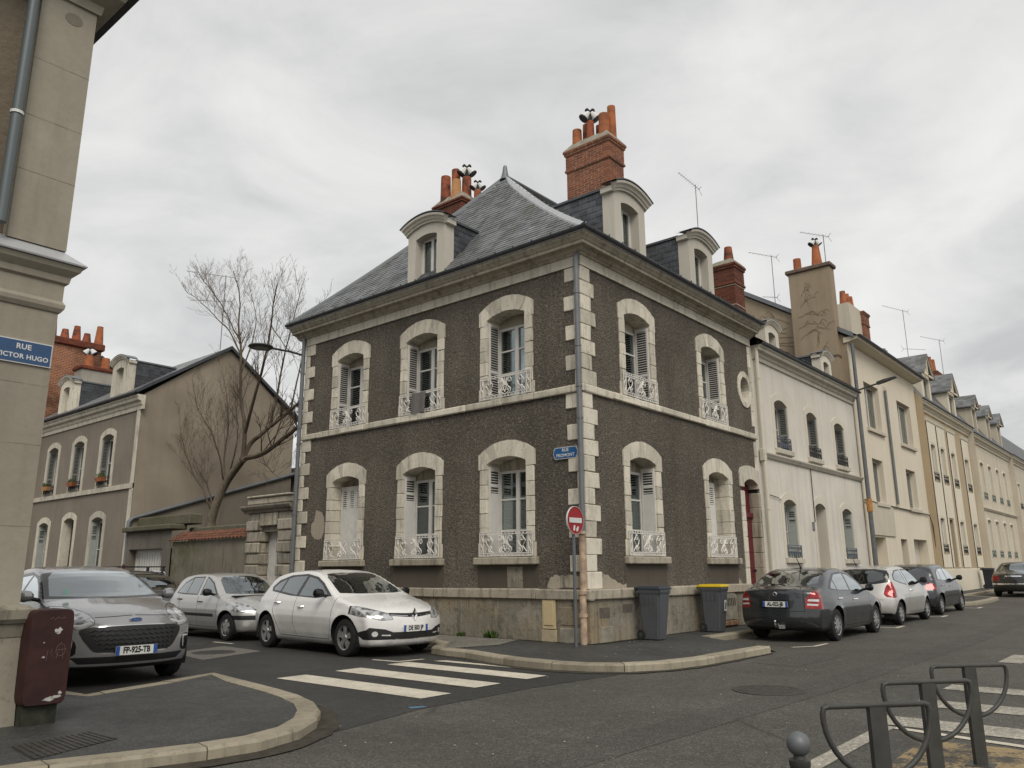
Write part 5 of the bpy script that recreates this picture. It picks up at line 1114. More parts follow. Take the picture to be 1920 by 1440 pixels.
# --- ochre and cream terrace with tall dormers, then the stone one, then the end block
OCHRE = render_mat('ochre_render', (0.46, 0.37, 0.25), (0.42, 0.335, 0.225), 30, 0.1, 0.2, 0.004)
PALE = render_mat('pale_cream_render', (0.74, 0.68, 0.55), (0.69, 0.63, 0.505), 30, 0.1, 0.2, 0.004)
STONEW = render_mat('pale_stone_wall', (0.64, 0.58, 0.465), (0.56, 0.505, 0.40), 20, 0.25, 0.45, 0.006)
MANSARD = slate_mat('mansard_slate', (0.06, 0.062, 0.062), 0.3, 0.3)
def terrace(name, label, X0, X1, zt, wallm, bays, upz, gz_, plinth, railm, base):
    o = thing(name, label, 'building'); F = Fr((0, 0.0, 0), (1, 0, 0), (0, -1, 0)); L = X1 - X0; n = len(bays); holes = []
    for u, w, isdoor in bays: holes += [rect_hole(u, w, *upz), rect_hole(u, w, (base + 0.2) if isdoor else gz_[0], gz_[1], gz_[2])]
    m = MB(); wall_mesh(m, F, [(X0, -0.3), (X1, -0.3), (X1, zt), (X0, zt)], holes, 0.3); m.build('wall', wallm, o, fix=False)
    rm = small_rail('railing', bays[0][1], 0.36, railm)
    for u, w, isdoor in bays:
        win(o, F, u, w, *upz, 0.10, rows=(), rail=rm, ringm=PALE, jw=0.09, head=0.1, d1=0.03, curt=True)
        if isdoor: dd = door_(o, F, u, w - 0.02, base + 0.2, gz_[1] - 0.4, 0.28, GREY_SHUT); m = MB(); F.box(m, u - w / 2 + 0.02, u + w / 2 - 0.02, gz_[1] - 0.39, gz_[1], -0.32, -0.29); m.build('fanlight', GLASS, dd)
        else: win(o, F, u, w, *gz_, 0.10, curt=True, rows=(), ringm=PALE, jw=0.09, head=0.1, d1=0.03, rail=rm)
    cornice_run(o, F, X0 + 0.02, X1 - 0.02, zt - 0.02, [(d * 1.2, h) for d, h in CORN], PALE); gutter_run(o, F, X0, X1, zt + 0.08, 0.34)
    if plinth: m = MB(); F.cbox(m, X0 + 0.01, X1 - 0.01, -0.2, base + 1.15, -0.02, 0.06, 0.02); m.build('plinth', plinth, o)
    m = MB(); m.add([(X0, -0.30, zt + 0.1), (X1, -0.30, zt + 0.1), (X1, 1.5, zt + 2.75), (X0, 1.5, zt + 2.75)], [(0, 1, 2, 3)]); m.add([(X0, 1.5, zt + 2.75), (X1, 1.5, zt + 2.75), (X1, 5, zt + 3.7), (X0, 5, zt + 3.7)], [(0, 1, 2, 3)]); m.build('roof', MANSARD, o, fix=False)
    m = MB(); m.add([(X0, -0.3, 0), (X0, 8, 0), (X0, 8, zt), (X0, 5, zt + 3.7), (X0, 1.5, zt + 2.75), (X0, -0.3, zt + 0.1)], [(0, 1, 2, 3, 4, 5)]); m.build('side_wall', wallm, o, fix=False)
    return o, F
def gabled_dormer(o, F, u, w, z0, z1, zr, mat, d=-0.05, deep=1.8, rmat=None):
    m = MB(); hole = [(u + w * 0.32, z0 + 0.1), (u - w * 0.32, z0 + 0.1), (u - w * 0.32, z1 - 0.1), (u + w * 0.32, z1 - 0.1)]
    wall_mesh(m, F, [(u + w / 2, z0), (u - w / 2, z0), (u - w / 2, z1), (u, zr), (u + w / 2, z1)], [hole], 0.15, d)
    for s in (-1, 1): m.add([F.p(u + s * w / 2, z0, d), F.p(u + s * w / 2, z1, d), F.p(u + s * w / 2, z1, d - deep), F.p(u + s * w / 2, z0, d - deep)], [(0, 1, 2, 3)])
    q = m.build('dormer', mat, o, fix=False)
    m = MB(); ov = 0.22
    for s in (-1, 1): m.obox(F.p(u, zr + 0.12, d + ov), -F.N * (deep + ov), F.U * s * (w / 2 + 0.16) + np.array([0, 0, -(zr - z1) * (w / 2 + 0.16) / (w / 2)]), (0, 0, 0.07))
    m.build('dormer_roof', rmat or SLATE, q)
    m = MB(); F.box(m, u - w * 0.32, u + w * 0.32, z0 + 0.1, z1 - 0.1, d - 0.16, d - 0.13); m.build('pane', GLASS, q)
    m = MB(); F.box(m, u - 0.03, u + 0.03, z0 + 0.1, z1 - 0.1, d - 0.15, d - 0.10); F.box(m, u - w * 0.32, u + w * 0.32, z1 - 0.16, z1 - 0.1, d - 0.15, d - 0.10); m.build('window_frame', WHITE_PAINT, q)
    m = MB(); m.box(tuple(F.p(u - w * 0.32, z0, d - 0.5)), tuple(F.p(u + w * 0.32, z1, d - 0.45))); m.build('room_interior', ROOM, q)
    # timber bargeboard and king post
    m = MB(); m.obox(F.p(u - 0.04, z1, d + 0.10), F.U * 0.08, F.N * 0.06, (0, 0, zr - z1 + 0.05)); m.obox(F.p(u - w / 2, z1 - 0.02, d + 0.10), F.U * w, F.N * 0.06, (0, 0, 0.09))
    for s in (-1, 1): m.obox(F.p(u, zr + 0.02, d + 0.14), F.U * s * (w / 2 + 0.1) + np.array([0, 0, -(zr - z1) * 1.12]), F.N * 0.05, (0, 0, 0.1))
    m.build('bargeboard', mat, q); return q
ob = [(28.2, 0.85, False), (30.0, 0.8, True), (32.2, 0.85, False), (35.3, 0.95, False)]
ochre, FO = terrace('ochre_terrace_house', 'ochre and cream terrace house with tall gabled dormers and panelled bays', 26.02, 36.6, 8.75, OCHRE, ob, (5.35, 7.0, 7.05), (2.1, 3.6, 3.66), PALE, IRON, 0.25)
for u, w, isd in ob:
    for s in (-1, 1):
        pass
    m = MB(); wall_mesh(m, FO, [(u - 0.80, 1.45), (u + 0.80, 1.45), (u + 0.80, 8.1), (u - 0.80, 8.1)], [rect_hole(u, w + 0.17, 5.27, 7.05, 7.12, 6), rect_hole(u, w + 0.17, 0.4 if isd else 2.02, 3.65, 3.72, 6) if not isd else [(u + w / 2 + 0.085, 1.46), (u - w / 2 - 0.085, 1.46), (u - w / 2 - 0.085, 3.72), (u + w / 2 + 0.085, 3.72)]], 0.04, 0.04)
    m.build('bay_panel', PALE, ochre, fix=False); cornice_run(ochre, FO, u - 0.8, u + 0.8, 8.18, [(0.0, -0.12), (0.07, -0.1), (0.10, 0.0), (0.12, 0.05), (0.0, 0.06)], PALE, 'bay_cap')
m = MB(); FO.cbox(m, 26.05, 26.25, 0.2, 8.6, 0.0, 0.07, 0.01); m.build('pilaster', PALE, ochre)
gabled_dormer(ochre, FO, 28.4, 1.7, 8.9, 10.35, 11.25, PALE, d=0.02); gabled_dormer(ochre, FO, 33.6, 1.7, 8.9, 10.35, 11.25, PALE, d=0.02)
m = MB(); FO.obox if False else None
ch, zt = chimney(ochre, 35.6, 37.0, 0.9, 1.8, 10.5, 12.2, BRICK, MORTAR, 0); [pot(ch, 35.9 + k * 0.8, 1.3, zt, 0.9, 0.2, 0.15, POT) for k in range(2)]
pipe(ochre, [(26.1, -0.16, 0.2), (26.1, -0.16, 8.6)], 0.05, PALE)
sb = [(39.3, 0.95, False), (41.6, 0.95, False), (44.0, 0.95, False), (46.3, 0.95, False)]
stone_h, FS = terrace('stone_terrace_house', 'pale stone terrace house with slate mansard far up the street', 36.62, 48.6, 8.55, STONEW, sb, (5.2, 7.2, 7.3), (2.0, 4.0, 4.06), None, plain('teal_iron', (0.13, 0.17, 0.16), 0.5), 0.35)
gabled_dormer(stone_h, FS, 39.6, 1.3, 8.7, 10.5, 11.1, STONEW); gabled_dormer(stone_h, FS, 43.6, 1.3, 8.7, 10.5, 11.1, STONEW); gabled_dormer(stone_h, FS, 47.2, 1.3, 8.7, 10.5, 11.1, STONEW)
cornice_run(stone_h, FS, 36.64, 48.58, 4.62, BAND, STONEW, 'string_course'); pipe(stone_h, [(36.9, -0.1, 0.3), (36.9, -0.1, 8.5)], 0.06, ZINC)
m = MB(); FS.box(m, 36.95, 38.2, 0.3, 3.9, 0.0, 0.02); m.build('carriage_door', plain('dark_carriage_door', (0.035, 0.035, 0.03), 0.6), stone_h)
endb, FE = terrace('end_apartment_building', 'plain beige building closing the row far up the street', 48.62, 72, 8.6, CREAM_LOW, [(51.5, 1.0, False), (55, 1.0, False), (59, 1.0, False), (63, 1.0, False)], (5.3, 7.0, 7.0), (2.1, 4.0, 4.0), None, IRON, 0.5)
ch, zt = chimney(endb, 50.5, 51.8, 1.2, 2.0, 10.3, 12.0, BRICK_DARK, MORTAR_DARK, 0); pot(ch, 51.0, 1.6, zt, 0.7, 0.2, 0.15, POT)

# aerials on the roofs
ALU = plain('dull_aluminium', (0.22, 0.22, 0.215), 0.5, 0.5)
def aerial(label, base, h, boom_dir, boom, n=9, tilt=0.0, second=None):
    o = thing('tv_aerial', label, 'aerial', base); m = MB(); m.tube([(0, 0, 0), (0, 0, h)], 0.016, 6); m.build('mast', ALU, o)
    def yagi(z, dvec, L, k, tl):
        dv = np.array([dvec[0], dvec[1], tl]); dv = dv / np.linalg.norm(dv); m = MB(); a = np.array([0, 0, z]) - dv * L * 0.2; m.tube([a, a + dv * L], 0.009, 5); pv = np.array([-dv[1], dv[0], 0]); pv /= np.linalg.norm(pv)
        for i in range(k): c = a + dv * L * (i + 0.5) / k; w = 0.16 - 0.08 * i / k; m.tube([c - pv * w, c + pv * w], 0.004, 4)
        for s in (-1, 1): m.tube([a + dv * 0.05, a - dv * 0.1 + np.array([0, 0, s * 0.18])], 0.008, 4)
        m.build('boom', ALU, o)
    yagi(h - 0.05, boom_dir, boom, n, tilt)
    if second: yagi(h - second[0], second[1], second[2], 6, 0.0)
    return o
cdir = (-_c, _s)      # across the view, roughly
aerial('tall thin aerial mast between the house dormers and the brick stack', (11.62, 3.0, 9.7), 5.1, (-0.85, 0.5), 1.0, 10, 0.62)
aerial('aerial with level boom above the tan gable verge', (19.0, 3.3, 11.9), 2.6, (-0.75, 0.65), 1.3, 9, 0.12, (1.9, (-0.75, 0.65), 0.7))
aerial('aerial clamped beside the cowl on the ivy-scarred stack', (17.0, 0.45, 12.6), 1.35, (-0.75, 0.65), 1.2, 9, 0.1)
aerial('tall aerial over the gabled dormers of the ochre terrace', (34.6, 2.0, 11.4), 4.3, (-0.75, 0.65), 1.6, 9, 0.2, (2.3, (0.75, -0.65), 1.4))
aerial('leaning tall aerial behind the brick stack of the stone terrace', (41.0, 1.6, 11.2), 4.1, (-0.8, 0.6), 1.7, 8, 0.12)
aerial('small aerial boom poking out behind the sooty chimney', (4.1, 8.0, 10.6), 1.75, (-0.65, 0.75), 1.1, 8, 0.22)
# ------------------------------------------------------------------ side street: grey gabled house, garage, garden wall, gateway
GREY_R = render_mat('grey_brown_render', (0.27, 0.235, 0.19), (0.215, 0.186, 0.15), 28, 0.2, 0.4, 0.006)
GABLE_R = render_mat('gable_render', (0.36, 0.31, 0.24), (0.27, 0.23, 0.18), 22, 0.2, 0.35, 0.006)
GABLE_LOW = render_mat('gable_low_render', (0.27, 0.235, 0.19), (0.21, 0.183, 0.147), 22, 0.2, 0.4, 0.006)
gY0, gY1 = 18.9, 28.2
grey = thing('grey_gabled_house', 'grey-brown rendered house with blank gable and stone dormers', 'house')
FG = Fr((0, 0, 0), (0, 1, 0), (-1, 0, 0))
gu = [21.3, 23.82, 26.3]; gUZ = (4.52, 6.28, 6.42); gGZ = (1.25, 3.28, 3.40); ow = 0.98
holes = [rect_hole(u, ow, *gUZ) for u in gu] + [rect_hole(21.45, ow, *gGZ), rect_hole(23.95, ow, 0.2, 3.36, 3.48), rect_hole(26.4, ow, *gGZ)]
m = MB(); wall_mesh(m, FG, [(gY0, -0.3), (gY1, -0.3), (gY1, 7.5), (gY0, 7.5)], holes, 0.3); m.build('wall', GREY_R, grey, fix=False)
GR = small_rail('railing', 0.98, 0.30, IRON)
for u in gu: win(grey, FG, u, ow, *gUZ, 0.26, ringm=LIMESTONE, jw=0.18, head=0.22, rail=GR, shut=(GREY_SHUT, (0.03, 0.97)), curt=True, foot=0.06)
for u in (21.45, 26.4): win(grey, FG, u, ow, *gGZ, 0.26, ringm=LIMESTONE, jw=0.18, head=0.22, rail=GR, shut=(GREEN_GREY, (0.68, 0.92)), foot=0.06)
dd = door_(grey, FG, 23.95, ow - 0.02, 0.2, 2.7, 0.3, plain('dark_door', (0.03, 0.028, 0.025), 0.5)); ring(FG, dd, 23.95, ow, 0.2, 3.36, 3.48, 0.18, 0.22, LIMESTONE, 0.02, -0.3)
m = MB(); FG.box(m, 23.5, 24.4, 2.7, 3.4, -0.34, -0.3); m.build('fanlight', GLASS, dd)
m = MB(); FG.cbox(m, gY0 + 0.0, gY0 + 0.22, 0.6, 7.2, -0.02, 0.04, 0.01); m.build('corner_strip', LIMESTONE, grey)
cornice_run(grey, FG, gY0, gY1, 4.36, [(-0.02, -0.09), (0.07, -0.09), (0.07, 0.08), (-0.02, 0.08)], LIMESTONE, 'string_course')
cornice_run(grey, FG, gY0, gY1, 1.12, [(-0.02, -0.06), (0.06, -0.06), (0.06, 0.06), (-0.02, 0.06)], LIMESTONE, 'plinth_band')
cornice_run(grey, FG, gY0 - 0.22, gY1, 7.38, [(d, h * 1.3) for d, h in CORN], LIMESTONE); gutter_run(grey, FG, gY0 - 0.25, gY1, 7.52, 0.34)
gE, gR = 7.62, 9.98; GX = 6.3
m = MB(); m.add([(0, gY0, -0.3), (GX, gY0, -0.3), (GX, gY0, 7.5), (3.2, gY0, 9.9), (0, gY0, 7.55)], [(0, 1, 2, 3, 4)]); m.build('gable_wall', GABLE_R, grey, fix=False)
m = MB(); m.add([(0.0, gY0 - 0.01, 0), (GX, gY0 - 0.01, 0), (GX, gY0 - 0.01, 5.26), (0.0, gY0 - 0.01, 3.2)], [(0, 1, 2, 3)]); m.build('lower_gable', GABLE_LOW, grey, fix=False)
m = MB(); m.tube([(-0.06, gY0 - 0.06, 2.9), (-0.05, gY0 - 0.06, 3.12), (0.06, gY0 - 0.06, 3.24), (GX + 0.1, gY0 - 0.06, 5.30)], 0.07, 8); m.tube([(-0.06, gY0 - 0.06, 0.1), (-0.06, gY0 - 0.06, 2.95)], 0.045, 8); m.build('sloping_gutter', ZINC, grey, smooth=True)
m = MB(); m.tube([(-0.075, gY0 - 0.06, 0.1), (-0.075, gY0 - 0.06, 1.7)], 0.055, 8); m.build('pipe_sleeve', plain('oxide_red', (0.16, 0.03, 0.022), 0.6), grey)
m = MB(); Z = lambda x: gE + (gR - gE) * (x + 0.35) / 3.55
m.add([(-0.35, gY0 - 0.14, gE), (-0.35, gY1, gE), (3.2, gY1, gR), (3.2, gY0 - 0.14, gR)], [(0, 1, 2, 3)]); m.add([(3.2, gY0 - 0.14, gR), (3.2, gY1, gR), (6.6, gY1, 7.5), (6.6, gY0 - 0.14, 7.5)], [(0, 1, 2, 3)]); m.build('roof', SLATE, grey, fix=False)
m = MB()
for (xa, za), (xb, zb) in (((-0.35, gE), (3.2, gR)), ((3.2, gR), (6.6, 7.5))): m.loft([[(xa, gY0 - 0.15, za - 0.1), (xa, gY0 - 0.02, za - 0.1), (xa, gY0 - 0.02, za + 0.03), (xa, gY0 - 0.15, za + 0.03)], [(xb, gY0 - 0.15, zb - 0.1), (xb, gY0 - 0.02, zb - 0.1), (xb, gY0 - 0.02, zb + 0.03), (xb, gY0 - 0.15, zb + 0.03)]])
m.build('verge_flashing', ZINC_DARK, grey)
depG = lambda z: (z - gE) / ((gR - gE) / 3.55) - 0.35
for u in (20.72, 25.55): dormer(grey, FG, u, depG, zb=7.5, zsh=9.0, zcr=9.2, w=1.24, ow=0.62, oz=(7.7, 8.8), d=0.1, stone=LIMESTONE, sc=0.75, capm=ZINC)
m = MB(); m.box((0.9, 26.9, 8.0), (2.3, 27.7, 10.05)); ch = m.build('chimney', render_mat('streaked_stack', (0.42, 0.39, 0.34), (0.25, 0.23, 0.20), 14, 0.3, 0.8), grey)
m = MB(); m.cbox((0.82, 26.82, 10.05), (2.38, 27.78, 10.22), 0.03); m.build('chimney_cap', BRICK_DARK, ch); pot(ch, 1.3, 27.3, 10.22, 0.55, 0.2, 0.17, POT); pot(ch, 2.0, 27.3, 10.22, 0.55, 0.2, 0.17, POT); cowl(ch, 1.3, 27.3, 10.75, 1.2, 0.6)
# planters on the railings
for i, u in enumerate(gu):
    p = thing('flower_box', ('terracotta planter on the upper railing next to the blank gable', 'terracotta planter on the middle upper railing of the grey house', 'terracotta planter on the upper railing farthest from the blank gable')[i], 'planter', tuple(FG.p(u, 4.66, 0.14)), 0, 'planters on the grey house'); p.scale = (0.8, 0.75, 0.75)
    m = MB(); m.loft([[(-0.09, -0.33, 0), (0.09, -0.33, 0), (0.09, 0.33, 0), (-0.09, 0.33, 0)], [(-0.11, -0.38, 0.2), (0.11, -0.38, 0.2), (0.11, 0.38, 0.2), (-0.11, 0.38, 0.2)]]); m.build('trough', POT_PALE if i == 2 else POT, p)
    m = MB(); rr = random.Random(i)
    for k in range(60):
        a = np.array([rr.uniform(-0.08, 0.08), rr.uniform(-0.35, 0.35), 0.18]); t = a + np.array([rr.uniform(-0.1, 0.1), rr.uniform(-0.1, 0.1), rr.uniform(0.05, 0.22)]); s = np.array([rr.uniform(-1, 1), rr.uniform(-1, 1), 0]) * 0.03; m.add([a, t - s, t + s + np.array([0, 0, 0.03])], [(0, 1, 2)])
    m.build('leaves', plain('planter_leaf', (0.07, 0.10, 0.03), 0.7) if 'planter_leaf' not in MATS else MATS['planter_leaf'], p, fix=False)

# brick flank of the house beyond
def brick_tex():
    t = NT('brick_flank'); g = t.n('ShaderNodeNewGeometry'); sp = t.n('ShaderNodeSeparateXYZ'); t.k(g.outputs['Position'], sp.inputs[0]); cb = t.n('ShaderNodeCombineXYZ'); t.k(t.math('ADD', sp.outputs['X'], sp.outputs['Y']), cb.inputs[0]); t.k(sp.outputs['Z'], cb.inputs[1])
    b = t.n('ShaderNodeTexBrick'); b.inputs['Scale'].default_value = 1.0; b.inputs['Brick Width'].default_value = 0.22; b.inputs['Row Height'].default_value = 0.075; b.inputs['Mortar Size'].default_value = 0.012; b.inputs['Color1'].default_value = (0.36, 0.115, 0.05, 1); b.inputs['Color2'].default_value = (0.25, 0.075, 0.035, 1); b.inputs['Mortar'].default_value = (0.36, 0.27, 0.19, 1); t.k(cb.outputs[0], b.inputs['Vector'])
    v = t.vec('World'); t.col(t.mix(t.math('MULTIPLY', t.ramp(t.noise(v, 0.7, 7, 0.68, 0.5), [(0.45, 0.0), (0.62, 1.0)]), 0.75), b.outputs['Color'], (0.06, 0.03, 0.02))); t.rough(0.9); t.bump(b.outputs['Fac'], -0.4, 0.01); return t.done()
brickh = thing('brick_flank_house', 'taller house with broad brick chimney flank behind the grey house', 'house')
BT = brick_tex(); m = MB(); m.add([(-0.6, 28.25, 0), (2.15, 28.25, 0), (2.15, 28.25, 11.3), (-0.6, 28.25, 11.3)], [(0, 1, 2, 3)]); m.add([(2.15, 28.25, 0), (7, 28.25, 0), (7, 28.25, 7.4), (2.15, 28.25, 10.9)], [(0, 1, 2, 3)]); m.add([(-0.6, 28.25, 0), (-0.6, 40, 0), (-0.6, 40, 11.3), (-0.6, 28.25, 11.3)], [(0, 1, 2, 3)]); m.build('wall', BT, brickh, fix=False)
m = MB(); m.box((-0.6, 28.25, 11.3), (2.15, 29.0, 11.31)); m.cbox((-0.7, 28.12, 11.3), (2.25, 29.1, 11.62), 0.04); m.build('corbel', BRICK_DARK, brickh)
m = MB(); m.loft([[(2.15, 28.1, 10.95), (2.15, 28.4, 10.95), (2.15, 28.4, 11.1), (2.15, 28.1, 11.1)], [(7, 28.1, 7.45), (7, 28.4, 7.45), (7, 28.4, 7.6), (7, 28.1, 7.6)]]); m.build('verge_flashing', ZINC_DARK, brickh)
for px_i, h, mt in ((97, 1.1, BRICK_DARK), (122, 0.5, POT_SOOT), (144, 0.75, POT_SOOT), (164, 0.5, POT_SOOT), (187, 0.95, POT)): x = onY(px_i, 625, 28.6)[0]; pot(brickh, x, 28.6, 11.6, h, 0.2, 0.13, mt)
m = MB(); m.add([(2.1, 28.3, 11), (2.1, 40, 11), (7, 40, 7.5), (7, 28.3, 7.5)], [(0, 1, 2, 3)]); m.build('roof', SLATE, brickh, fix=False)

# garage
MOSSY = render_mat('mossy_cement', (0.17, 0.155, 0.115), (0.10, 0.10, 0.06), 9, 0.5, 0.8, 0.02)
gar = thing('garage', 'low cement garage with white door and mossy parapet', 'garage')
gl, grr = 18.62, 16.32
m = MB(); wall_mesh(m, FG, [(15.75, -0.2), (18.85, -0.2), (18.85, 2.75), (15.75, 2.75)], [[(gl, 0.0), (grr, 0.0), (grr, 2.18), (gl, 2.18)]], 0.45, 0.06); m.build('wall', render_mat('garage_render', (0.20, 0.18, 0.15), (0.12, 0.11, 0.09), 14, 0.4, 0.9, 0.015), gar, fix=False)
m = MB(); FG.cbox(m, 15.7, 18.95, 2.75, 2.92, -0.4, 0.22, 0.03); m.build('parapet', MOSSY, gar); m = MB(); FG.cbox(m, 15.35, 18.86, 2.92, 3.25, -0.7, -0.25, 0.03); m.build('parapet', MOSSY, gar)
dd = MB(); FG.box(dd, grr + 0.1, gl - 0.1, 0.05, 2.08, -0.28, -0.22); dd = dd.build('garage_door', WHITE_PAINT, gar)
for k in range(1, 12): m = MB(); u = grr + 0.1 + (gl - grr - 0.2) * k / 12; FG.box(m, u, u + 0.012, 0.1, 2.05, -0.221, -0.216); m.build('groove', CEMENT, dd)
m = MB(); FG.box(m, grr, grr + 0.1, 0.0, 2.18, -0.3, -0.2); FG.box(m, gl - 0.1, gl, 0.0, 2.18, -0.3, -0.2); FG.box(m, grr + 0.1, gl - 0.1, 2.08, 2.18, -0.3, -0.2); m.build('door_frame', OLD_WHITE, gar)
# garden wall with tile coping
def garden_mat():
    t = NT('garden_wall_render'); v = t.vec('World'); g = t.n('ShaderNodeNewGeometry'); sp = t.n('ShaderNodeSeparateXYZ'); t.k(g.outputs['Position'], sp.inputs[0])
    c0 = t.mix(t.ramp(t.noise(v, 1.1, 7, 0.65, 0.4), [(0.3, 0.0), (0.7, 1.0)]), (0.155, 0.138, 0.108), (0.245, 0.22, 0.175))
    sv = t.vec('World', (1, 5, 0.5)); c0 = t.mix(t.ramp(t.noise(sv, 1.2, 6, 0.65), [(0.5, 0.0), (0.72, 0.8)]), c0, (0.085, 0.078, 0.06))
    hi = t.ramp(t.math('MULTIPLY', sp.outputs['Z'], 0.4), [(0.35, 0.0), (0.9, 1.0)]); far = t.ramp(t.math('MULTIPLY', t.math('SUBTRACT', sp.outputs['Y'], 13.0), 0.36), [(0.1, 0.0), (0.9, 1.0)])
    ms = t.math('MULTIPLY', t.math('MULTIPLY', t.ramp(t.noise(v, 1.6, 7, 0.7, 0.4), [(0.40, 0.0), (0.58, 1.0)]), hi), far)
    c0 = t.mix(ms, c0, (0.065, 0.075, 0.018)); t.col(c0); t.rough(0.95); t.bump(t.noise(v, 10, 6, 0.7), 0.5, 0.02); return t.done()
gw_ = thing('garden_wall', 'stained mossy garden wall with red tile coping', 'wall')
m = MB(); m.box((-0.02, 11.5, -0.2), (0.28, 15.75, 2.36)); m.build('wall', garden_mat(), gw_)
TILE = brick_mat('coping_tile', (0.19, 0.078, 0.048), (0.13, 0.062, 0.04), 0.7); m = MB(); rr = random.Random(9)
for k in range(22):
    y = 11.55 + k * 0.192
    for r_ in range(3):
        x0 = -0.14 + r_ * 0.11; z0 = 2.36 + r_ * 0.075; A = []; B = []
        for j in range(6): a = math.pi * j / 5; A.append((x0 - rr.uniform(0, 0.01), y + 0.096 - 0.092 * math.cos(a), z0 + 0.055 * math.sin(a))); B.append((x0 + 0.2, y + 0.096 - 0.085 * math.cos(a), z0 + 0.12 + 0.05 * math.sin(a)))
        m.loft([A, B], False, False)
o = m.build('coping_tiles', TILE, gw_, fix=False); o['kind'] = 'stuff'
m = MB(); m.cbox((0.5, 11.6, 2.2), (0.75, 15.8, 2.82), 0.04); m.build('back_wall', MOSSY, gw_)
# gateway
gt = thing('stone_gateway', 'weathered rusticated stone gateway with barred white gate', 'gateway')
GST = stone_mat('gateway_stone', (0.54, 0.49, 0.40), (0.38, 0.345, 0.275), (0.09, 0.08, 0.06), 11, 0.95, 0.5)
for side, (a, b) in enumerate(((9.36, 10.02), (10.86, 11.52))):
    z = 0.12; k = 0
    while z < 2.62:
        h = 0.30; w = 0.05 if k % 2 else 0.0; m = MB(); FG.cbox(m, a - (w if side else 0), b + (0 if side else 0), z + 0.006, z + h - 0.006, -0.35, 0.06 + (0.035 if k % 2 == 0 else 0), 0.03); m.build('stone', GST, gt); z += h; k += 1
m = MB(); FG.cbox(m, 9.40, 11.50, 2.65, 3.02, -0.3, 0.05, 0.02); m.build('frieze', GST, gt)
for k in range(9): m = MB(); FG.cbox(m, 10.02 + k * 0.095, 10.10 + k * 0.095, 2.66, 3.0, 0.04, 0.085, 0.012); m.build('stone', GST, gt)
m = MB(); pr = [(0.0, 0), (0.10, 0.0), (0.12, 0.06), (0.2, 0.1), (0.24, 0.16), (0.24, 0.2), (0.0, 0.22)]; m.loft([[FG.p(9.30, 3.02 + h, d) for d, h in pr], [FG.p(11.66, 3.02 + h, d) for d, h in pr]]); m.build('cornice', GST, gt)
m = MB(); FG.cbox(m, 9.42, 11.44, 3.245, 3.42, -0.25, 0.14, 0.02); FG.cbox(m, 9.38, 11.42, 3.425, 3.48, -0.28, 0.2, 0.02); m.build('blocking_course', GST, gt)
gate = MB(); FG.box(gate, 10.04, 10.84, 0.2, 1.15, -0.27, -0.23); FG.box(gate, 10.04, 10.84, 2.46, 2.56, -0.27, -0.23); FG.box(gate, 10.04, 10.84, 1.15, 1.3, -0.26, -0.24); gate = gate.build('gate', OLD_WHITE, gt)
for k in range(9): m = MB(); FG.box(m, 10.05 + k * 0.09, 10.115 + k * 0.09, 1.3, 2.46, -0.262, -0.24); m.build('bar', OLD_WHITE, gate)
m = MB(); FG.box(m, 10.02, 10.86, 0.2, 2.56, -0.32, -0.30); m.build('back_sheet', plain('gate_back', (0.30, 0.30, 0.28), 0.8), gate)
m = MB(); FG.box(m, 10.02, 10.86, 2.5, 2.66, -0.28, -0.05); m.build('lintel', GST, gt)
# low roof and wall glimpsed between gable and corner house
lean = thing('lean_to', 'small rendered lean-to seen between the gable and the corner house', 'outbuilding'); m = MB(); m.box((6.6, 17.0, 0), (9.5, 20, 5.2)); m.build('wall', GABLE_LOW, lean); m = MB(); m.box((6.4, 16.9, 5.2), (9.6, 20.1, 5.55)); m.build('roof', SLATE, lean)

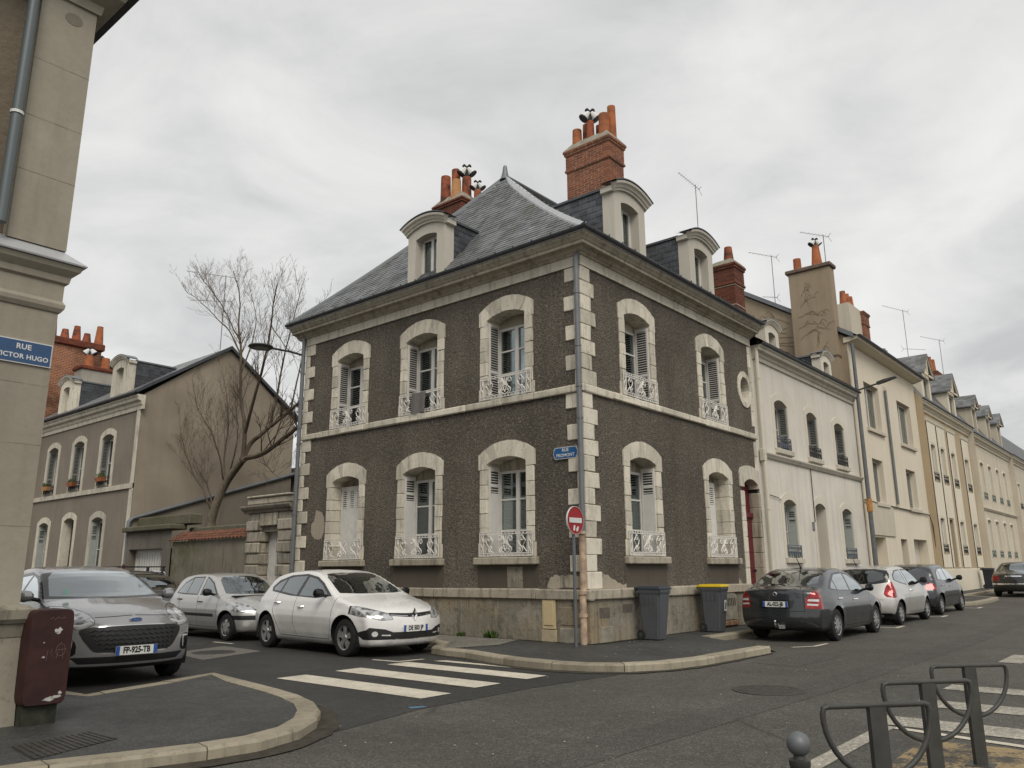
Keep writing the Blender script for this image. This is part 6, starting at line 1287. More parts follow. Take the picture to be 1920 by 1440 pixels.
# ------------------------------------------------------------------ bare tree
BARK = NT('bark'); v = BARK.vec('World', (1, 1, 0.35)); f = BARK.noise(v, 16, 6, 0.7, 0.4)
BARK.col(BARK.mix(BARK.ramp(f, [(0.35, 0.0), (0.65, 1.0)]), (0.11, 0.09, 0.065), (0.24, 0.205, 0.15))); BARK.rough(0.95); BARK.bump(f, 0.7, 0.03); BARK = BARK.done()
TWIG = plain('twig_bark', (0.10, 0.078, 0.055), 0.9, var=0.2)
tree = thing('bare_tree', 'leafless many-stemmed tree leaning over the mossy garden wall', 'tree', (2.2, *onX(395, 1060, 2.2)[:1], 0.0))
TO = np.array(tree.location); T = lambda x, y, X=2.2: np.array([X, *onX(x, y, X)]) - TO
limbs = [  # photo pixel path, depth plane, start radius, end radius
    ([(395, 1075), (394, 995), (402, 955), (424, 905), (455, 862)], (2.2, 2.2, 2.2, 2.3, 2.3), 0.195, 0.125),
    ([(455, 862), (490, 852), (530, 823), (565, 795), (600, 772)], (2.3, 2.2, 2.0, 1.8, 1.6), 0.095, 0.05),
    ([(455, 862), (470, 832), (505, 802), (545, 768), (585, 735)], (2.3, 2.5, 2.8, 3.1, 3.4), 0.10, 0.045),
    ([(455, 862), (459, 800), (451, 740), (452, 665), (447, 605), (450, 560), (438, 508)], (2.3, 2.3, 2.4, 2.5, 2.6, 2.7, 2.7), 0.085, 0.012),
    ([(460, 810), (480, 735), (497, 672), (508, 610), (512, 570), (520, 530)], (2.3, 2.0, 1.8, 1.7, 1.6, 1.6), 0.065, 0.012),
    ([(505, 802), (520, 740), (530, 680), (545, 620), (565, 540)], (2.8, 2.9, 3.0, 3.0, 3.1), 0.05, 0.01),
    ([(452, 665), (430, 622), (402, 592), (375, 565), (348, 545)], (2.5, 2.3, 2.2, 2.0, 1.9), 0.035, 0.008),
    ([(450, 640), (425, 590), (400, 550), (378, 522)], (2.5, 2.8, 3.0, 3.2), 0.035, 0.008),
    ([(420, 910), (412, 860), (396, 810), (372, 770), (362, 720)], (2.25, 1.9, 1.7, 1.5, 1.4), 0.035, 0.008),
    ([(400, 965), (385, 930), (360, 880), (345, 840), (338, 800)], (2.2, 1.9, 1.7, 1.5, 1.4), 0.04, 0.008),
    ([(398, 960), (392, 920), (372, 880), (350, 852), (328, 815)], (2.2, 2.3, 2.4, 2.5, 2.6), 0.035, 0.008),
    ([(424, 905), (420, 860), (428, 800), (425, 745), (418, 700)], (2.3, 2.5, 2.6, 2.7, 2.8), 0.04, 0.008),
    ([(424, 905), (440, 850), (446, 800), (440, 750)], (2.3, 2.1, 2.0, 1.9), 0.035, 0.008),
    ([(452, 700), (470, 650), (480, 600), (470, 545)], (2.45, 2.9, 3.2, 3.3), 0.035, 0.008),
    ([(545, 768), (560, 700), (575, 640), (590, 590)], (3.1, 3.3, 3.5, 3.6), 0.035, 0.008),
    ([(490, 852), (505, 880), (530, 900)], (2.2, 2.0, 1.9), 0.02, 0.005),
    ([(508, 610), (545, 660), (572, 650)], (1.7, 1.6, 1.6), 0.02, 0.006),
]
rr = random.Random(17); tb = MB(); cb_ = MB()
def twig(mb, p, d, L, r, lv):
    n = 4 if lv else 3; pts = [p]; q = p.copy(); dd = d / np.linalg.norm(d)
    for i in range(n):
        dd = dd + np.array([rr.gauss(0, 0.05), rr.gauss(0, 0.05), 0.09 + rr.gauss(0, 0.04)]); dd /= np.linalg.norm(dd); q = q + dd * L / n; pts.append(q.copy())
    mb.tube(pts, [max(0.003, r * (1 - 0.85 * i / n)) for i in range(n + 1)], 4 if r > 0.012 else 3, cap=False)
    if lv > 0:
        k = int(L * (4.2 if lv > 1 else 4.5)) + 1
        for j in range(k):
            f = rr.uniform(0.2, 0.97); i = min(n - 1, int(f * n)); b = pts[i] + (pts[i + 1] - pts[i]) * (f * n - i); t = pts[i + 1] - pts[i]; t /= np.linalg.norm(t)
            side = np.array([rr.gauss(0, 1), rr.gauss(0, 1), rr.gauss(0.2, 0.4)]); side -= t * (side @ t); side /= np.linalg.norm(side)
            twig(mb, b, t * 0.85 + side * 0.6, L * rr.uniform(0.3, 0.5) * (1.1 - 0.4 * f), r * 0.5, lv - 1)
for k, (pp_, dep, r0, r1) in enumerate(limbs):
    P0 = [T(x, y, X) for (x, y), X in zip(pp_, dep)]; P = []
    for i in range(len(P0) - 1):
        a, b, c, e = P0[max(0, i - 1)], P0[i], P0[i + 1], P0[min(len(P0) - 1, i + 2)]
        for s in np.linspace(0, 1, 5)[:-1]: P.append(0.5 * ((2 * b) + (c - a) * s + (2 * a - 5 * b + 4 * c - e) * s * s + (3 * b - a - 3 * c + e) * s ** 3) + np.array([rr.gauss(0, 0.02)] * 3) * (k > 0))
    P.append(P0[-1]); n = len(P); R = [r0 + (r1 - r0) * (i / (n - 1)) ** 0.8 for i in range(n)]
    (tb if k == 0 else cb_).tube(P, R, 10 if k == 0 else 6, cap=False)
    if k:
        Ltot = sum(np.linalg.norm(P[i + 1] - P[i]) for i in range(n - 1)); m_ = int(Ltot * 4.8)
        for j in range(m_):
            f = rr.uniform(0.18, 1.0) ** 0.8; i = min(n - 2, int(f * (n - 1))); t = P[i + 1] - P[i]; t /= np.linalg.norm(t)
            side = np.array([rr.gauss(0, 1), rr.gauss(0, 1), rr.gauss(0.4, 0.5)]); side -= t * (side @ t); side /= np.linalg.norm(side)
            twig(cb_, P[i], t * 0.75 + side * 0.5 + np.array([0, 0, 0.35]), rr.uniform(0.7, 1.9) * (1.1 - 0.4 * f), max(0.006, R[i] * 0.35), 2)
tb.build('trunk', BARK, tree, smooth=True); cb_.build('crown', TWIG, tree, fix=False)
aerial('roof aerial on the ridge of the grey gabled house', (3.0, 19.3, 9.9), 3.1, (-0.75, 0.65), 1.9, 12, 0.1, (1.1, (-0.75, 0.65), 1.6))

# ------------------------------------------------------------------ the building at the near corner
nearb = thing('near_corner_building', 'beige rendered corner building with stone pilaster and moulded ledge', 'building')
FN = Fr((0, -0.36, 0), (1, 0, 0), (0, -1, 0)); NX = -9.62
NB = render_mat('near_pilaster', (0.37, 0.338, 0.272), (0.285, 0.257, 0.205), 15, 0.25, 0.55, 0.008)
NB_D = render_mat('near_wall', (0.20, 0.168, 0.125), (0.145, 0.12, 0.088), 20, 0.5, 0.6, 0.015)
NB_J = plain('faint_joint', (0.24, 0.215, 0.17), 0.9, var=0.4, scale=9)
m = MB(); m.box((-24, -0.22, 0), (NX - 0.05, 13.5, 7.5)); m.build('wall', NB_D, nearb)
m = MB(); FN.box(m, -10.16, NX, 4.62, 7.40, -0.3, 0.0); m.build('pilaster', NB, nearb)
for zz in (5.35, 5.95, 6.6): m = MB(); FN.box(m, -10.158, NX + 0.002, zz, zz + 0.006, -0.29, 0.0015); m.build('joint', NB_J, nearb)
m = MB(); FN.poly(m, [(u, z) for u, z in [(-9.84 + 0.09 * math.cos(a), 7.22 + 0.07 * math.sin(a)) for a in np.linspace(0, 6.28, 12)[:-1]]], -0.01, 0.004); m.build('anchor_plate', render_mat('patch_grey', (0.24, 0.21, 0.17), (0.2, 0.18, 0.14), 30, 0.4, 0.3), nearb)
m = MB(); FN.box(m, -11.2, NX, 1.14, 3.96, -0.3, 0.0); m.build('pilaster', NB, nearb)
for zz in (2.62, 1.85, 3.2): m = MB(); FN.box(m, -11.1, NX + 0.002, zz, zz + 0.006, -0.29, 0.0015); m.build('joint', NB_J, nearb)
def wrap(prof, mat, name):            # moulding wrapping the corner
    m = MB(); rings = [[(-24, -0.36 - d, z) for d, z in prof], [(NX + d, -0.36 - d, z) for d, z in prof], [(NX + d, 13.5, z) for d, z in prof]]; m.loft(rings); return m.build(name, mat, nearb)
wrap([(-0.1, 3.96), (0.015, 3.96), (0.04, 4.0), (0.045, 4.04), (0.02, 4.08), (0.02, 4.25), (0.05, 4.27), (0.06, 4.33), (0.12, 4.39), (0.14, 4.44), (-0.1, 4.44)], NB, 'ledge'); wrap([(-0.2, 4.445), (0.16, 4.445), (0.165, 4.46), (-0.05, 4.64), (-0.2, 4.64)], ZINC_PALE, 'ledge_flashing')
wrap([(-0.1, 7.4), (0.03, 7.4), (0.05, 7.5), (0.2, 7.58), (0.24, 7.7), (-0.1, 7.7)], NB, 'cornice'); wrap([(-0.1, 7.702), (0.34, 7.702), (0.36, 7.8), (-0.1, 7.9)], ZINC_DARK, 'gutter')
NBST = stone_mat('near_plinth', (0.33, 0.30, 0.24), (0.24, 0.22, 0.17), (0.085, 0.08, 0.06), 10, 0.85)
wrap([(-0.1, 0.98), (0.09, 0.98), (0.12, 1.02), (0.12, 1.10), (0.05, 1.14), (-0.1, 1.14)], NBST, 'plinth_cap'); wrap([(-0.1, 0.86), (0.04, 0.86), (0.07, 0.975), (-0.1, 0.975)], NBST, 'plinth_moulding'); wrap([(-0.1, -0.2), (0.07, -0.2), (0.05, 0.4), (0.035, 0.855), (-0.1, 0.855)], NBST, 'plinth')
pipe(nearb, [(-10.26, -0.46, 4.7), (-10.26, -0.46, 7.6)], 0.052, plain('green_grey_zinc', (0.12, 0.14, 0.145), 0.5, 0.3), collars=()); m = MB(); m.lathe([(0.062, -0.015), (0.062, 0.015)], (-10.26, -0.46, 5.86), 12); m.build('pipe_clip', COWL_WHITE, nearb)
# ------------------------------------------------------------------ cars
def car_paint(name, c, metal=0.35, rough=0.28, dirt=0.15):
    t = NT(name); v = t.vec('Object'); f = t.noise(v, 3.0, 6, 0.65); g = t.n('ShaderNodeSeparateXYZ'); t.k(t.tc.outputs['Object'], g.inputs[0])
    low = t.ramp(g.outputs['Z'], [(0.22, 1.0), (0.75, 0.0)]); dm = t.math('MULTIPLY', t.math('MULTIPLY', low, t.ramp(f, [(0.35, 0.2), (0.7, 1.0)])), dirt * 3)
    t.col(t.mix(dm, c, (0.13, 0.115, 0.095))); t.b.inputs['Metallic'].default_value = metal; t.rough(t.ramp(f, [(0.3, rough), (0.7, rough + 0.07)]))
    t.b.inputs['Coat Weight'].default_value = 0.8; t.b.inputs['Coat Roughness'].default_value = 0.05; t.b.inputs['Specular IOR Level'].default_value = 0.5; return t.done()
CGLASS = glass_mat('car_glass', (0.50, 0.55, 0.53), 0.12, (0.012, 0.015, 0.015), 0.6)
BLACK_PL = plain('black_plastic', (0.018, 0.018, 0.019), 0.5, spec=0.4); BLACK_GL = plain('black_gloss', (0.012, 0.012, 0.013), 0.12, spec=0.5)
SEAM = plain('panel_gap', (0.012, 0.012, 0.012), 0.8); RUBBER = plain('tyre_rubber', (0.022, 0.022, 0.022), 0.85, var=0.15, scale=20)
CHROME = plain('chrome', (0.72, 0.72, 0.72), 0.12, 1.0); RIM = plain('alloy', (0.42, 0.41, 0.40), 0.35, 0.7, var=0.15, scale=14); HUBCAP = plain('hubcap', (0.36, 0.36, 0.355), 0.4, 0.4, var=0.2, scale=14)
CABIN = plain('cabin_trim', (0.022, 0.022, 0.023), 0.8); PLATE_W = plain('plate_white', (0.72, 0.72, 0.69), 0.45); PLATE_B = plain('plate_blue', (0.03, 0.09, 0.33), 0.45); PLATE_K = plain('plate_black', (0.015, 0.015, 0.015), 0.5)
def lamp_mat(name, c, c2, rough=0.1):
    t = NT(name); vo = t.n('ShaderNodeTexVoronoi'); vo.inputs['Scale'].default_value = 11.0; t.k(t.tc.outputs['Object'], vo.inputs['Vector'])
    t.col(t.mix(t.ramp(vo.outputs['Distance'], [(0.2, 0.0), (0.6, 1.0)]), c, c2)); t.rough(rough); t.b.inputs['Metallic'].default_value = 0.3; t.b.inputs['Coat Weight'].default_value = 1.0; t.b.inputs['Coat Roughness'].default_value = 0.02; return t.done()
HEADL = lamp_mat('headlight', (0.10, 0.105, 0.11), (0.52, 0.53, 0.54)); TAILL = lamp_mat('tail_light', (0.42, 0.012, 0.012), (0.20, 0.006, 0.006)); LENS_W = plain('clear_lens', (0.66, 0.66, 0.66), 0.1, 0.2, coat=1.0); DRL = plain('running_light', (0.8, 0.8, 0.8), 0.2)
def chaikin(P, n=2):
    for _ in range(n):
        Q = []
        for i in range(len(P)): a, b = np.array(P[i]), np.array(P[(i + 1) % len(P)]); Q += [tuple(a * 0.78 + b * 0.22), tuple(a * 0.22 + b * 0.78)]
        P = Q
    return np.array(P)
def poly_sd(x, z, P):
    d = np.full(x.shape, 1e9); ins = np.zeros(x.shape, bool); n = len(P)
    for i in range(n):
        ax, az = P[i]; bx, bz = P[(i + 1) % n]; ex, ez = bx - ax, bz - az; L2 = ex * ex + ez * ez + 1e-12
        t = np.clip(((x - ax) * ex + (z - az) * ez) / L2, 0, 1); d = np.minimum(d, (x - ax - ex * t) ** 2 + (z - az - ez * t) ** 2)
        c = ((az > z) != (bz > z)); ins ^= c & (x < (bx - ax) * (z - az) / (bz - az + 1e-12) + ax)
    d = np.sqrt(d); return np.where(ins, -d, d)
def sstep(x, a, b): t = np.clip((x - a) / (b - a), 0, 1); return t * t * (3 - 2 * t)
class CarShape:
    def __init__(s, L, W, H, sil, axles, Rw, g, cf=0.30, cr=0.22, taper=(0.90, 0.92), flare=0.018, k=0.05):
        s.L, s.W, s.H, s.P, s.axles, s.Rw, s.cf, s.cr, s.taper, s.flare, s.k = L, W, H, chaikin(sil, 2), axles, Rw, cf, cr, taper, flare, k
        s.gz_ = np.array([q[0] for q in g]); s.gw = np.array([q[1] for q in g])
    def F(s, p):
        x, y, z = p[:, 0], p[:, 1], p[:, 2]; hw = s.W / 2; yn = np.minimum(np.abs(y) / hw, 1.15); h = s.L / 2
        wf = sstep(x, h - 1.25, h); wr = sstep(-x, h - 1.1, h); t = np.tanh(x / 0.4)
        xs = x + t * 0.10 * yn ** 2 + s.cf * wf * yn ** 2.6 - s.cr * wr * yn ** 2.8
        zs = z + 0.055 * yn ** 2 * sstep(z, 0.55, 0.9)
        a = poly_sd(xs, zs, s.P)
        w = hw * np.interp(z, s.gz_, s.gw); pl = 1 - (1 - s.taper[0]) * sstep(x, h - 1.3, h) ** 1.3 - (1 - s.taper[1]) * sstep(-x, h - 1.2, h) ** 1.3; w = w * pl
        for ax in s.axles: r = np.hypot(x - ax, z - s.Rw); w = w + s.flare * np.exp(-((r - s.Rw - 0.05) / 0.09) ** 2) * (z < 0.95)
        b = np.abs(y) - w; k = s.k; m = np.maximum(a, b); q = np.maximum(k - np.abs(a - b), 0) / k; return m + q * q * k * 0.25
    def cast(s, O, D, tmax=2.4, it=15):
        lo = np.zeros(len(O)); hi = np.full(len(O), tmax)
        for _ in range(it):
            mid = (lo + hi) / 2; ins = s.F(O + D * mid[:, None]) < 0; lo = np.where(ins, mid, lo); hi = np.where(ins, hi, mid)
        return O + D * ((lo + hi) / 2)[:, None]
    def normal(s, P):
        e = 4e-3; G = np.stack([s.F(P + np.eye(3)[i] * e) - s.F(P - np.eye(3)[i] * e) for i in range(3)], 1); return G / np.maximum(1e-9, np.linalg.norm(G, axis=1))[:, None]
    def ys(s, x, z, side): return float(s.cast(np.array([[x, 0, z]]), np.array([[0, side, 0.0]]))[0][1])
    def xs(s, y, z, d): return float(s.cast(np.array([[d * 0.9, y, z]]), np.array([[d, 0, 0.0]]))[0][0])
    def grid(s, nm=74, nc=26, nt=104):
        h = s.L / 2; xf, xr, zc = h - 0.62, -h + 0.58, 0.60; O = []; D = []; th = np.linspace(0, 2 * math.pi, nt, endpoint=False)
        cols = [('r', f) for f in np.linspace(math.pi / 2, 0, nc, endpoint=False)[1:]] + [('m', x) for x in np.linspace(xr, xf, nm)] + [('f', f) for f in np.linspace(0, math.pi / 2, nc, endpoint=False)[1:]]
        for kd, v in cols:
            for t in th:
                c, q = math.cos(t), math.sin(t)
                if kd == 'm': O.append((v, 0, zc)); D.append((0, c, q))
                elif kd == 'f': O.append((xf, 0, zc)); D.append((math.sin(v), math.cos(v) * c, math.cos(v) * q))
                else: O.append((xr, 0, zc)); D.append((-math.sin(v), math.cos(v) * c, math.cos(v) * q))
        O += [(xr, 0, zc), (xf, 0, zc)]; D += [(-1, 0, 0), (1, 0, 0)]
        V = s.cast(np.array(O, float), np.array(D, float)); n = len(cols); fs = []
        for i in range(n - 1):
            for j in range(nt): k = (j + 1) % nt; fs.append((i * nt + j, i * nt + k, (i + 1) * nt + k, (i + 1) * nt + j))
        for j in range(nt): k = (j + 1) % nt; fs.append((n * nt, k, j)); fs.append((n * nt + 1, (n - 1) * nt + j, (n - 1) * nt + k))
        return V, fs
PROJ = {'side': lambda c: (c.x, c.z), 'front': lambda c: (c.y, c.z), 'rear': lambda c: (c.y, c.z)}
def facing(f, kind):
    n = f.normal; c = f.calc_center_median()
    if kind == 'side': return abs(n.y) > 0.28 and abs(c.y) > 0.35
    if kind == 'front': return n.x > 0.06 and c.x > 0.0
    return n.x < -0.06 and c.x < 0.0
def cut(bm, kind, poly, cls, zmin=None, xr=None):
    us = [p[0] for p in poly]; vs = [p[1] for p in poly]; b = (min(us) - 0.03, max(us) + 0.03, min(vs) - 0.03, max(vs) + 0.03); pj = PROJ[kind]
    def near(f, q):
        for v in f.verts:
            pass
        U = [pj(v.co) for v in f.verts]; return not (max(u[0] for u in U) < q[0] or min(u[0] for u in U) > q[1] or max(u[1] for u in U) < q[2] or min(u[1] for u in U) > q[3])
    faces = [f for f in bm.faces if facing(f, kind) and near(f, b) and (xr is None or xr[0] < f.calc_center_median().x < xr[1])]
    n = len(poly)
    for i in range(n):
        a, c = poly[i], poly[(i + 1) % n]; e = (c[0] - a[0], c[1] - a[1]); L = math.hypot(*e)
        if L < 1e-5: continue
        q = (min(a[0], c[0]) - 0.004, max(a[0], c[0]) + 0.004, min(a[1], c[1]) - 0.004, max(a[1], c[1]) + 0.004); fs = [f for f in faces if f.is_valid and near(f, q)]
        if not fs: continue
        if kind == 'side': co, no = Vector((a[0], 0, a[1])), Vector((-e[1], 0, e[0]))
        else: co, no = Vector((0, a[0], a[1])), Vector((0, -e[1], e[0]))
        ed = {x for f in fs for x in f.edges}; vv = {x for f in fs for x in f.verts}
        r = bmesh.ops.bisect_plane(bm, geom=list(fs) + list(ed) + list(vv), plane_co=co, plane_no=no.normalized(), dist=1e-5)
        keep = set(f for f in faces if f.is_valid); keep.update(x for x in r['geom'] if isinstance(x, bmesh.types.BMFace) and x.is_valid); faces = list(keep)
    for f in faces:
        if f.is_valid: f.normal_update()
        if f.is_valid and facing(f, kind) and inpoly(pj(f.calc_center_median()), poly): f.material_index = cls
def circ(cx, cz, r, n=22, a0=0.0, a1=2 * math.pi): return [(cx + r * math.cos(a0 + (a1 - a0) * i / n), cz + r * math.sin(a0 + (a1 - a0) * i / n)) for i in range(n)]
def mir(p): return [(-u, v) for u, v in reversed(p)]
def text_mesh(s, size, bold=0.0, extrude=0.0, width=1.0, spacing=1.0):
    cu = bpy.data.curves.new('lettering', 'FONT'); cu.body = s; cu.size = size; cu.offset = bold; cu.extrude = extrude; cu.align_x = 'CENTER'; cu.align_y = 'CENTER'; cu.space_character = spacing; cu.resolution_u = 3
    o = bpy.data.objects.new('lettering', cu); COL.objects.link(o); dg = bpy.context.evaluated_depsgraph_get(); me = bpy.data.meshes.new_from_object(o.evaluated_get(dg)); bpy.data.objects.remove(o); bpy.data.curves.remove(cu)
    if width != 1.0:
        for v in me.vertices: v.co.x *= width
    me.name = 'lettering'; return me
def put_text(parent, me, mat, loc, right, upv, name='lettering'):
    me.materials.clear(); me.materials.append(mat); o = link(name, me, parent); r, u = Vector(right), Vector(upv); n = r.cross(u); Mx = Matrix.Identity(4)
    for i in range(3): Mx[i][0], Mx[i][1], Mx[i][2], Mx[i][3] = r[i], u[i], n[i], loc[i]
    o.matrix_basis = Mx; return o
def plate(car, s, txt, d, z, tilt=0.0, y=0.0, proud=0.012):
    x = max(s.xs(y, z - 0.05, d) * d, s.xs(y, z + 0.05, d) * d, s.xs(y + 0.22, z, d) * d) * d + d * proud
    m = MB(); m.box((min(x, x + d * 0.008), y - 0.26, z - 0.055), (max(x, x + d * 0.008), y + 0.26, z + 0.055)); p = m.build('number_plate', PLATE_W, car)
    X = x + d * 0.009
    for sg, w in ((-1, 0.045), (1, 0.045)): m = MB(); yy = y + sg * 0.235; m.box((min(X, X + d * 0.001), yy - 0.024, z - 0.054), (max(X, X + d * 0.001), yy + 0.024, z + 0.054)); m.build('blue_band', PLATE_B, p)
    m = MB(); e = 0.002; 
    me = text_mesh(txt, 0.104, 0.0045, 0.0, 0.76); right = (0, d, 0); put_text(p, me, PLATE_K, (X + d * 0.0012, y, z), right, (0, 0, 1)); return p
def wheel(car, x, y, R, side, style, rimm, n=5, tw=0.20):
    t = MB(); prof = [(R * 0.64, -tw / 2), (R * 0.80, -tw / 2 - 0.008), (R * 0.95, -tw / 2 + 0.008), (R, -tw / 2 + 0.04), (R, tw / 2 - 0.04), (R * 0.95, tw / 2 - 0.008), (R * 0.80, tw / 2 + 0.008), (R * 0.64, tw / 2)]
    t.lathe(prof, (x, y, R), 30, 'y', cap=False); w = t.build('wheel', RUBBER, car, smooth=True, fix=False)
    o = side; face = y + o * (tw / 2 - 0.02); back = MB(); back.lathe([(R * 0.66, 0), (0.01, 0)], (x, face - o * 0.06, R), 24, 'y', cap=False); back.build('brake_shadow', BLACK_PL, w, fix=False)
    r = MB(); r.lathe([(R * 0.68, o * 0.012), (R * 0.66, o * 0.018), (R * 0.60, o * 0.008), (R * 0.59, -o * 0.03)], (x, face, R), 30, 'y', cap=False)
    if style == 'cap':
        r.lathe([(R * 0.62, 0.0), (R * 0.5, o * 0.02), (R * 0.25, o * 0.028), (0.01, o * 0.022)], (x, face - o * 0.012, R), 30, 'y', cap=False)
    else:
        for k in range(n):
            a = 2 * math.pi * k / n + 0.3; c, q = math.cos(a), math.sin(a); wd0, wd1 = R * 0.11, R * (0.17 if n <= 5 else 0.10); P = []
            for rr_, wd in ((R * 0.12, wd0), (R * 0.63, wd1)):
                P += [(x + c * rr_ - q * wd, R + q * rr_ + c * wd), (x + c * rr_ + q * wd, R + q * rr_ - c * wd)]
            quad = [P[0], P[1], P[3], P[2]]; r.prism([(u, face + o * 0.004, v) for u, v in quad], (0, -o * 0.04, 0))
        r.lathe([(R * 0.2, 0.0), (R * 0.18, o * 0.012), (0.01, o * 0.014)], (x, face, R), 16, 'y', cap=False)
    r.build('rim', rimm, w, smooth=True, fix=True)
    if style == 'cap':
        for k in range(n):
            a = 2 * math.pi * k / n; c, q = math.cos(a), math.sin(a); sl_ = MB(); rr_ = R * 0.46; wd = R * 0.07; ln = R * 0.11
            sl_.prism([(x + c * (rr_ - ln) - q * wd * 0.6, face + o * 0.014, R + q * (rr_ - ln) + c * wd * 0.6), (x + c * (rr_ - ln) + q * wd * 0.6, face + o * 0.014, R + q * (rr_ - ln) - c * wd * 0.6), (x + c * (rr_ + ln) + q * wd, face + o * 0.008, R + q * (rr_ + ln) - c * wd), (x + c * (rr_ + ln) - q * wd, face + o * 0.008, R + q * (rr_ + ln) + c * wd)], (0, o * 0.004, 0)); sl_.build('slot', BLACK_PL, w)
    return w
CLASSES = [('body', None), ('side_window', CGLASS), ('window_trim', BLACK_GL), ('windscreen', CGLASS), ('rear_window', CGLASS), ('headlight', HEADL), ('tail_light', TAILL), ('grille', BLACK_PL), ('chrome_trim', CHROME), ('panel_gap', SEAM), ('lower_cladding', BLACK_PL), ('roof_panel', BLACK_GL), ('wheel_opening', None), ('clear_lens', LENS_W), ('fog_lamp', BLACK_GL)]
CID = {n: i for i, (n, _) in enumerate(CLASSES)}
def build_car(name, label, s, paint, feats, loc, yaw, mirrors=None, handles=(), wheels=('spoke', RIM, 5), seats=(0.15, -0.75), detail=(74, 26, 104), mirror_mat=None, mats={}, wiper=True):
    car = thing(name, label, 'car', (loc[0], loc[1], gz(loc[0])), math.radians(yaw), 'cars parked along the kerbs')
    if abs(math.cos(math.radians(yaw))) > 0.7 and loc[0] > 6: car.rotation_euler = (0, -0.011 * math.cos(math.radians(yaw)), math.radians(yaw))
    V, fs = s.grid(*detail); bm = bmesh.new(); vs = [bm.verts.new(v) for v in V]; bm.verts.ensure_lookup_table()
    for f in fs: bm.faces.new([vs[i] for i in f])
    bmesh.ops.recalc_face_normals(bm, faces=bm.faces)
    for kind, poly, cls, *rest in feats: cut(bm, kind, poly, CID[cls], xr=rest[0] if rest else None)
    for ax in s.axles: cut(bm, 'side', circ(ax, s.Rw + 0.01, s.Rw + 0.055, 26), CID['wheel_opening'])
    me0 = bpy.data.meshes.new('tmp'); bmesh.ops.triangulate(bm, faces=[f for f in bm.faces if len(f.verts) > 4]); bm.to_mesh(me0); bm.free()
    co = np.zeros(len(me0.vertices) * 3); me0.vertices.foreach_get('co', co); co = co.reshape(-1, 3); nor = s.normal(co); polys = [(tuple(p.vertices), p.material_index) for p in me0.polygons]; bpy.data.meshes.remove(me0)
    def emit(nm, idxs, mat):
        ids = sorted({v for i in idxs for v in polys[i][0]}); mp = {v: k for k, v in enumerate(ids)}; me = bpy.data.meshes.new(nm); me.from_pydata([tuple(co[v]) for v in ids], [], [tuple(mp[v] for v in polys[i][0]) for i in idxs]); me.polygons.foreach_set('use_smooth', [True] * len(me.polygons)); me.materials.append(mat); me.update(); me.normals_split_custom_set_from_vertices([tuple(nor[v]) for v in ids]); return link(nm, me, car)
    split = {'side_window', 'window_trim', 'panel_gap', 'grille', 'lower_cladding', 'chrome_trim', 'headlight', 'tail_light', 'clear_lens', 'fog_lamp'}; body = None; made = {}
    for ci, (nm, mt) in enumerate(CLASSES):
        idx = [i for i, p in enumerate(polys) if p[1] == ci]
        if not idx or nm == 'wheel_opening': continue
        mt = mats.get(nm, mt) or paint
        if nm in split:         # connected pieces become separate parts
            par = {}
            def find(a):
                while par.setdefault(a, a) != a: par[a] = par[par[a]]; a = par[a]
                return a
            for i in idx:
                v0 = polys[i][0][0]
                for v in polys[i][0][1:]: par[find(v)] = find(v0)
            grp = {}
            for i in idx: grp.setdefault(find(polys[i][0][0]), []).append(i)
            for g in grp.values():
                if len(g) > 2: emit(nm, g, mt)
        else: made[nm] = emit(nm, idx, mt)
    hw = s.W / 2
    for ax in s.axles:
        for sg in (-1, 1):
            yb = s.ys(ax, s.Rw * 2 + 0.1, sg) * sg - 0.012; wheel(car, ax, sg * (yb - 0.115), s.Rw, sg, wheels[0], wheels[1], wheels[2])
            m = MB(); R2 = s.Rw + 0.07; A = [(ax + R2 * math.cos(a), s.Rw + 0.01 + R2 * math.sin(a)) for a in np.linspace(-0.4, math.pi + 0.4, 18)]
            m.loft([[(u, sg * (yb - 0.02), v) for u, v in A], [(u, sg * (yb - 0.34), v) for u, v in A]], False, False); m.add([(u, sg * (yb - 0.34), v) for u, v in A], [tuple(range(len(A)))]); m.build('wheel_arch', BLACK_PL, car, fix=False)
    # cabin: floor tray, dashboard, seats with head restraints, steering wheel
    m = MB(); m.box((-s.L / 2 + 0.55, -hw + 0.16, 0.32), (s.L / 2 - 1.0, hw - 0.16, 0.62)); m.build('cabin_floor', CABIN, car)
    xd = [f for f in feats if f[2] == 'windscreen']; base = seats[0] + 0.62
    m = MB(); m.loft([[(base, -hw + 0.2, 0.6), (base, hw - 0.2, 0.6), (base + 0.02, hw - 0.2, 0.90), (base + 0.02, -hw + 0.2, 0.90)], [(base + 0.45, -hw + 0.25, 0.6), (base + 0.45, hw - 0.25, 0.6), (base + 0.4, hw - 0.25, 0.93), (base + 0.4, -hw + 0.25, 0.93)]]); m.build('dashboard', CABIN, car)
    for sx in seats:
        for sy in (-0.36, 0.36):
            m = MB(); m.cbox((sx - 0.1, sy - 0.25, 0.6), (sx + 0.4, sy + 0.25, 0.72), 0.05); m.loft([[(sx - 0.10, sy - 0.24, 0.65), (sx + 0.03, sy - 0.24, 0.65), (sx + 0.03, sy + 0.24, 0.65), (sx - 0.10, sy + 0.24, 0.65)], [(sx - 0.27, sy - 0.2, 1.14), (sx - 0.18, sy - 0.2, 1.14), (sx - 0.18, sy + 0.2, 1.14), (sx - 0.27, sy + 0.2, 1.14)]]); m.cbox((sx - 0.32, sy - 0.12, 1.16), (sx - 0.22, sy + 0.12, min(1.33, s.H - 0.13)), 0.03); m.build('seat', CABIN, car)
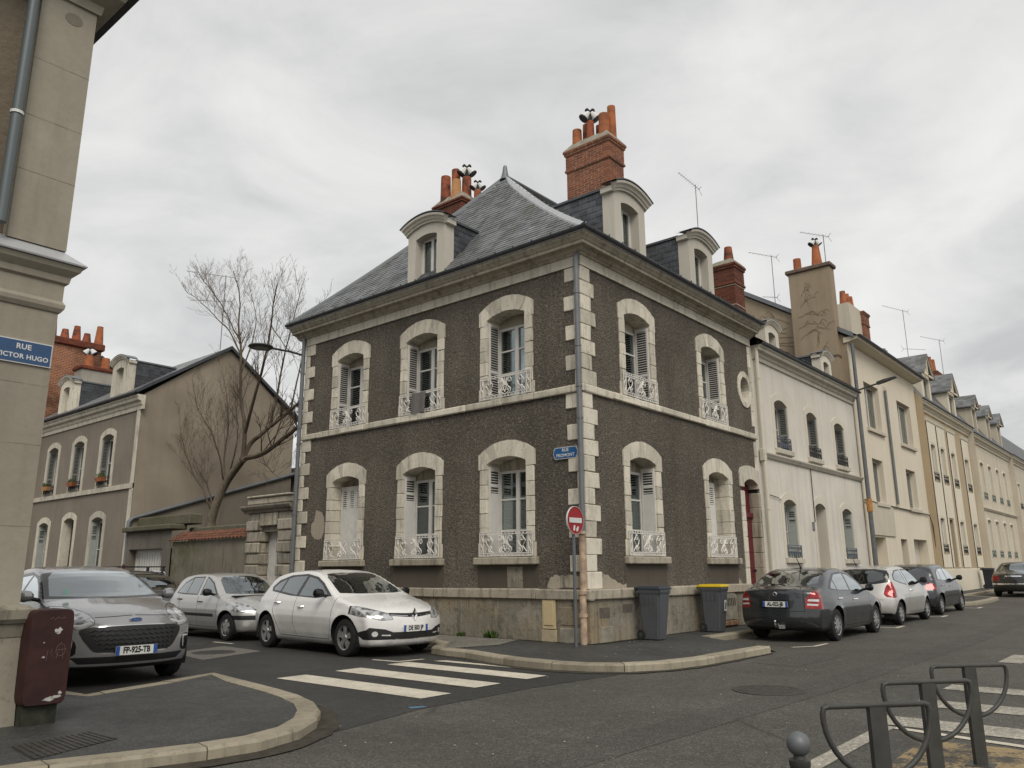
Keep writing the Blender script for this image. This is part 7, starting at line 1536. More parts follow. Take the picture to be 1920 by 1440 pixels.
    m = MB(); m.tube([(base - 0.12 + 0.06 * math.sin(a), 0.36 + 0.18 * math.cos(a), 0.92 + 0.17 * math.sin(a)) for a in np.linspace(0, 6.283, 17)[:-1]], 0.014, 5, closed=True); m.build('steering_wheel', BLACK_PL, car)
    if mirrors:
        mx, mz = mirrors
        for sg in (-1, 1):
            y0 = s.ys(mx, mz, sg); m = MB(); rings = []
            for yy, sx, sz in ((0.06, 0.03, 0.03), (0.09, 0.07, 0.065), (0.16, 0.085, 0.08), (0.22, 0.075, 0.07), (0.245, 0.03, 0.03)): rings.append([(mx + 0.02 - yy * 0.25 + sx * math.cos(a) * (0.9 if math.cos(a) > 0 else 0.5), y0 + sg * yy, mz + 0.06 + sz * math.sin(a)) for a in np.linspace(0, 6.283, 13)[:-1]])
            m.loft(rings); mo = m.build('door_mirror', mirror_mat or paint, car, smooth=True); m = MB(); m.tube([(mx, y0 - sg * 0.03, mz), (mx + 0.0, y0 + sg * 0.1, mz + 0.03)], 0.03, 6); m.build('mirror_arm', BLACK_PL, mo)
    for hx, hz in handles:
        for sg in (-1, 1):
            y0 = s.ys(hx, hz, sg); m = MB(); m.tube([(hx - 0.09, y0 - sg * 0.005, hz), (hx - 0.07, y0 + sg * 0.028, hz), (hx + 0.07, y0 + sg * 0.028, hz), (hx + 0.09, y0 - sg * 0.005, hz)], 0.014, 6); m.build('door_handle', mats.get('handle', paint), car, smooth=True)
    return car
G_STD = [(0.0, 0.84), (0.16, 0.88), (0.24, 0.93), (0.36, 0.965), (0.52, 0.992), (0.64, 1.0), (0.76, 0.99), (0.88, 0.965), (0.97, 0.925), (1.10, 0.865), (1.25, 0.79), (1.38, 0.715), (1.5, 0.64), (1.7, 0.55)]
def seam(pts, w=0.011):
    P = [np.array(p, float) for p in pts]; A, B = [], []
    for i in range(len(P)):
        d = P[min(i + 1, len(P) - 1)] - P[max(i - 1, 0)]; d /= np.linalg.norm(d); n = np.array([-d[1], d[0]]) * w / 2; A.append(tuple(P[i] + n)); B.append(tuple(P[i] - n))
    return [('side', [A[i], A[i + 1], B[i + 1], B[i]], 'panel_gap') for i in range(len(P) - 1)]
def inset(poly, d):
    c = (sum(p[0] for p in poly) / len(poly), sum(p[1] for p in poly) / len(poly)); P = [np.array(p) for p in poly]; out = []; n = len(P); area = sum(P[i][0] * P[(i + 1) % n][1] - P[(i + 1) % n][0] * P[i][1] for i in range(n)); sg = 1 if area > 0 else -1
    for i in range(n):
        a, b, e = P[i - 1], P[i], P[(i + 1) % n]; d1 = (b - a) / np.linalg.norm(b - a); d2 = (e - b) / np.linalg.norm(e - b); n1 = np.array([-d1[1], d1[0]]) * sg; n2 = np.array([-d2[1], d2[0]]) * sg; k = n1 + n2; k = k / max(0.35, (k @ k) / 2) if True else k; out.append(tuple(b + k * d * 0.5 * 2 / 2))
    return out
def rnd_poly(P, n=1): return [tuple(q) for q in chaikin(P, n)]

# --- white hatchback by the corner house
sh = CarShape(4.295, 1.808, 1.471, [(2.10, 0.20), (2.15, 0.33), (2.145, 0.52), (2.11, 0.68), (2.0, 0.80), (1.62, 0.91), (1.2, 0.99), (1.02, 1.03), (0.25, 1.375), (-0.1, 1.45), (-0.5, 1.471), (-1.0, 1.445), (-1.52, 1.37), (-1.82, 1.08), (-1.98, 0.95), (-2.10, 0.78), (-2.145, 0.58), (-2.13, 0.38), (-2.05, 0.24), (-1.9, 0.17), (1.9, 0.16)], (1.28, -1.36), 0.318, G_STD)
dlo = [(0.80, 1.0), (0.38, 1.225), (0.10, 1.33), (-0.3, 1.385), (-0.85, 1.36), (-1.22, 1.265), (-1.40, 1.14), (-1.36, 1.06), (-0.6, 0.985), (0.3, 0.955)]
wf_ = [(0.64, 1.025), (0.35, 1.19), (0.09, 1.29), (-0.19, 1.33), (-0.29, 0.995), (0.4, 0.985)]; wr_ = [(-0.40, 1.002), (-0.28, 1.345), (-0.68, 1.335), (-0.90, 1.30), (-0.98, 1.06)]; wq_ = [(-1.04, 1.068), (-0.96, 1.29), (-1.18, 1.215), (-1.31, 1.12), (-1.29, 1.085)]
hl = [(0.42, 0.625), (0.60, 0.615), (0.84, 0.68), (0.93, 0.76), (0.93, 0.85), (0.78, 0.835), (0.56, 0.755), (0.43, 0.71)]
F_MEG = [('side', dlo, 'window_trim'), ('side', wf_, 'side_window'), ('side', wr_, 'side_window'), ('side', wq_, 'side_window'),
         ('front', rnd_poly([(-0.70, 1.035), (0.70, 1.035), (0.68, 1.10), (0.57, 1.375), (0.3, 1.405), (-0.3, 1.405), (-0.57, 1.375), (-0.68, 1.10)], 1), 'windscreen', (0.1, 1.3)), ('rear', [(-0.58, 1.09), (0.58, 1.09), (0.52, 1.31), (-0.52, 1.31)], 'rear_window', (-1.95, -1.3)),
         ('front', inset(hl, -0.012), 'grille', (1.4, 2.4)), ('front', inset(mir(hl), -0.012), 'grille', (1.4, 2.4)), ('front', hl, 'headlight', (1.45, 2.4)), ('front', mir(hl), 'headlight', (1.45, 2.4)), ('front', [(-0.46, 0.685), (-0.12, 0.655), (0.12, 0.655), (0.46, 0.685), (0.46, 0.735), (0.12, 0.72), (-0.12, 0.72), (-0.46, 0.735)], 'grille'), ('front', [(-0.44, 0.694), (-0.13, 0.672), (-0.13, 0.681), (-0.44, 0.703)], 'chrome_trim'), ('front', [(0.13, 0.672), (0.44, 0.694), (0.44, 0.703), (0.13, 0.681)], 'chrome_trim'),
         ('front', [(-0.80, 0.30), (0.80, 0.30), (0.86, 0.40), (0.78, 0.50), (0.55, 0.47), (0.42, 0.42), (-0.42, 0.42), (-0.55, 0.47), (-0.78, 0.50), (-0.86, 0.40)], 'grille'), ('front', [(-0.42, 0.295), (0.42, 0.295), (0.38, 0.31), (-0.38, 0.31)], 'chrome_trim'), ('front', circ(0.70, 0.395, 0.045, 12), 'clear_lens'), ('front', circ(-0.70, 0.395, 0.045, 12), 'clear_lens'), ('front', [(0.46, 0.36), (0.60, 0.365), (0.60, 0.385), (0.46, 0.38)], 'clear_lens'), ('front', mir([(0.46, 0.36), (0.60, 0.365), (0.60, 0.385), (0.46, 0.38)]), 'clear_lens'),
         ('rear', [(0.50, 0.80), (0.92, 0.84), (0.92, 1.0), (0.62, 0.95)], 'tail_light', (-3, -1.72)), ('rear', mir([(0.50, 0.80), (0.92, 0.84), (0.92, 1.0), (0.62, 0.95)]), 'tail_light', (-3, -1.72))] + seam([(0.98, 1.0), (0.90, 0.75), (0.88, 0.45), (0.80, 0.27), (-0.25, 0.27), (-0.38, 0.5), (-0.34, 0.98)]) + seam([(-0.25, 0.27), (-0.85, 0.28), (-0.93, 0.45), (-1.12, 0.72), (-1.05, 1.04)]) + seam([(0.80, 0.36), (-0.9, 0.36)], 0.03)[:0]
car = build_car('white_hatchback', 'white five-door hatchback parked at the head of the side street', sh, car_paint('white_car_paint', (0.80, 0.795, 0.775), 0.0, 0.25, 0.16), F_MEG, (-2.5, 3.93), -94.1, (0.62, 0.99), ((-0.12, 0.80), (-0.98, 0.86)), ('spoke', RIM, 5), (0.12, -0.75), mirror_mat=BLACK_GL, mats={'handle': CHROME})
plate(car, sh, 'DE 503 JP', 1, 0.475)
xx = sh.xs(0, 0.69, 1) + 0.02; bd = MB()
for a, b in ((0.115, 0.06), ): bd.loft([[(xx, 0, 0.69 + a), (xx, b, 0.69), (xx, 0, 0.69 - a), (xx, -b, 0.69)], [(xx + 0.03, 0, 0.69 + a * 0.82), (xx + 0.03, b * 0.72, 0.69), (xx + 0.03, 0, 0.69 - a * 0.82), (xx + 0.03, -b * 0.72, 0.69)]], True, False); bd.loft([[(xx + 0.03, 0, 0.69 + a * 0.82), (xx + 0.03, b * 0.72, 0.69), (xx + 0.03, 0, 0.69 - a * 0.82), (xx + 0.03, -b * 0.72, 0.69)], [(xx + 0.012, 0, 0.69 + a * 0.42), (xx + 0.012, b * 0.36, 0.69), (xx + 0.012, 0, 0.69 - a * 0.42), (xx + 0.012, -b * 0.36, 0.69)]], True, False)
bd.build('diamond_badge', CHROME, car, fix=False)

# --- silver five-door behind it
sc_ = CarShape(3.811, 1.639, 1.417, [(1.84, 0.20), (1.905, 0.33), (1.895, 0.52), (1.84, 0.66), (1.64, 0.78), (1.25, 0.885), (0.95, 0.95), (0.30, 1.325), (0.0, 1.395), (-0.4, 1.417), (-0.9, 1.40), (-1.36, 1.33), (-1.62, 1.0), (-1.77, 0.85), (-1.86, 0.7), (-1.90, 0.5), (-1.88, 0.3), (-1.75, 0.18), (1.7, 0.17)], (1.14, -1.33), 0.285, G_STD, taper=(0.9, 0.94))
F_CLIO = [('side', rnd_poly([(0.70, 0.95), (0.33, 1.20), (0.08, 1.295), (-0.08, 1.335), (-0.10, 0.93), (0.4, 0.93)], 0), 'window_trim'), ('side', [(0.60, 0.97), (0.31, 1.17), (0.07, 1.27), (-0.05, 1.305), (-0.07, 0.955), (0.4, 0.955)], 'side_window'),
          ('side', [(-0.20, 0.93), (-0.18, 1.335), (-0.7, 1.325), (-1.02, 1.20), (-1.26, 0.96), (-0.9, 0.935)], 'window_trim'), ('side', [(-0.23, 0.955), (-0.21, 1.305), (-0.66, 1.298), (-0.72, 0.96)], 'side_window'), ('side', [(-0.75, 0.96), (-0.70, 1.29), (-1.0, 1.175), (-1.19, 0.978)], 'side_window'),
          ('front', rnd_poly([(-0.64, 0.955), (0.64, 0.955), (0.62, 1.02), (0.52, 1.30), (0.25, 1.345), (-0.25, 1.345), (-0.52, 1.30), (-0.62, 1.02)], 1), 'windscreen', (0.05, 1.2)), ('rear', [(-0.55, 1.0), (0.55, 1.0), (0.5, 1.29), (-0.5, 1.29)], 'rear_window', (-1.75, -1.2)),
          ('front', rnd_poly([(0.40, 0.60), (0.80, 0.58), (0.80, 0.80), (0.62, 0.79), (0.46, 0.72)], 1), 'headlight', (1.0, 2.2)), ('front', rnd_poly(mir([(0.40, 0.60), (0.80, 0.58), (0.80, 0.80), (0.62, 0.79), (0.46, 0.72)]), 1), 'headlight', (1.0, 2.2)), ('front', [(-0.36, 0.62), (0.36, 0.62), (0.34, 0.70), (-0.34, 0.70)], 'grille'), ('front', [(-0.86, 0.44), (0.86, 0.44), (0.86, 0.53), (-0.86, 0.53)], 'lower_cladding'), ('front', [(-0.40, 0.25), (0.40, 0.25), (0.40, 0.38), (-0.40, 0.38)], 'grille'), ('front', circ(0.62, 0.36, 0.06, 12), 'clear_lens'), ('front', circ(-0.62, 0.36, 0.06, 12), 'clear_lens'),
          ('side', [(0.62, 0.48), (-0.98, 0.48), (-0.98, 0.545), (0.62, 0.545)], 'lower_cladding')] + seam([(0.82, 0.95), (0.74, 0.6), (0.70, 0.27), (-0.12, 0.27), (-0.14, 0.92)]) + seam([(-0.12, 0.27), (-0.7, 0.28), (-0.95, 0.6), (-1.06, 0.93)])
car = build_car('silver_hatchback', 'silver older five-door hatchback parked between the white car and the estate', sc_, car_paint('silver_paint', (0.50, 0.495, 0.48), 0.3, 0.28, 0.08), F_CLIO, (-2.13, 8.5), -91.7, (0.52, 0.94), ((-0.0, 0.79), (-0.98, 0.83)), ('cap', HUBCAP, 6), (0.08, -0.68), mirror_mat=BLACK_PL, mats={'handle': BLACK_PL})

# --- grey crossover nose-on at the near corner
sp_ = CarShape(4.186, 1.805, 1.537, [(2.02, 0.24), (2.085, 0.38), (2.09, 0.58), (2.05, 0.76), (1.90, 0.90), (1.5, 1.0), (1.08, 1.07), (0.92, 1.10), (0.12, 1.43), (-0.3, 1.52), (-0.7, 1.537), (-1.2, 1.50), (-1.62, 1.42), (-1.86, 1.13), (-2.0, 0.98), (-2.07, 0.75), (-2.09, 0.5), (-2.0, 0.27), (-1.85, 0.21), (1.85, 0.20)], (1.24, -1.35), 0.335, [(z * 1.045, w) for z, w in G_STD], cf=0.36, taper=(0.9, 0.92), flare=0.03)
pdlo = [(0.72, 1.065), (0.28, 1.28), (0.0, 1.385), (-0.4, 1.44), (-1.0, 1.40), (-1.42, 1.24), (-1.36, 1.12), (-0.6, 1.06), (0.3, 1.035)]
phl = rnd_poly([(0.46, 0.80), (0.60, 0.72), (0.80, 0.74), (0.90, 0.86), (0.84, 0.99), (0.66, 0.985), (0.52, 0.92)], 1)
gro = rnd_poly([(-0.66, 0.70), (-0.60, 0.58), (-0.50, 0.45), (-0.42, 0.425), (0.42, 0.425), (0.50, 0.45), (0.60, 0.58), (0.66, 0.70), (0.58, 0.745), (0.2, 0.765), (-0.2, 0.765), (-0.58, 0.745)], 1); gri = inset(gro, 0.014)
fog = rnd_poly([(0.66, 0.40), (0.84, 0.39), (0.86, 0.60), (0.72, 0.62), (0.66, 0.55)], 1)
F_PUMA = [('side', pdlo, 'window_trim'), ('side', [(0.58, 1.08), (0.26, 1.245), (0.0, 1.345), (-0.22, 1.385), (-0.30, 1.075), (0.3, 1.06)], 'side_window'), ('side', [(-0.40, 1.085), (-0.31, 1.395), (-0.95, 1.355), (-1.28, 1.22), (-1.26, 1.13)], 'side_window'),
          ('front', [(-0.80, 1.08), (0.80, 1.08), (0.64, 1.47), (0.3, 1.60), (-0.3, 1.60), (-0.64, 1.47)], 'roof_panel', (-1.5, 1.4)), ('front', rnd_poly([(-0.72, 1.105), (0.72, 1.105), (0.70, 1.16), (0.575, 1.425), (0.3, 1.462), (-0.3, 1.462), (-0.575, 1.425), (-0.70, 1.16)], 1), 'windscreen', (0.0, 1.35)), ('rear', [(-0.55, 1.14), (0.55, 1.14), (0.5, 1.38), (-0.5, 1.38)], 'rear_window', (-2, -1.4)),
          ('front', inset(phl, -0.014), 'grille', (1.0, 2.2)), ('front', inset(mir(phl), -0.014), 'grille', (1.0, 2.2)), ('front', phl, 'headlight', (1.0, 2.2)), ('front', mir(phl), 'headlight', (1.0, 2.2)), ('front', gro, 'chrome_trim'), ('front', gri, 'grille'), ('front', fog, 'fog_lamp'), ('front', mir(fog), 'fog_lamp'), ('front', [(0.71, 0.575), (0.80, 0.575), (0.80, 0.595), (0.70, 0.595)], 'clear_lens'), ('front', [(-0.80, 0.575), (-0.71, 0.575), (-0.70, 0.595), (-0.80, 0.595)], 'clear_lens'),
          ('front', [(0.71, 0.44), (0.725, 0.44), (0.715, 0.58), (0.70, 0.58)], 'clear_lens'), ('front', [(-0.725, 0.44), (-0.71, 0.44), (-0.70, 0.58), (-0.715, 0.58)], 'clear_lens'), ('front', [(-0.62, 0.30), (0.62, 0.30), (0.72, 0.385), (-0.72, 0.385)], 'grille'), ('front', [(-0.9, 0.20), (0.9, 0.20), (0.9, 0.27), (-0.9, 0.27)], 'lower_cladding'), ('side', [(0.8, 0.18), (-0.95, 0.18), (-0.95, 0.31), (0.8, 0.31)], 'lower_cladding')] + seam([(0.90, 1.06), (0.82, 0.7), (0.78, 0.32), (-0.28, 0.32), (-0.36, 1.05)])
for sg in (-1, 1):   # bonnet shut line and bright brow strips in the lamps
    F_PUMA.append(('front', [(sg * 0.02, 0.876), (sg * 0.46, 0.856), (sg * 0.46, 0.864), (sg * 0.02, 0.884)], 'panel_gap'))
    F_PUMA.append(('front', [(sg * 0.50, 0.795), (sg * 0.62, 0.755), (sg * 0.76, 0.765), (sg * 0.76, 0.785), (sg * 0.62, 0.78), (sg * 0.52, 0.82)], 'clear_lens')); F_PUMA.append(('front', circ(sg * 0.70, 0.885, 0.055, 12), 'clear_lens'))
car = build_car('grey_crossover', 'metallic grey crossover with black roof parked nose-out by the near kerb', sp_, car_paint('grey_metallic_paint', (0.37, 0.37, 0.375), 0.45, 0.2, 0.04), F_PUMA, (-7.21, 4.08), -94.7, (0.60, 1.06), ((-0.1, 0.88), (-1.0, 0.95)), ('spoke', RIM, 5), (0.05, -0.8), mats={'handle': None})
plate(car, sp_, 'FP-925-TB', 1, 0.455, proud=0.03)
xx = sp_.xs(0, 0.825, 1); m = MB(); m.loft([[(xx + 0.012 - abs(0) , 0.085 * math.cos(a), 0.825 + 0.034 * math.sin(a)) for a in np.linspace(0, 6.283, 21)[:-1]], [(xx + 0.028, 0.08 * math.cos(a), 0.825 + 0.03 * math.sin(a)) for a in np.linspace(0, 6.283, 21)[:-1]]]); bo = m.build('oval_badge', CHROME, car)
m = MB(); m.loft([[(xx + 0.0285, 0.066 * math.cos(a), 0.825 + 0.022 * math.sin(a)) for a in np.linspace(0, 6.283, 21)[:-1]], [(xx + 0.031, 0.066 * math.cos(a), 0.825 + 0.022 * math.sin(a)) for a in np.linspace(0, 6.283, 21)[:-1]]]); m.build('badge_field', PLATE_B, bo); put_text(bo, text_mesh('Ford', 0.036, 0.0006), CHROME, (xx + 0.0318, 0, 0.825), (0, 1, 0), (0, 0, 1))
# honeycomb bars over the grille
for r_ in range(5):
    z = 0.47 + r_ * 0.055; w = 0.44 + 0.04 * r_; m = MB()
    for k in range(14):
        y0 = -w + (k + (0.5 if r_ % 2 else 0)) * 2 * w / 14; pts = [(sp_.xs(yy, zz, 1) + 0.004, yy, zz) for yy, zz in ((y0, z), (y0 + w / 14, z + 0.018), (y0 + 2 * w / 14, z)) if abs(yy) < w]
        if len(pts) > 1: m.tube(pts, 0.006, 4)
    m.build('grille_bar', BLACK_GL, car)
for sy in (-0.55,): m = MB(); xw = sp_.xs(sy, 1.16, 1); m.box((xw + 0.004, sy - 0.05, 1.13), (xw + 0.008, sy + 0.03, 1.21)); m.build('paper_sticker', plain('pale_green_sticker', (0.40, 0.62, 0.55), 0.6), car)

# --- dark grey estate with roof bars
se = CarShape(4.58, 1.80, 1.50, [(2.22, 0.20), (2.28, 0.34), (2.27, 0.55), (2.2, 0.70), (1.95, 0.82), (1.4, 0.94), (1.15, 0.99), (0.38, 1.38), (0.0, 1.46), (-0.5, 1.49), (-1.2, 1.48), (-1.85, 1.43), (-2.1, 1.1), (-2.22, 0.9), (-2.28, 0.6), (-2.26, 0.35), (-2.1, 0.2), (2.0, 0.18)], (1.36, -1.32), 0.32, G_STD)
F_EST = [('side', [(0.86, 0.975), (0.38, 1.25), (0.0, 1.355), (-1.3, 1.37), (-1.75, 1.28), (-1.8, 1.05), (0.2, 0.96)], 'window_trim'), ('side', [(0.72, 0.99), (0.36, 1.2), (0.0, 1.315), (-0.15, 1.325), (-0.2, 0.985)], 'side_window'), ('side', [(-0.28, 0.99), (-0.24, 1.335), (-1.0, 1.335), (-1.1, 1.02)], 'side_window'), ('side', [(-1.18, 1.03), (-1.08, 1.335), (-1.65, 1.25), (-1.7, 1.07)], 'side_window'),
         ('front', rnd_poly([(-0.70, 1.0), (0.70, 1.0), (0.68, 1.06), (0.57, 1.38), (0.3, 1.42), (-0.3, 1.42), (-0.57, 1.38), (-0.68, 1.06)], 1), 'windscreen', (0.1, 1.4)), ('front', [(0.45, 0.66), (0.86, 0.7), (0.88, 0.8), (0.55, 0.75)], 'headlight', (1.2, 2.4)), ('front', mir([(0.45, 0.66), (0.86, 0.7), (0.88, 0.8), (0.55, 0.75)]), 'headlight', (1.2, 2.4)), ('front', [(-0.42, 0.4), (0.42, 0.4), (0.46, 0.66), (-0.46, 0.66)], 'grille')]
car = build_car('dark_grey_estate', 'dark grey estate car carrying black roof bars', se, car_paint('dark_grey_paint', (0.115, 0.115, 0.12), 0.4, 0.3), F_EST, (-2.3, 12.9), -91, (0.7, 0.99), ((-0.05, 0.82), (-1.0, 0.86)), ('spoke', RIM, 5), (0.15, -0.75), (60, 20, 84))
for x in (0.05, -0.85):
    m = MB(); m.box((x - 0.03, -0.66, 1.565), (x + 0.03, 0.66, 1.595)); rb = m.build('roof_bar', BLACK_PL, car)
    for sg in (-1, 1): m = MB(); m.loft([[(x - 0.05, sg * 0.56, 1.40), (x + 0.05, sg * 0.56, 1.40), (x + 0.05, sg * 0.64, 1.40), (x - 0.05, sg * 0.64, 1.40)], [(x - 0.03, sg * 0.57, 1.57), (x + 0.03, sg * 0.57, 1.57), (x + 0.03, sg * 0.62, 1.57), (x - 0.03, sg * 0.62, 1.57)]]); m.build('bar_foot', BLACK_PL, rb)
for sg in (-1, 1): m = MB(); m.tube([(0.3, sg * 0.60, 1.36), (0.1, sg * 0.60, 1.45), (-1.2, sg * 0.60, 1.47), (-1.7, sg * 0.6, 1.42)], 0.022, 6); m.build('roof_rail', CHROME, car)

# --- dark saloon outside the house
so = CarShape(4.572, 1.769, 1.462, [(2.20, 0.20), (2.275, 0.34), (2.265, 0.54), (2.18, 0.68), (1.92, 0.80), (1.38, 0.92), (1.12, 0.97), (0.36, 1.355), (0.0, 1.44), (-0.4, 1.462), (-0.85, 1.435), (-1.25, 1.325), (-1.82, 1.085), (-2.0, 1.055), (-2.2, 1.03), (-2.245, 0.92), (-2.27, 0.62), (-2.285, 0.42), (-2.20, 0.27), (-2.0, 0.20), (2.05, 0.17)], (1.33, -1.25), 0.318, G_STD, taper=(0.9, 0.93), cr=0.2)
odlo = [(0.84, 0.955), (0.43, 1.21), (0.12, 1.32), (-0.3, 1.365), (-0.8, 1.33), (-1.22, 1.17), (-1.42, 1.04), (-1.3, 1.0), (0.2, 0.945)]
tl = rnd_poly([(0.56, 0.66), (0.95, 0.64), (0.95, 1.02), (0.70, 1.0), (0.58, 0.86)], 0)
F_OCT = [('side', odlo, 'window_trim'), ('side', [(0.72, 0.975), (0.41, 1.175), (0.11, 1.285), (-0.12, 1.315), (-0.16, 0.975)], 'side_window'), ('side', [(-0.24, 0.98), (-0.20, 1.325), (-0.72, 1.30), (-0.95, 1.21), (-0.92, 1.0)], 'side_window'), ('side', [(-0.97, 1.005), (-1.0, 1.19), (-1.2, 1.10), (-1.28, 1.03)], 'side_window'),
         ('rear', rnd_poly([(-0.66, 1.085), (0.66, 1.085), (0.55, 1.34), (0.3, 1.385), (-0.3, 1.385), (-0.55, 1.34)], 1), 'rear_window', (-2.1, -0.6)), ('front', [(-0.68, 0.99), (0.68, 0.99), (0.56, 1.37), (-0.56, 1.37)], 'windscreen', (0.1, 1.4)),
         ('rear', tl, 'tail_light', (-3, -1.93)), ('rear', mir(tl), 'tail_light', (-3, -1.93)), ('rear', [(0.61, 0.80), (0.80, 0.79), (0.80, 0.835), (0.62, 0.84)], 'clear_lens'), ('rear', mir([(0.61, 0.80), (0.80, 0.79), (0.80, 0.835), (0.62, 0.84)]), 'clear_lens'), ('rear', [(0.60, 0.72), (0.78, 0.71), (0.79, 0.745), (0.60, 0.755)], 'clear_lens'), ('rear', mir([(0.60, 0.72), (0.78, 0.71), (0.79, 0.745), (0.60, 0.755)]), 'clear_lens'),
         ('rear', [(-0.33, 0.655), (0.33, 0.655), (0.38, 0.81), (-0.38, 0.81)], 'window_trim'), ('rear', [(-0.86, 0.17), (0.86, 0.17), (0.84, 0.29), (-0.84, 0.29)], 'lower_cladding')]
for a, b in (((-0.56, 0.605), (-0.53, 1.05)), ((0.56, 0.605), (0.53, 1.05))): F_OCT.append(('rear', [(a[0] - 0.005, a[1]), (a[0] + 0.005, a[1]), (b[0] + 0.005, b[1]), (b[0] - 0.005, b[1])], 'panel_gap'))
F_OCT.append(('rear', [(-0.56, 0.60), (0.56, 0.60), (0.56, 0.61), (-0.56, 0.61)], 'panel_gap')); F_OCT.append(('rear', [(-0.84, 0.46), (0.84, 0.46), (0.84, 0.468), (-0.84, 0.468)], 'panel_gap'))
F_OCT += seam([(0.96, 0.95), (0.9, 0.6), (0.85, 0.28), (-0.2, 0.28), (-0.2, 0.95)]) + seam([(-0.2, 0.28), (-0.85, 0.29), (-0.95, 0.45), (-1.12, 0.7), (-1.05, 0.98)])
car = build_car('dark_grey_saloon', 'dark slate grey saloon with tow ball parked outside the roughcast house', so, car_paint('slate_car_paint', (0.024, 0.028, 0.033), 0.2, 0.22, 0.06), F_OCT, (5.85, -2.06), 0, (0.66, 0.96), ((-0.05, 0.79), (-0.98, 0.83)), ('cap', HUBCAP, 10), (0.1, -0.78), mats={'handle': None})
plate(car, so, 'AL-022-JB', -1, 0.735, proud=0.004)
xx = so.xs(0, 0.93, -1); m = MB(); m.lathe([(0.045, 0.0), (0.045, -0.014), (0.035, -0.02)], (xx + 0.004, 0, 0.93), 20, 'x'); bo = m.build('round_badge', CHROME, car); m = MB(); m.prism([(xx - 0.0185, 0.012, 0.905), (xx - 0.0185, -0.02, 0.915), (xx - 0.0185, -0.006, 0.955), (xx - 0.0185, 0.02, 0.945)], (-0.003, 0, 0)); m.build('badge_wing', PLATE_K, bo)
put_text(car, text_mesh('TDI', 0.05, 0.001), CHROME, (so.xs(-0.40, 0.93, -1) - 0.006, -0.40, 0.935), (0, -1, 0), (0, 0, 1)); put_text(car, text_mesh('OCTAVIA', 0.032, 0.001), CHROME, (so.xs(-0.42, 0.875, -1) - 0.008, -0.42, 0.88), (0, -1, 0), (0, 0, 1))
m = MB(); m.tube([(-2.15, 0, 0.30), (-2.30, 0, 0.30), (-2.34, 0, 0.34), (-2.34, 0, 0.38)], 0.02, 8); m.lathe([(0.005, -0.03), (0.028, -0.01), (0.03, 0.01), (0.02, 0.03)], (-2.34, 0, 0.40), 12); m.build('tow_ball', CHROME, car); m = MB(); m.box((-2.32, -0.16, 0.27), (-2.24, -0.06, 0.34)); m.build('tow_socket', HUBCAP, car)
m = MB(); m.tube([(-0.72, 0, 1.44), (-1.05, 0, 1.78)], [0.012, 0.004], 5); m.lathe([(0.03, -0.02), (0.02, 0.03)], (-0.73, 0, 1.45), 8); m.build('aerial', BLACK_PL, car)
m = MB(); p0 = (so.xs(-0.1, 1.10, -1) - 0.01, -0.05, 1.095); m.tube([p0, (so.xs(0.3, 1.12, -1) - 0.012, 0.3, 1.12)], 0.012, 5); m.build('rear_wiper', BLACK_PL, car)

# --- silver three-door
s2 = CarShape(3.666, 1.659, 1.461, [(1.76, 0.20), (1.83, 0.34), (1.815, 0.54), (1.74, 0.70), (1.45, 0.86), (1.05, 0.97), (0.88, 1.01), (0.28, 1.36), (-0.1, 1.44), (-0.5, 1.461), (-1.0, 1.445), (-1.46, 1.37), (-1.63, 1.08), (-1.70, 0.90), (-1.79, 0.68), (-1.83, 0.5), (-1.82, 0.34), (-1.72, 0.22), (1.65, 0.18)], (1.10, -1.215), 0.285, G_STD, taper=(0.9, 0.95), cr=0.16)
tl2 = rnd_poly([(0.54, 0.70), (0.86, 0.66), (0.86, 1.06), (0.70, 1.08), (0.58, 0.94)], 1)
F_C2 = [('side', [(0.82, 1.0), (0.40, 1.25), (0.1, 1.35), (-0.36, 1.36), (-0.30, 0.94), (0.4, 0.95)], 'window_trim'), ('side', [(0.72, 1.01), (0.38, 1.215), (0.1, 1.315), (-0.31, 1.325), (-0.25, 0.965)], 'side_window'), ('side', [(-0.44, 0.95), (-0.48, 1.355), (-0.9, 1.33), (-1.20, 1.22), (-1.28, 1.1), (-0.95, 1.02)], 'window_trim'), ('side', [(-0.48, 0.985), (-0.52, 1.325), (-0.88, 1.30), (-1.14, 1.20), (-1.2, 1.11), (-0.93, 1.045)], 'side_window'),
        ('rear', rnd_poly([(-0.64, 1.0), (0.64, 1.0), (0.66, 1.2), (0.56, 1.37), (-0.56, 1.37), (-0.66, 1.2)], 1), 'window_trim', (-1.9, -1.2)), ('rear', rnd_poly([(-0.54, 1.05), (0.54, 1.05), (0.52, 1.33), (-0.52, 1.33)], 1), 'rear_window', (-1.9, -1.2)), ('front', [(-0.64, 1.03), (0.64, 1.03), (0.54, 1.37), (-0.54, 1.37)], 'windscreen', (0.05, 1.2)),
        ('rear', tl2, 'tail_light', (-3, -1.42)), ('rear', mir(tl2), 'tail_light', (-3, -1.42)), ('rear', [(-0.7, 0.16), (0.7, 0.16), (0.7, 0.30), (-0.7, 0.30)], 'lower_cladding'), ('rear', [(-0.56, 0.62), (0.56, 0.62), (0.56, 0.628), (-0.56, 0.628)], 'panel_gap')] + seam([(0.84, 0.98), (0.8, 0.6), (0.76, 0.28), (-0.42, 0.28), (-0.52, 0.6), (-0.4, 0.95)])
car = build_car('silver_three_door', 'small silver three-door car parked in front of the white house', s2, car_paint('silver_paint_b', (0.50, 0.49, 0.465), 0.3, 0.28, 0.08), F_C2, (10.92, -2.03), -1.5, (0.60, 1.0), ((-0.28, 0.82),), ('cap', HUBCAP, 8), (0.02, -0.66), (64, 22, 92), mirror_mat=BLACK_PL)
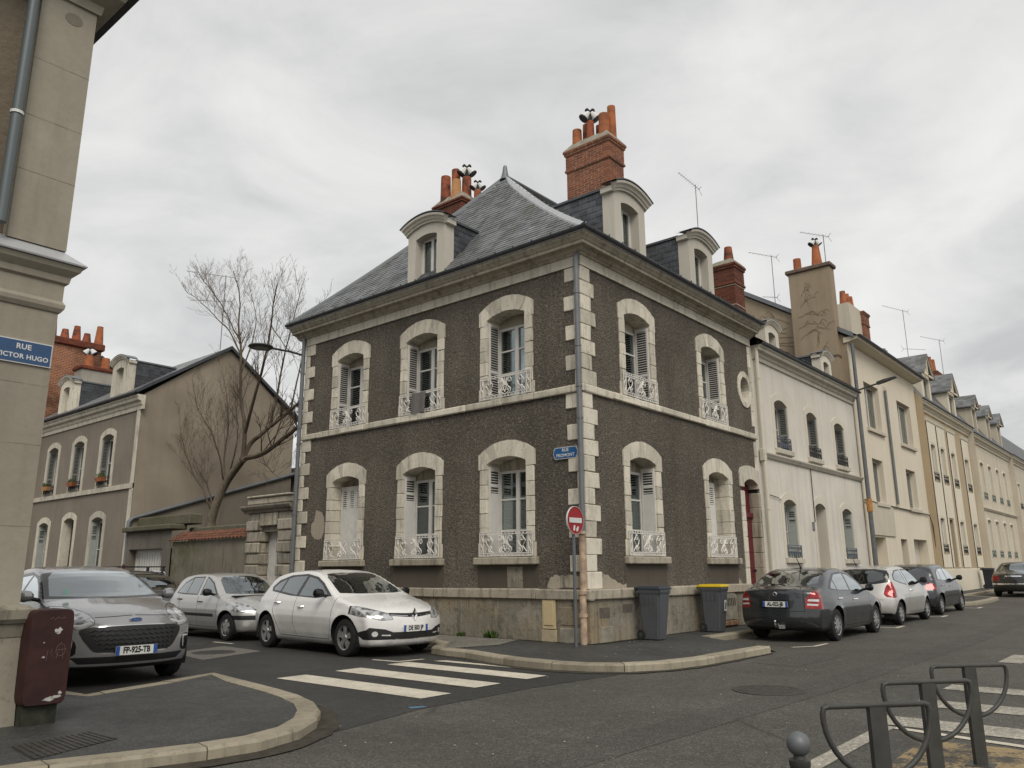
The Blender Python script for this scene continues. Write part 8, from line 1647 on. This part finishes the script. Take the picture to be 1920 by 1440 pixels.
plate(car, s2, 'BV 418 GK', -1, 0.80, proud=0.004) if False else None
m = MB(); m.tube([(-0.9, 0.3, 1.43), (-1.12, 0.3, 1.66)], [0.012, 0.004], 5); m.build('aerial', BLACK_PL, car)
# --- dark hatchback
s3 = CarShape(3.9, 1.65, 1.465, [(1.88, 0.20), (1.95, 0.34), (1.94, 0.54), (1.86, 0.68), (1.62, 0.80), (1.2, 0.92), (0.98, 0.97), (0.32, 1.36), (-0.05, 1.445), (-0.45, 1.465), (-0.95, 1.445), (-1.42, 1.37), (-1.66, 1.04), (-1.80, 0.9), (-1.90, 0.7), (-1.94, 0.5), (-1.92, 0.32), (-1.8, 0.2), (1.75, 0.18)], (1.21, -1.25), 0.29, G_STD, taper=(0.9, 0.94))
tl3 = [(0.50, 0.74), (0.86, 0.72), (0.86, 0.98), (0.60, 0.98)]
F_POLO = [('side', [(0.86, 0.97), (0.45, 1.25), (0.12, 1.345), (-0.7, 1.345), (-1.05, 1.22), (-1.30, 1.0), (0.2, 0.94)], 'window_trim'), ('side', [(0.74, 0.985), (0.43, 1.205), (0.12, 1.305), (-0.12, 1.31), (-0.16, 0.97)], 'side_window'), ('side', [(-0.24, 0.975), (-0.2, 1.31), (-0.68, 1.305), (-0.8, 0.99)], 'side_window'), ('side', [(-0.86, 0.995), (-0.74, 1.29), (-1.0, 1.19), (-1.17, 1.02)], 'side_window'),
          ('rear', rnd_poly([(-0.57, 1.03), (0.57, 1.03), (0.5, 1.33), (-0.5, 1.33)], 1), 'rear_window', (-1.9, -1.2)), ('rear', tl3, 'tail_light', (-3, -1.6)), ('rear', mir(tl3), 'tail_light', (-3, -1.6)), ('front', [(-0.64, 0.99), (0.64, 0.99), (0.54, 1.37), (-0.54, 1.37)], 'windscreen', (0.05, 1.3)), ('side', [(0.75, 0.5), (-0.9, 0.5), (-0.9, 0.545), (0.75, 0.545)], 'lower_cladding')]
build_car('dark_blue_hatchback', 'dark blue hatchback parked before the widened pavement', s3, car_paint('navy_paint', (0.022, 0.024, 0.034), 0.3, 0.25, 0.1), F_POLO, (15.4, -1.97), -1, (0.64, 0.97), ((-0.05, 0.8), (-0.95, 0.83)), ('cap', HUBCAP, 9), (0.08, -0.7), (56, 18, 80), mirror_mat=BLACK_PL)
# --- black saloon farther up the street
s4 = CarShape(4.75, 1.78, 1.425, [(2.30, 0.2), (2.37, 0.35), (2.35, 0.55), (2.25, 0.7), (1.9, 0.82), (1.3, 0.93), (1.05, 0.97), (0.35, 1.33), (0.0, 1.41), (-0.4, 1.425), (-0.8, 1.39), (-1.35, 1.12), (-1.55, 1.04), (-2.0, 1.0), (-2.25, 0.93), (-2.35, 0.75), (-2.37, 0.5), (-2.34, 0.32), (-2.2, 0.2), (2.1, 0.18)], (1.38, -1.37), 0.31, G_STD)
tl4 = [(0.52, 0.66), (0.92, 0.66), (0.92, 0.86), (0.56, 0.88)]
F_ROV = [('rear', [(-0.62, 1.06), (0.62, 1.06), (0.52, 1.35), (-0.52, 1.35)], 'rear_window', (-1.7, -0.5)), ('rear', tl4, 'tail_light'), ('rear', mir(tl4), 'tail_light'), ('rear', [(-0.88, 0.50), (0.88, 0.50), (0.88, 0.56), (-0.88, 0.56)], 'chrome_trim'), ('rear', [(-0.3, 0.83), (0.3, 0.83), (0.3, 0.875), (-0.3, 0.875)], 'chrome_trim'), ('side', [(0.9, 0.98), (0.5, 1.2), (0.1, 1.3), (-0.7, 1.28), (-1.2, 1.02)], 'side_window')]
car = build_car('black_saloon', 'black saloon with chrome bumper strip parked far up the wide street', s4, car_paint('black_paint', (0.012, 0.012, 0.013), 0.1, 0.2, 0.08), F_ROV, (29.2, -2.68), 0, (0.6, 0.97), (), ('cap', HUBCAP, 9), (0.08, -0.75), (48, 16, 72), mirror_mat=BLACK_PL)
plate(car, s4, 'CA 207 KR', -1, 0.70, proud=0.004) if False else None
# ------------------------------------------------------------------ street furniture and small things
STEEL = plain('galvanised_post', (0.135, 0.142, 0.15), 0.5, 0.3, 0.4, 0.12, 0.05, 6); DGREY = plain('dark_grey_paint_metal', (0.055, 0.055, 0.05), 0.5, 0.1, 0.4, 0.2, 0.05, 9)
SIGN_RED = plain('sign_red', (0.30, 0.012, 0.016), 0.4); SIGN_WHITE = plain('sign_white', (0.62, 0.62, 0.61), 0.5); SIGN_BLUE = plain('enamel_blue', (0.022, 0.105, 0.27), 0.3, spec=0.5, var=0.1); SIGN_BLUE_D = plain('enamel_dark_blue', (0.018, 0.065, 0.16), 0.3, spec=0.5, var=0.1)
ns = thing('no_entry_sign', 'round red no-entry sign on a grey post at the house corner', 'traffic sign', (-0.61, -0.14, 0.115))
m = MB(); m.tube([(0, 0, 0), (0, 0, 2.44)], 0.03, 10); m.build('post', STEEL, ns, smooth=True)
m = MB(); m.lathe([(0.0, -0.045), (0.225, -0.045), (0.245, -0.05), (0.245, -0.03), (0.225, -0.03), (0.01, -0.03)], (0, 0, 2.19), 36, 'y', cap=False); m.build('disc', SIGN_RED, ns); m = MB(); m.lathe([(0.245, -0.052), (0.252, -0.05), (0.252, -0.022), (0.20, -0.02), (0.01, -0.02)], (0, 0, 2.19), 36, 'y', cap=False); m.build('rim', SIGN_WHITE, ns)
m = MB(); m.box((-0.19, -0.056, 2.145), (0.19, -0.0505, 2.235)); m.build('white_bar', SIGN_WHITE, ns)
for a, b in (((-0.07, 2.00), (-0.02, 2.10)), ((0.02, 1.99), (0.09, 2.08))):
    m = MB(); (x0, z0), (x1, z1) = a, b; m.prism([(x0, -0.0505, z0), (x0 + 0.05, -0.0505, z0 + 0.01), (x1 + 0.01, -0.0505, z1), (x1 - 0.03, -0.0505, z1 + 0.005), (x0 - 0.005, -0.0505, z0 + 0.05)], (0, -0.002, 0)); m.build('sticker', SIGN_WHITE, ns)
m = MB(); m.box((-0.035, -0.04, 2.28), (0.035, 0.035, 2.31)); m.box((-0.035, -0.04, 2.08), (0.035, 0.035, 2.11)); m.build('clamp', STEEL, ns)
def street_plate(name, label, F, u0, u1, z0, z1, lines, mat, rims, notch, flip=1, size=0.08, d=0.012):
    o = thing(name, label, 'street sign'); c = 0.035; k = 0.02; uc, zc = (u0 + u1) / 2, (z0 + z1) / 2
    def shape(e):
        a0, a1, b0, b1 = u0 + e, u1 - e, z0 + e, z1 - e
        if not notch: return [(a0, b0), (a1, b0), (a1, b1), (a0, b1)]
        return [(a0 + c, b0), (a1 - c, b0), (a1 - c + 0.004, b0 + k * 1.5), (a1 - 0.012, b0 + k * 2), (a1 - 0.006, zc - 0.03), (a1 + 0.0, zc), (a1 - 0.006, zc + 0.03), (a1 - 0.012, b1 - k * 2), (a1 - c + 0.004, b1 - k * 1.5), (a1 - c, b1), (a0 + c, b1), (a0 + c - 0.004, b1 - k * 1.5), (a0 + 0.012, b1 - k * 2), (a0 + 0.006, zc + 0.03), (a0, zc), (a0 + 0.006, zc - 0.03), (a0 + 0.012, b0 + k * 2), (a0 + c - 0.004, b0 + k * 1.5)]
    m = MB(); F.poly(m, shape(0.0), 0.0, d); m.build('plate_edge', SIGN_WHITE, o); m = MB(); F.poly(m, shape(rims), d * 0.5, d + 0.003); m.build('plate', mat, o)
    for txt, zz, sz in lines: put_text(o, text_mesh(txt, sz, sz * 0.022, 0.001, 1.0, 1.05), SIGN_WHITE, F.p(uc, zz, d + 0.0042), tuple(F.U * flip), (0, 0, 1))
    return o
street_plate('street_name_plate', 'small blue street plate reading RUE FROMONT on the roughcast wall', FL, 0.13, 0.72, 3.545, 3.775, [('RUE', 3.714, 0.088), ('FROMONT', 3.612, 0.088)], SIGN_BLUE, 0.012, True, -1, d=0.04)
street_plate('street_name_plate', 'blue street plate reading RUE VICTOR HUGO on the near pilaster', FN, -10.145, -9.632, 3.385, 3.615, [('RUE', 3.548, 0.072), ('VICTOR HUGO', 3.452, 0.064)], SIGN_BLUE_D, 0.010, False, 1, d=0.02)
def wheelie_bin(label, loc, rz, body, lid, stickers=False):
    o = thing('wheelie_bin', label, 'bin', loc, rz, 'wheelie bins by the house wall'); o.scale = (0.78, 0.78, 0.95); bm_ = plain('bin_' + lid[0], lid[1], 0.55)
    m = MB(); R = lambda w, d, z, oy=0.0: [(-w, -d + oy, z), (w, -d + oy, z), (w, d + oy, z), (-w, d + oy, z)]
    m.loft([R(0.20, 0.225, 0.02, 0.0), R(0.205, 0.23, 0.06), R(0.265, 0.30, 0.90, -0.03), R(0.275, 0.31, 0.905, -0.03), R(0.285, 0.325, 0.945, -0.03), R(0.285, 0.325, 0.985, -0.03)]); bo = m.build('body', body, o)
    bv = bmesh.new(); bv.from_mesh(bo.data); bmesh.ops.bevel(bv, geom=[e for e in bv.edges if abs((e.verts[0].co - e.verts[1].co).normalized().z) > 0.7], offset=0.04, segments=3, affect='EDGES'); bv.to_mesh(bo.data); bv.free()
    m = MB(); m.loft([R(0.30, 0.335, 0.988, -0.03), R(0.30, 0.335, 1.01, -0.03), R(0.27, 0.30, 1.045, -0.03), R(0.20, 0.2, 1.05, -0.03)]); m.box((-0.30, 0.26, 0.985), (0.30, 0.36, 1.03)); m.build('lid', bm_, o)
    m = MB(); m.tube([(-0.22, 0.33, 0.93), (-0.22, 0.39, 0.97), (0.22, 0.39, 0.97), (0.22, 0.33, 0.93)], 0.014, 6); m.build('handle', body, o)
    for sg in (-1, 1):
        m = MB(); m.lathe([(0.10, -0.025), (0.105, -0.015), (0.105, 0.015), (0.10, 0.025)], (sg * 0.255, 0.23, 0.105), 20, 'x'); w = m.build('wheel', RUBBER, o, smooth=True); m = MB(); m.lathe([(0.045, -0.028), (0.045, 0.028)], (sg * 0.255, 0.23, 0.105), 14, 'x'); m.build('hub', DGREY, w)
        for k in range(4): m = MB(); x = sg * 0.245; m.obox((x - 0.01 + sg * 0.012, -0.18 + k * 0.12, 0.70), (sg * 0.012, 0, 0), (0, 0.018, 0), (0, -0.004, 0.2)); m.build('rib', body, o)
    if stickers:
        m = MB(); m.obox((-0.252, -0.28, 0.42), (-0.004, 0, 0), (0, 0.13, 0), (-0.018, 0, 0.26)); s_ = m.build('sticker', SIGN_WHITE, o) if False else None
        m = MB(); m.obox((-0.02, -0.304, 0.46), (0.15, 0, 0), (0, -0.004, 0), (0, -0.018, 0.24)); st = m.build('sticker', SIGN_WHITE, o); m = MB(); m.obox((0.02, -0.311, 0.5), (0.06, 0, 0), (0, -0.003, 0), (0.02, -0.013, 0.15)); m.build('sticker_print', PLATE_K, st)
    return o
BIN = plain('bin_plastic', (0.085, 0.09, 0.098), 0.55, spec=0.35, var=0.08, scale=5)
wheelie_bin('grey wheelie bin with dark blue-grey lid against the plinth', (1.47, -0.50, 0.115), 0.0, BIN, ('slate', (0.035, 0.042, 0.055)))
wheelie_bin('grey wheelie bin with yellow lid beside the pierced vent', (3.98, -0.52, 0.115), 0.06, BIN, ('yellow', (0.60, 0.43, 0.02)), True)
wheelie_bin('dark bin standing by the carriage door far up the street', (34.2, -0.5, 0.115 + gz(34.2)), 0.0, plain('black_bin', (0.03, 0.033, 0.04), 0.6), ('black', (0.025, 0.028, 0.033)))
# street lamps
def lamp_head_mat(): return plain('lamp_lens', (0.16, 0.165, 0.16), 0.25, spec=0.5)
lm = thing('street_lamp', 'dark round-headed street lamp bracketed off the house corner by the pipe', 'street lamp', (-0.06, 9.30, 6.8)); m = MB(); m.tube([(0, 0, -0.02), (0, 0, 0.46)], 0.035, 8); m.build('bracket', DGREY, lm); m = MB(); m.tube([(0, 0, 0.44), (-0.5, 0, 0.455), (-1.05, 0, 0.43)], [0.03, 0.028, 0.032], 8); m.build('arm', DGREY, lm)
m = MB(); m.lathe([(0.05, 0.05), (0.20, 0.045), (0.31, 0.015), (0.325, -0.015), (0.30, -0.035), (0.2, -0.04)], (-1.32, 0, 0.41), 32); m.build('head', DGREY, lm, smooth=True); m = MB(); m.lathe([(0.2, -0.042), (0.19, -0.05), (0.02, -0.05)], (-1.32, 0, 0.41), 28); m.build('lens', lamp_head_mat(), lm); m = MB(); m.box((-0.04, -0.05, -0.05), (0.04, 0.05, 0.0)); m.build('wall_plate', DGREY, lm)
lp = thing('street_lamp', 'grey lamp post with flat head standing before the cream building', 'street lamp', (16.86, -0.22, 0.10 + gz(16.86))); m = MB(); m.tube([(0, 0, 0), (0, 0, 2), (0, 0, 9.2)], [0.085, 0.08, 0.06], 12); m.build('post', STEEL, lp, smooth=True); m = MB(); m.tube([(0, 0, 7.45), (0, -0.5, 7.56), (0, -0.75, 7.6)], 0.03, 8); m.build('arm', DGREY, lp); m = MB(); m.loft([[(-0.09, -0.70, 7.56), (0.09, -0.70, 7.56), (0.09, -0.70, 7.65), (-0.09, -0.70, 7.65)], [(-0.14, -0.95, 7.62), (0.14, -0.95, 7.62), (0.14, -0.95, 7.70), (-0.14, -0.95, 7.70)], [(-0.12, -1.35, 7.72), (0.12, -1.35, 7.72), (0.12, -1.35, 7.75), (-0.12, -1.35, 7.75)]]); m.build('head', DGREY, lp)
m = MB(); m.lathe([(0.1, -0.22), (0.1, 0.22)], (0, 0, 3.35), 12); m.build('warning_band', plain('orange_band', (0.42, 0.20, 0.06), 0.6, var=0.3, scale=12), lp)
# cycle racks and bollard
RD = np.array([0.76, -0.65, 0.0])
for i, (x, y) in enumerate(((-7.70, -7.26), (-6.55, -7.24), (-5.40, -7.26))):
    o = thing('cycle_rack', ('dark metal cycle rack with half-round loop beside the ball-topped bollard', 'dark metal cycle rack with half-round loop, middle one of three', 'dark metal cycle rack with half-round loop next to the worn crossing')[i], 'cycle rack', (x, y, 0.0), 0, 'half-round cycle racks in the bay')
    m = MB(); w, h, zt = 0.315, 0.36, 0.70; pts = [(-w + 0.03, zt), (-0.15, zt), (0, zt), (0.15, zt), (w - 0.03, zt), (w - 0.008, zt - 0.008), (w, zt - 0.035)] + [(w * math.cos(a), zt - 0.04 - (h - 0.04) * math.sin(a)) for a in np.linspace(0.12, math.pi - 0.12, 18)] + [(-w, zt - 0.035), (-w + 0.008, zt - 0.008)]
    m.tube([RD * u + np.array([0, 0, z]) for u, z in pts], 0.0155, 10, closed=True); m.build('loop', DGREY, o, smooth=True)
    m = MB(); n = np.array([0.65, 0.76, 0]); a = RD * -0.048 - n * 0.018; m.obox(a + np.array([0, 0, -0.05]), RD * 0.096, n * 0.036, (0, 0, 0.742)); m.build('post', DGREY, o)
    m = MB(); m.cbox((-0.09, -0.09, 0.0), (0.09, 0.09, 0.012), 0.003); m.build('foot_plate', DGREY, o)
bo = thing('bollard', 'grey ball-topped metal bollard at the end of the cycle racks', 'bollard', (-8.44, -7.11, 0.0)); m = MB(); m.lathe([(0.06, 0), (0.06, 0.04), (0.047, 0.06), (0.047, 0.50), (0.05, 0.505), (0.05, 0.53), (0.03, 0.535), (0.026, 0.55)], n=24); m.build('post', DGREY, bo, smooth=True); m = MB(); m.lathe([(0.056 * math.sin(a), -0.056 * math.cos(a)) for a in np.linspace(0.1, math.pi - 0.02, 16)], (0, 0, 0.60), 24); m.build('ball', STEEL, bo, smooth=True)
# cable cabinet at the foot of the near building
def rust_mat():
    t = NT('oxide_paint'); v = t.vec('World'); f = t.noise(v, 6, 7, 0.7); t.col(t.mix(t.ramp(f, [(0.35, 0.0), (0.7, 1.0)]), (0.026, 0.011, 0.010), (0.052, 0.019, 0.016))); t.rough(0.6); t.bump(t.noise(v, 40, 4), 0.15, 0.004); return t.done()
cab = thing('utility_cabinet', 'rusty brown metal street cabinet with scratched graffiti on a dark plinth', 'cabinet', (-9.40, -0.42, 0.10)); cab.scale = (0.80, 1, 0.97); RUST = rust_mat()
m = MB(); prof = []
for a in np.linspace(0, 2 * math.pi, 32, endpoint=False): c, s_ = math.cos(a), math.sin(a); prof.append((0.235 * np.sign(c) * abs(c) ** 0.22, 0.43 * np.sign(s_) * abs(s_) ** 0.2))
m.loft([[(x * 0.96, -0.17, 0.60 + z * 0.98) for x, z in prof], [(x, -0.155, 0.60 + z) for x, z in prof], [(x, 0.17, 0.60 + z) for x, z in prof]]); m.build('casing', RUST, cab, smooth=True)
m = MB(); m.box((-0.19, -0.12, 0.0), (0.17, 0.15, 0.2)); m.build('base', plain('mossy_base', (0.03, 0.032, 0.022), 0.9, var=0.5, scale=10), cab)
PEEL = plain('peeled_paint', (0.42, 0.41, 0.39), 0.7, var=0.2, scale=20)
for cx, cz, s_, sd in ((0.07, 0.83, 0.05, 1), (-0.06, 0.60, 0.016, 2), (-0.07, 0.73, 0.009, 3), (0.05, 0.225, 0.075, 4), (0.12, 0.235, 0.06, 5), (0.16, 0.27, 0.022, 6)):
    r_ = random.Random(sd); P = [(cx + s_ * r_.uniform(0.5, 1.2) * math.cos(a), cz + s_ * r_.uniform(0.35, 1.0) * (0.35 if sd in (4, 5) else 0.9) * math.sin(a)) for a in np.linspace(0, 6.283, 15)[:-1]]; m = MB(); m.prism([(x, -0.1705, z) for x, z in P], (0, -0.0015, 0)); m.build('bare_patch', PEEL, cab)
m = MB(); SCR = plain('scratch', (0.20, 0.13, 0.115), 0.7); m.tube([(0.115 + 0.05 * math.cos(a), -0.172, 0.655 + 0.055 * math.sin(a)) for a in np.linspace(0, 6.283, 20)[:-1]], 0.0018, 4, closed=True)
for p in ([(0.075, 0.58), (0.115, 0.73), (0.15, 0.575)], [(0.06, 0.655), (0.18, 0.66)], [(-0.03, 0.56), (-0.02, 0.66), (0.0, 0.62), (0.02, 0.67), (0.03, 0.60)], [(-0.03, 0.94), (0.0, 0.96), (0.01, 0.93), (0.05, 0.955), (0.09, 0.94), (0.13, 0.955)]): m.tube([(x, -0.172, z) for x, z in p], 0.0018, 4)
m.build('scratched_tag', SCR, cab)
# cloth over the upper railing
c0, c1 = onX(797, 755, -0.08), onX(770, 762, -0.08); ck = MB(); A = []; B = []
for i in range(9): u = c0[0] + (c1[0] - c0[0]) * i / 8; A.append(FL.p(u, 5.49, 0.075 + 0.012 * math.sin(i * 1.3))); B.append(FL.p(u + 0.01, 5.0 + 0.015 * math.sin(i), 0.085 + 0.02 * math.sin(i * 1.3 + 0.5)))
ck.loft([[p - FL.N * 0.04 - np.array([0, 0, 0.12]) for p in A], [p - FL.N * 0.015 for p in A], A, B], False, False); tag(ck.build('hanging_cloth', plain('grey_cloth', (0.15, 0.14, 0.13), 0.95, var=0.1), smooth=True, fix=False), 'plain grey cloth hung over an upper window railing', 'cloth')
# weeds along the wall foot
WEED = plain('weed_green', (0.065, 0.115, 0.025), 0.7, var=0.3, scale=30)
for i, (px_i, py_i, s_, lb) in enumerate(((946, 1194, 1.0, 'leafy green weed sprouting at the foot of the plinth'), (905, 1189, 0.6, 'small green weed tuft along the plinth'), (1163, 1206, 0.0, ''))):
    if not s_: continue
    x, y = G(px_i, py_i, 0.12); o = thing('weed', lb, 'plant', (-0.17, y, 0.115)); m = MB(); r_ = random.Random(i)
    for k in range(int(70 * s_)):
        a = r_.uniform(0, 6.28); L = r_.uniform(0.06, 0.2) * s_; b = np.array([r_.uniform(-0.05, 0.05), r_.uniform(-0.14, 0.14) * s_, 0]); t = b + np.array([math.cos(a) * L * 0.6, math.sin(a) * L * 0.8, L]); sd = np.array([-math.sin(a), math.cos(a), 0]) * 0.018; mid = b * 0.4 + t * 0.6; m.add([b, mid - sd, t, mid + sd], [(0, 1, 2, 3)])
    m.build('leaves', WEED, o, fix=False)
# bits of litter and grit near the kerbs
r_ = random.Random(77); m = MB(); GRIT = plain('pale_grit', (0.42, 0.40, 0.35), 0.9)
for k in range(80):
    x, y = r_.choice([(r_.uniform(-9, 1), r_.uniform(-6, 0.5)), (r_.uniform(-2.2, 3), r_.uniform(-2.4, -0.3)), (r_.uniform(-8.6, -2), r_.uniform(-6.5, -2.2))]); onp = (x > -2.3 and y > -2.5 and x < 1.3) ; z = 0.118 if onp else 0.006; q = r_.uniform(0.005, 0.014); m.box((x, y, z), (x + q, y + q * r_.uniform(0.5, 1.4), z + 0.006))
tag(m.build('grit', GRIT, fix=False), 'scattered pale grit and litter specks on road and pavement', 'grit', kind='stuff')
# service cable and brackets along the white and cream fronts
m = MB(); m.tube([(8.45, -0.02, 3.42), (9.3, -0.02, 3.36), (9.5, -0.02, 3.3)], 0.012, 4); m.tube([(12.0, -0.02, 4.4), (12.0, -0.02, 2.8)], 0.014, 4); m.tube([(17.1, -0.02, 3.8), (19, -0.06, 3.75), (22, -0.06, 3.72), (25.8, -0.06, 3.66), (26.0, -0.1, 3.2), (26.1, -0.1, 0.5)], 0.018, 5); m.build('wall_cable', BLACK_PL, cream, fix=False)
bpy.context.view_layer.update()
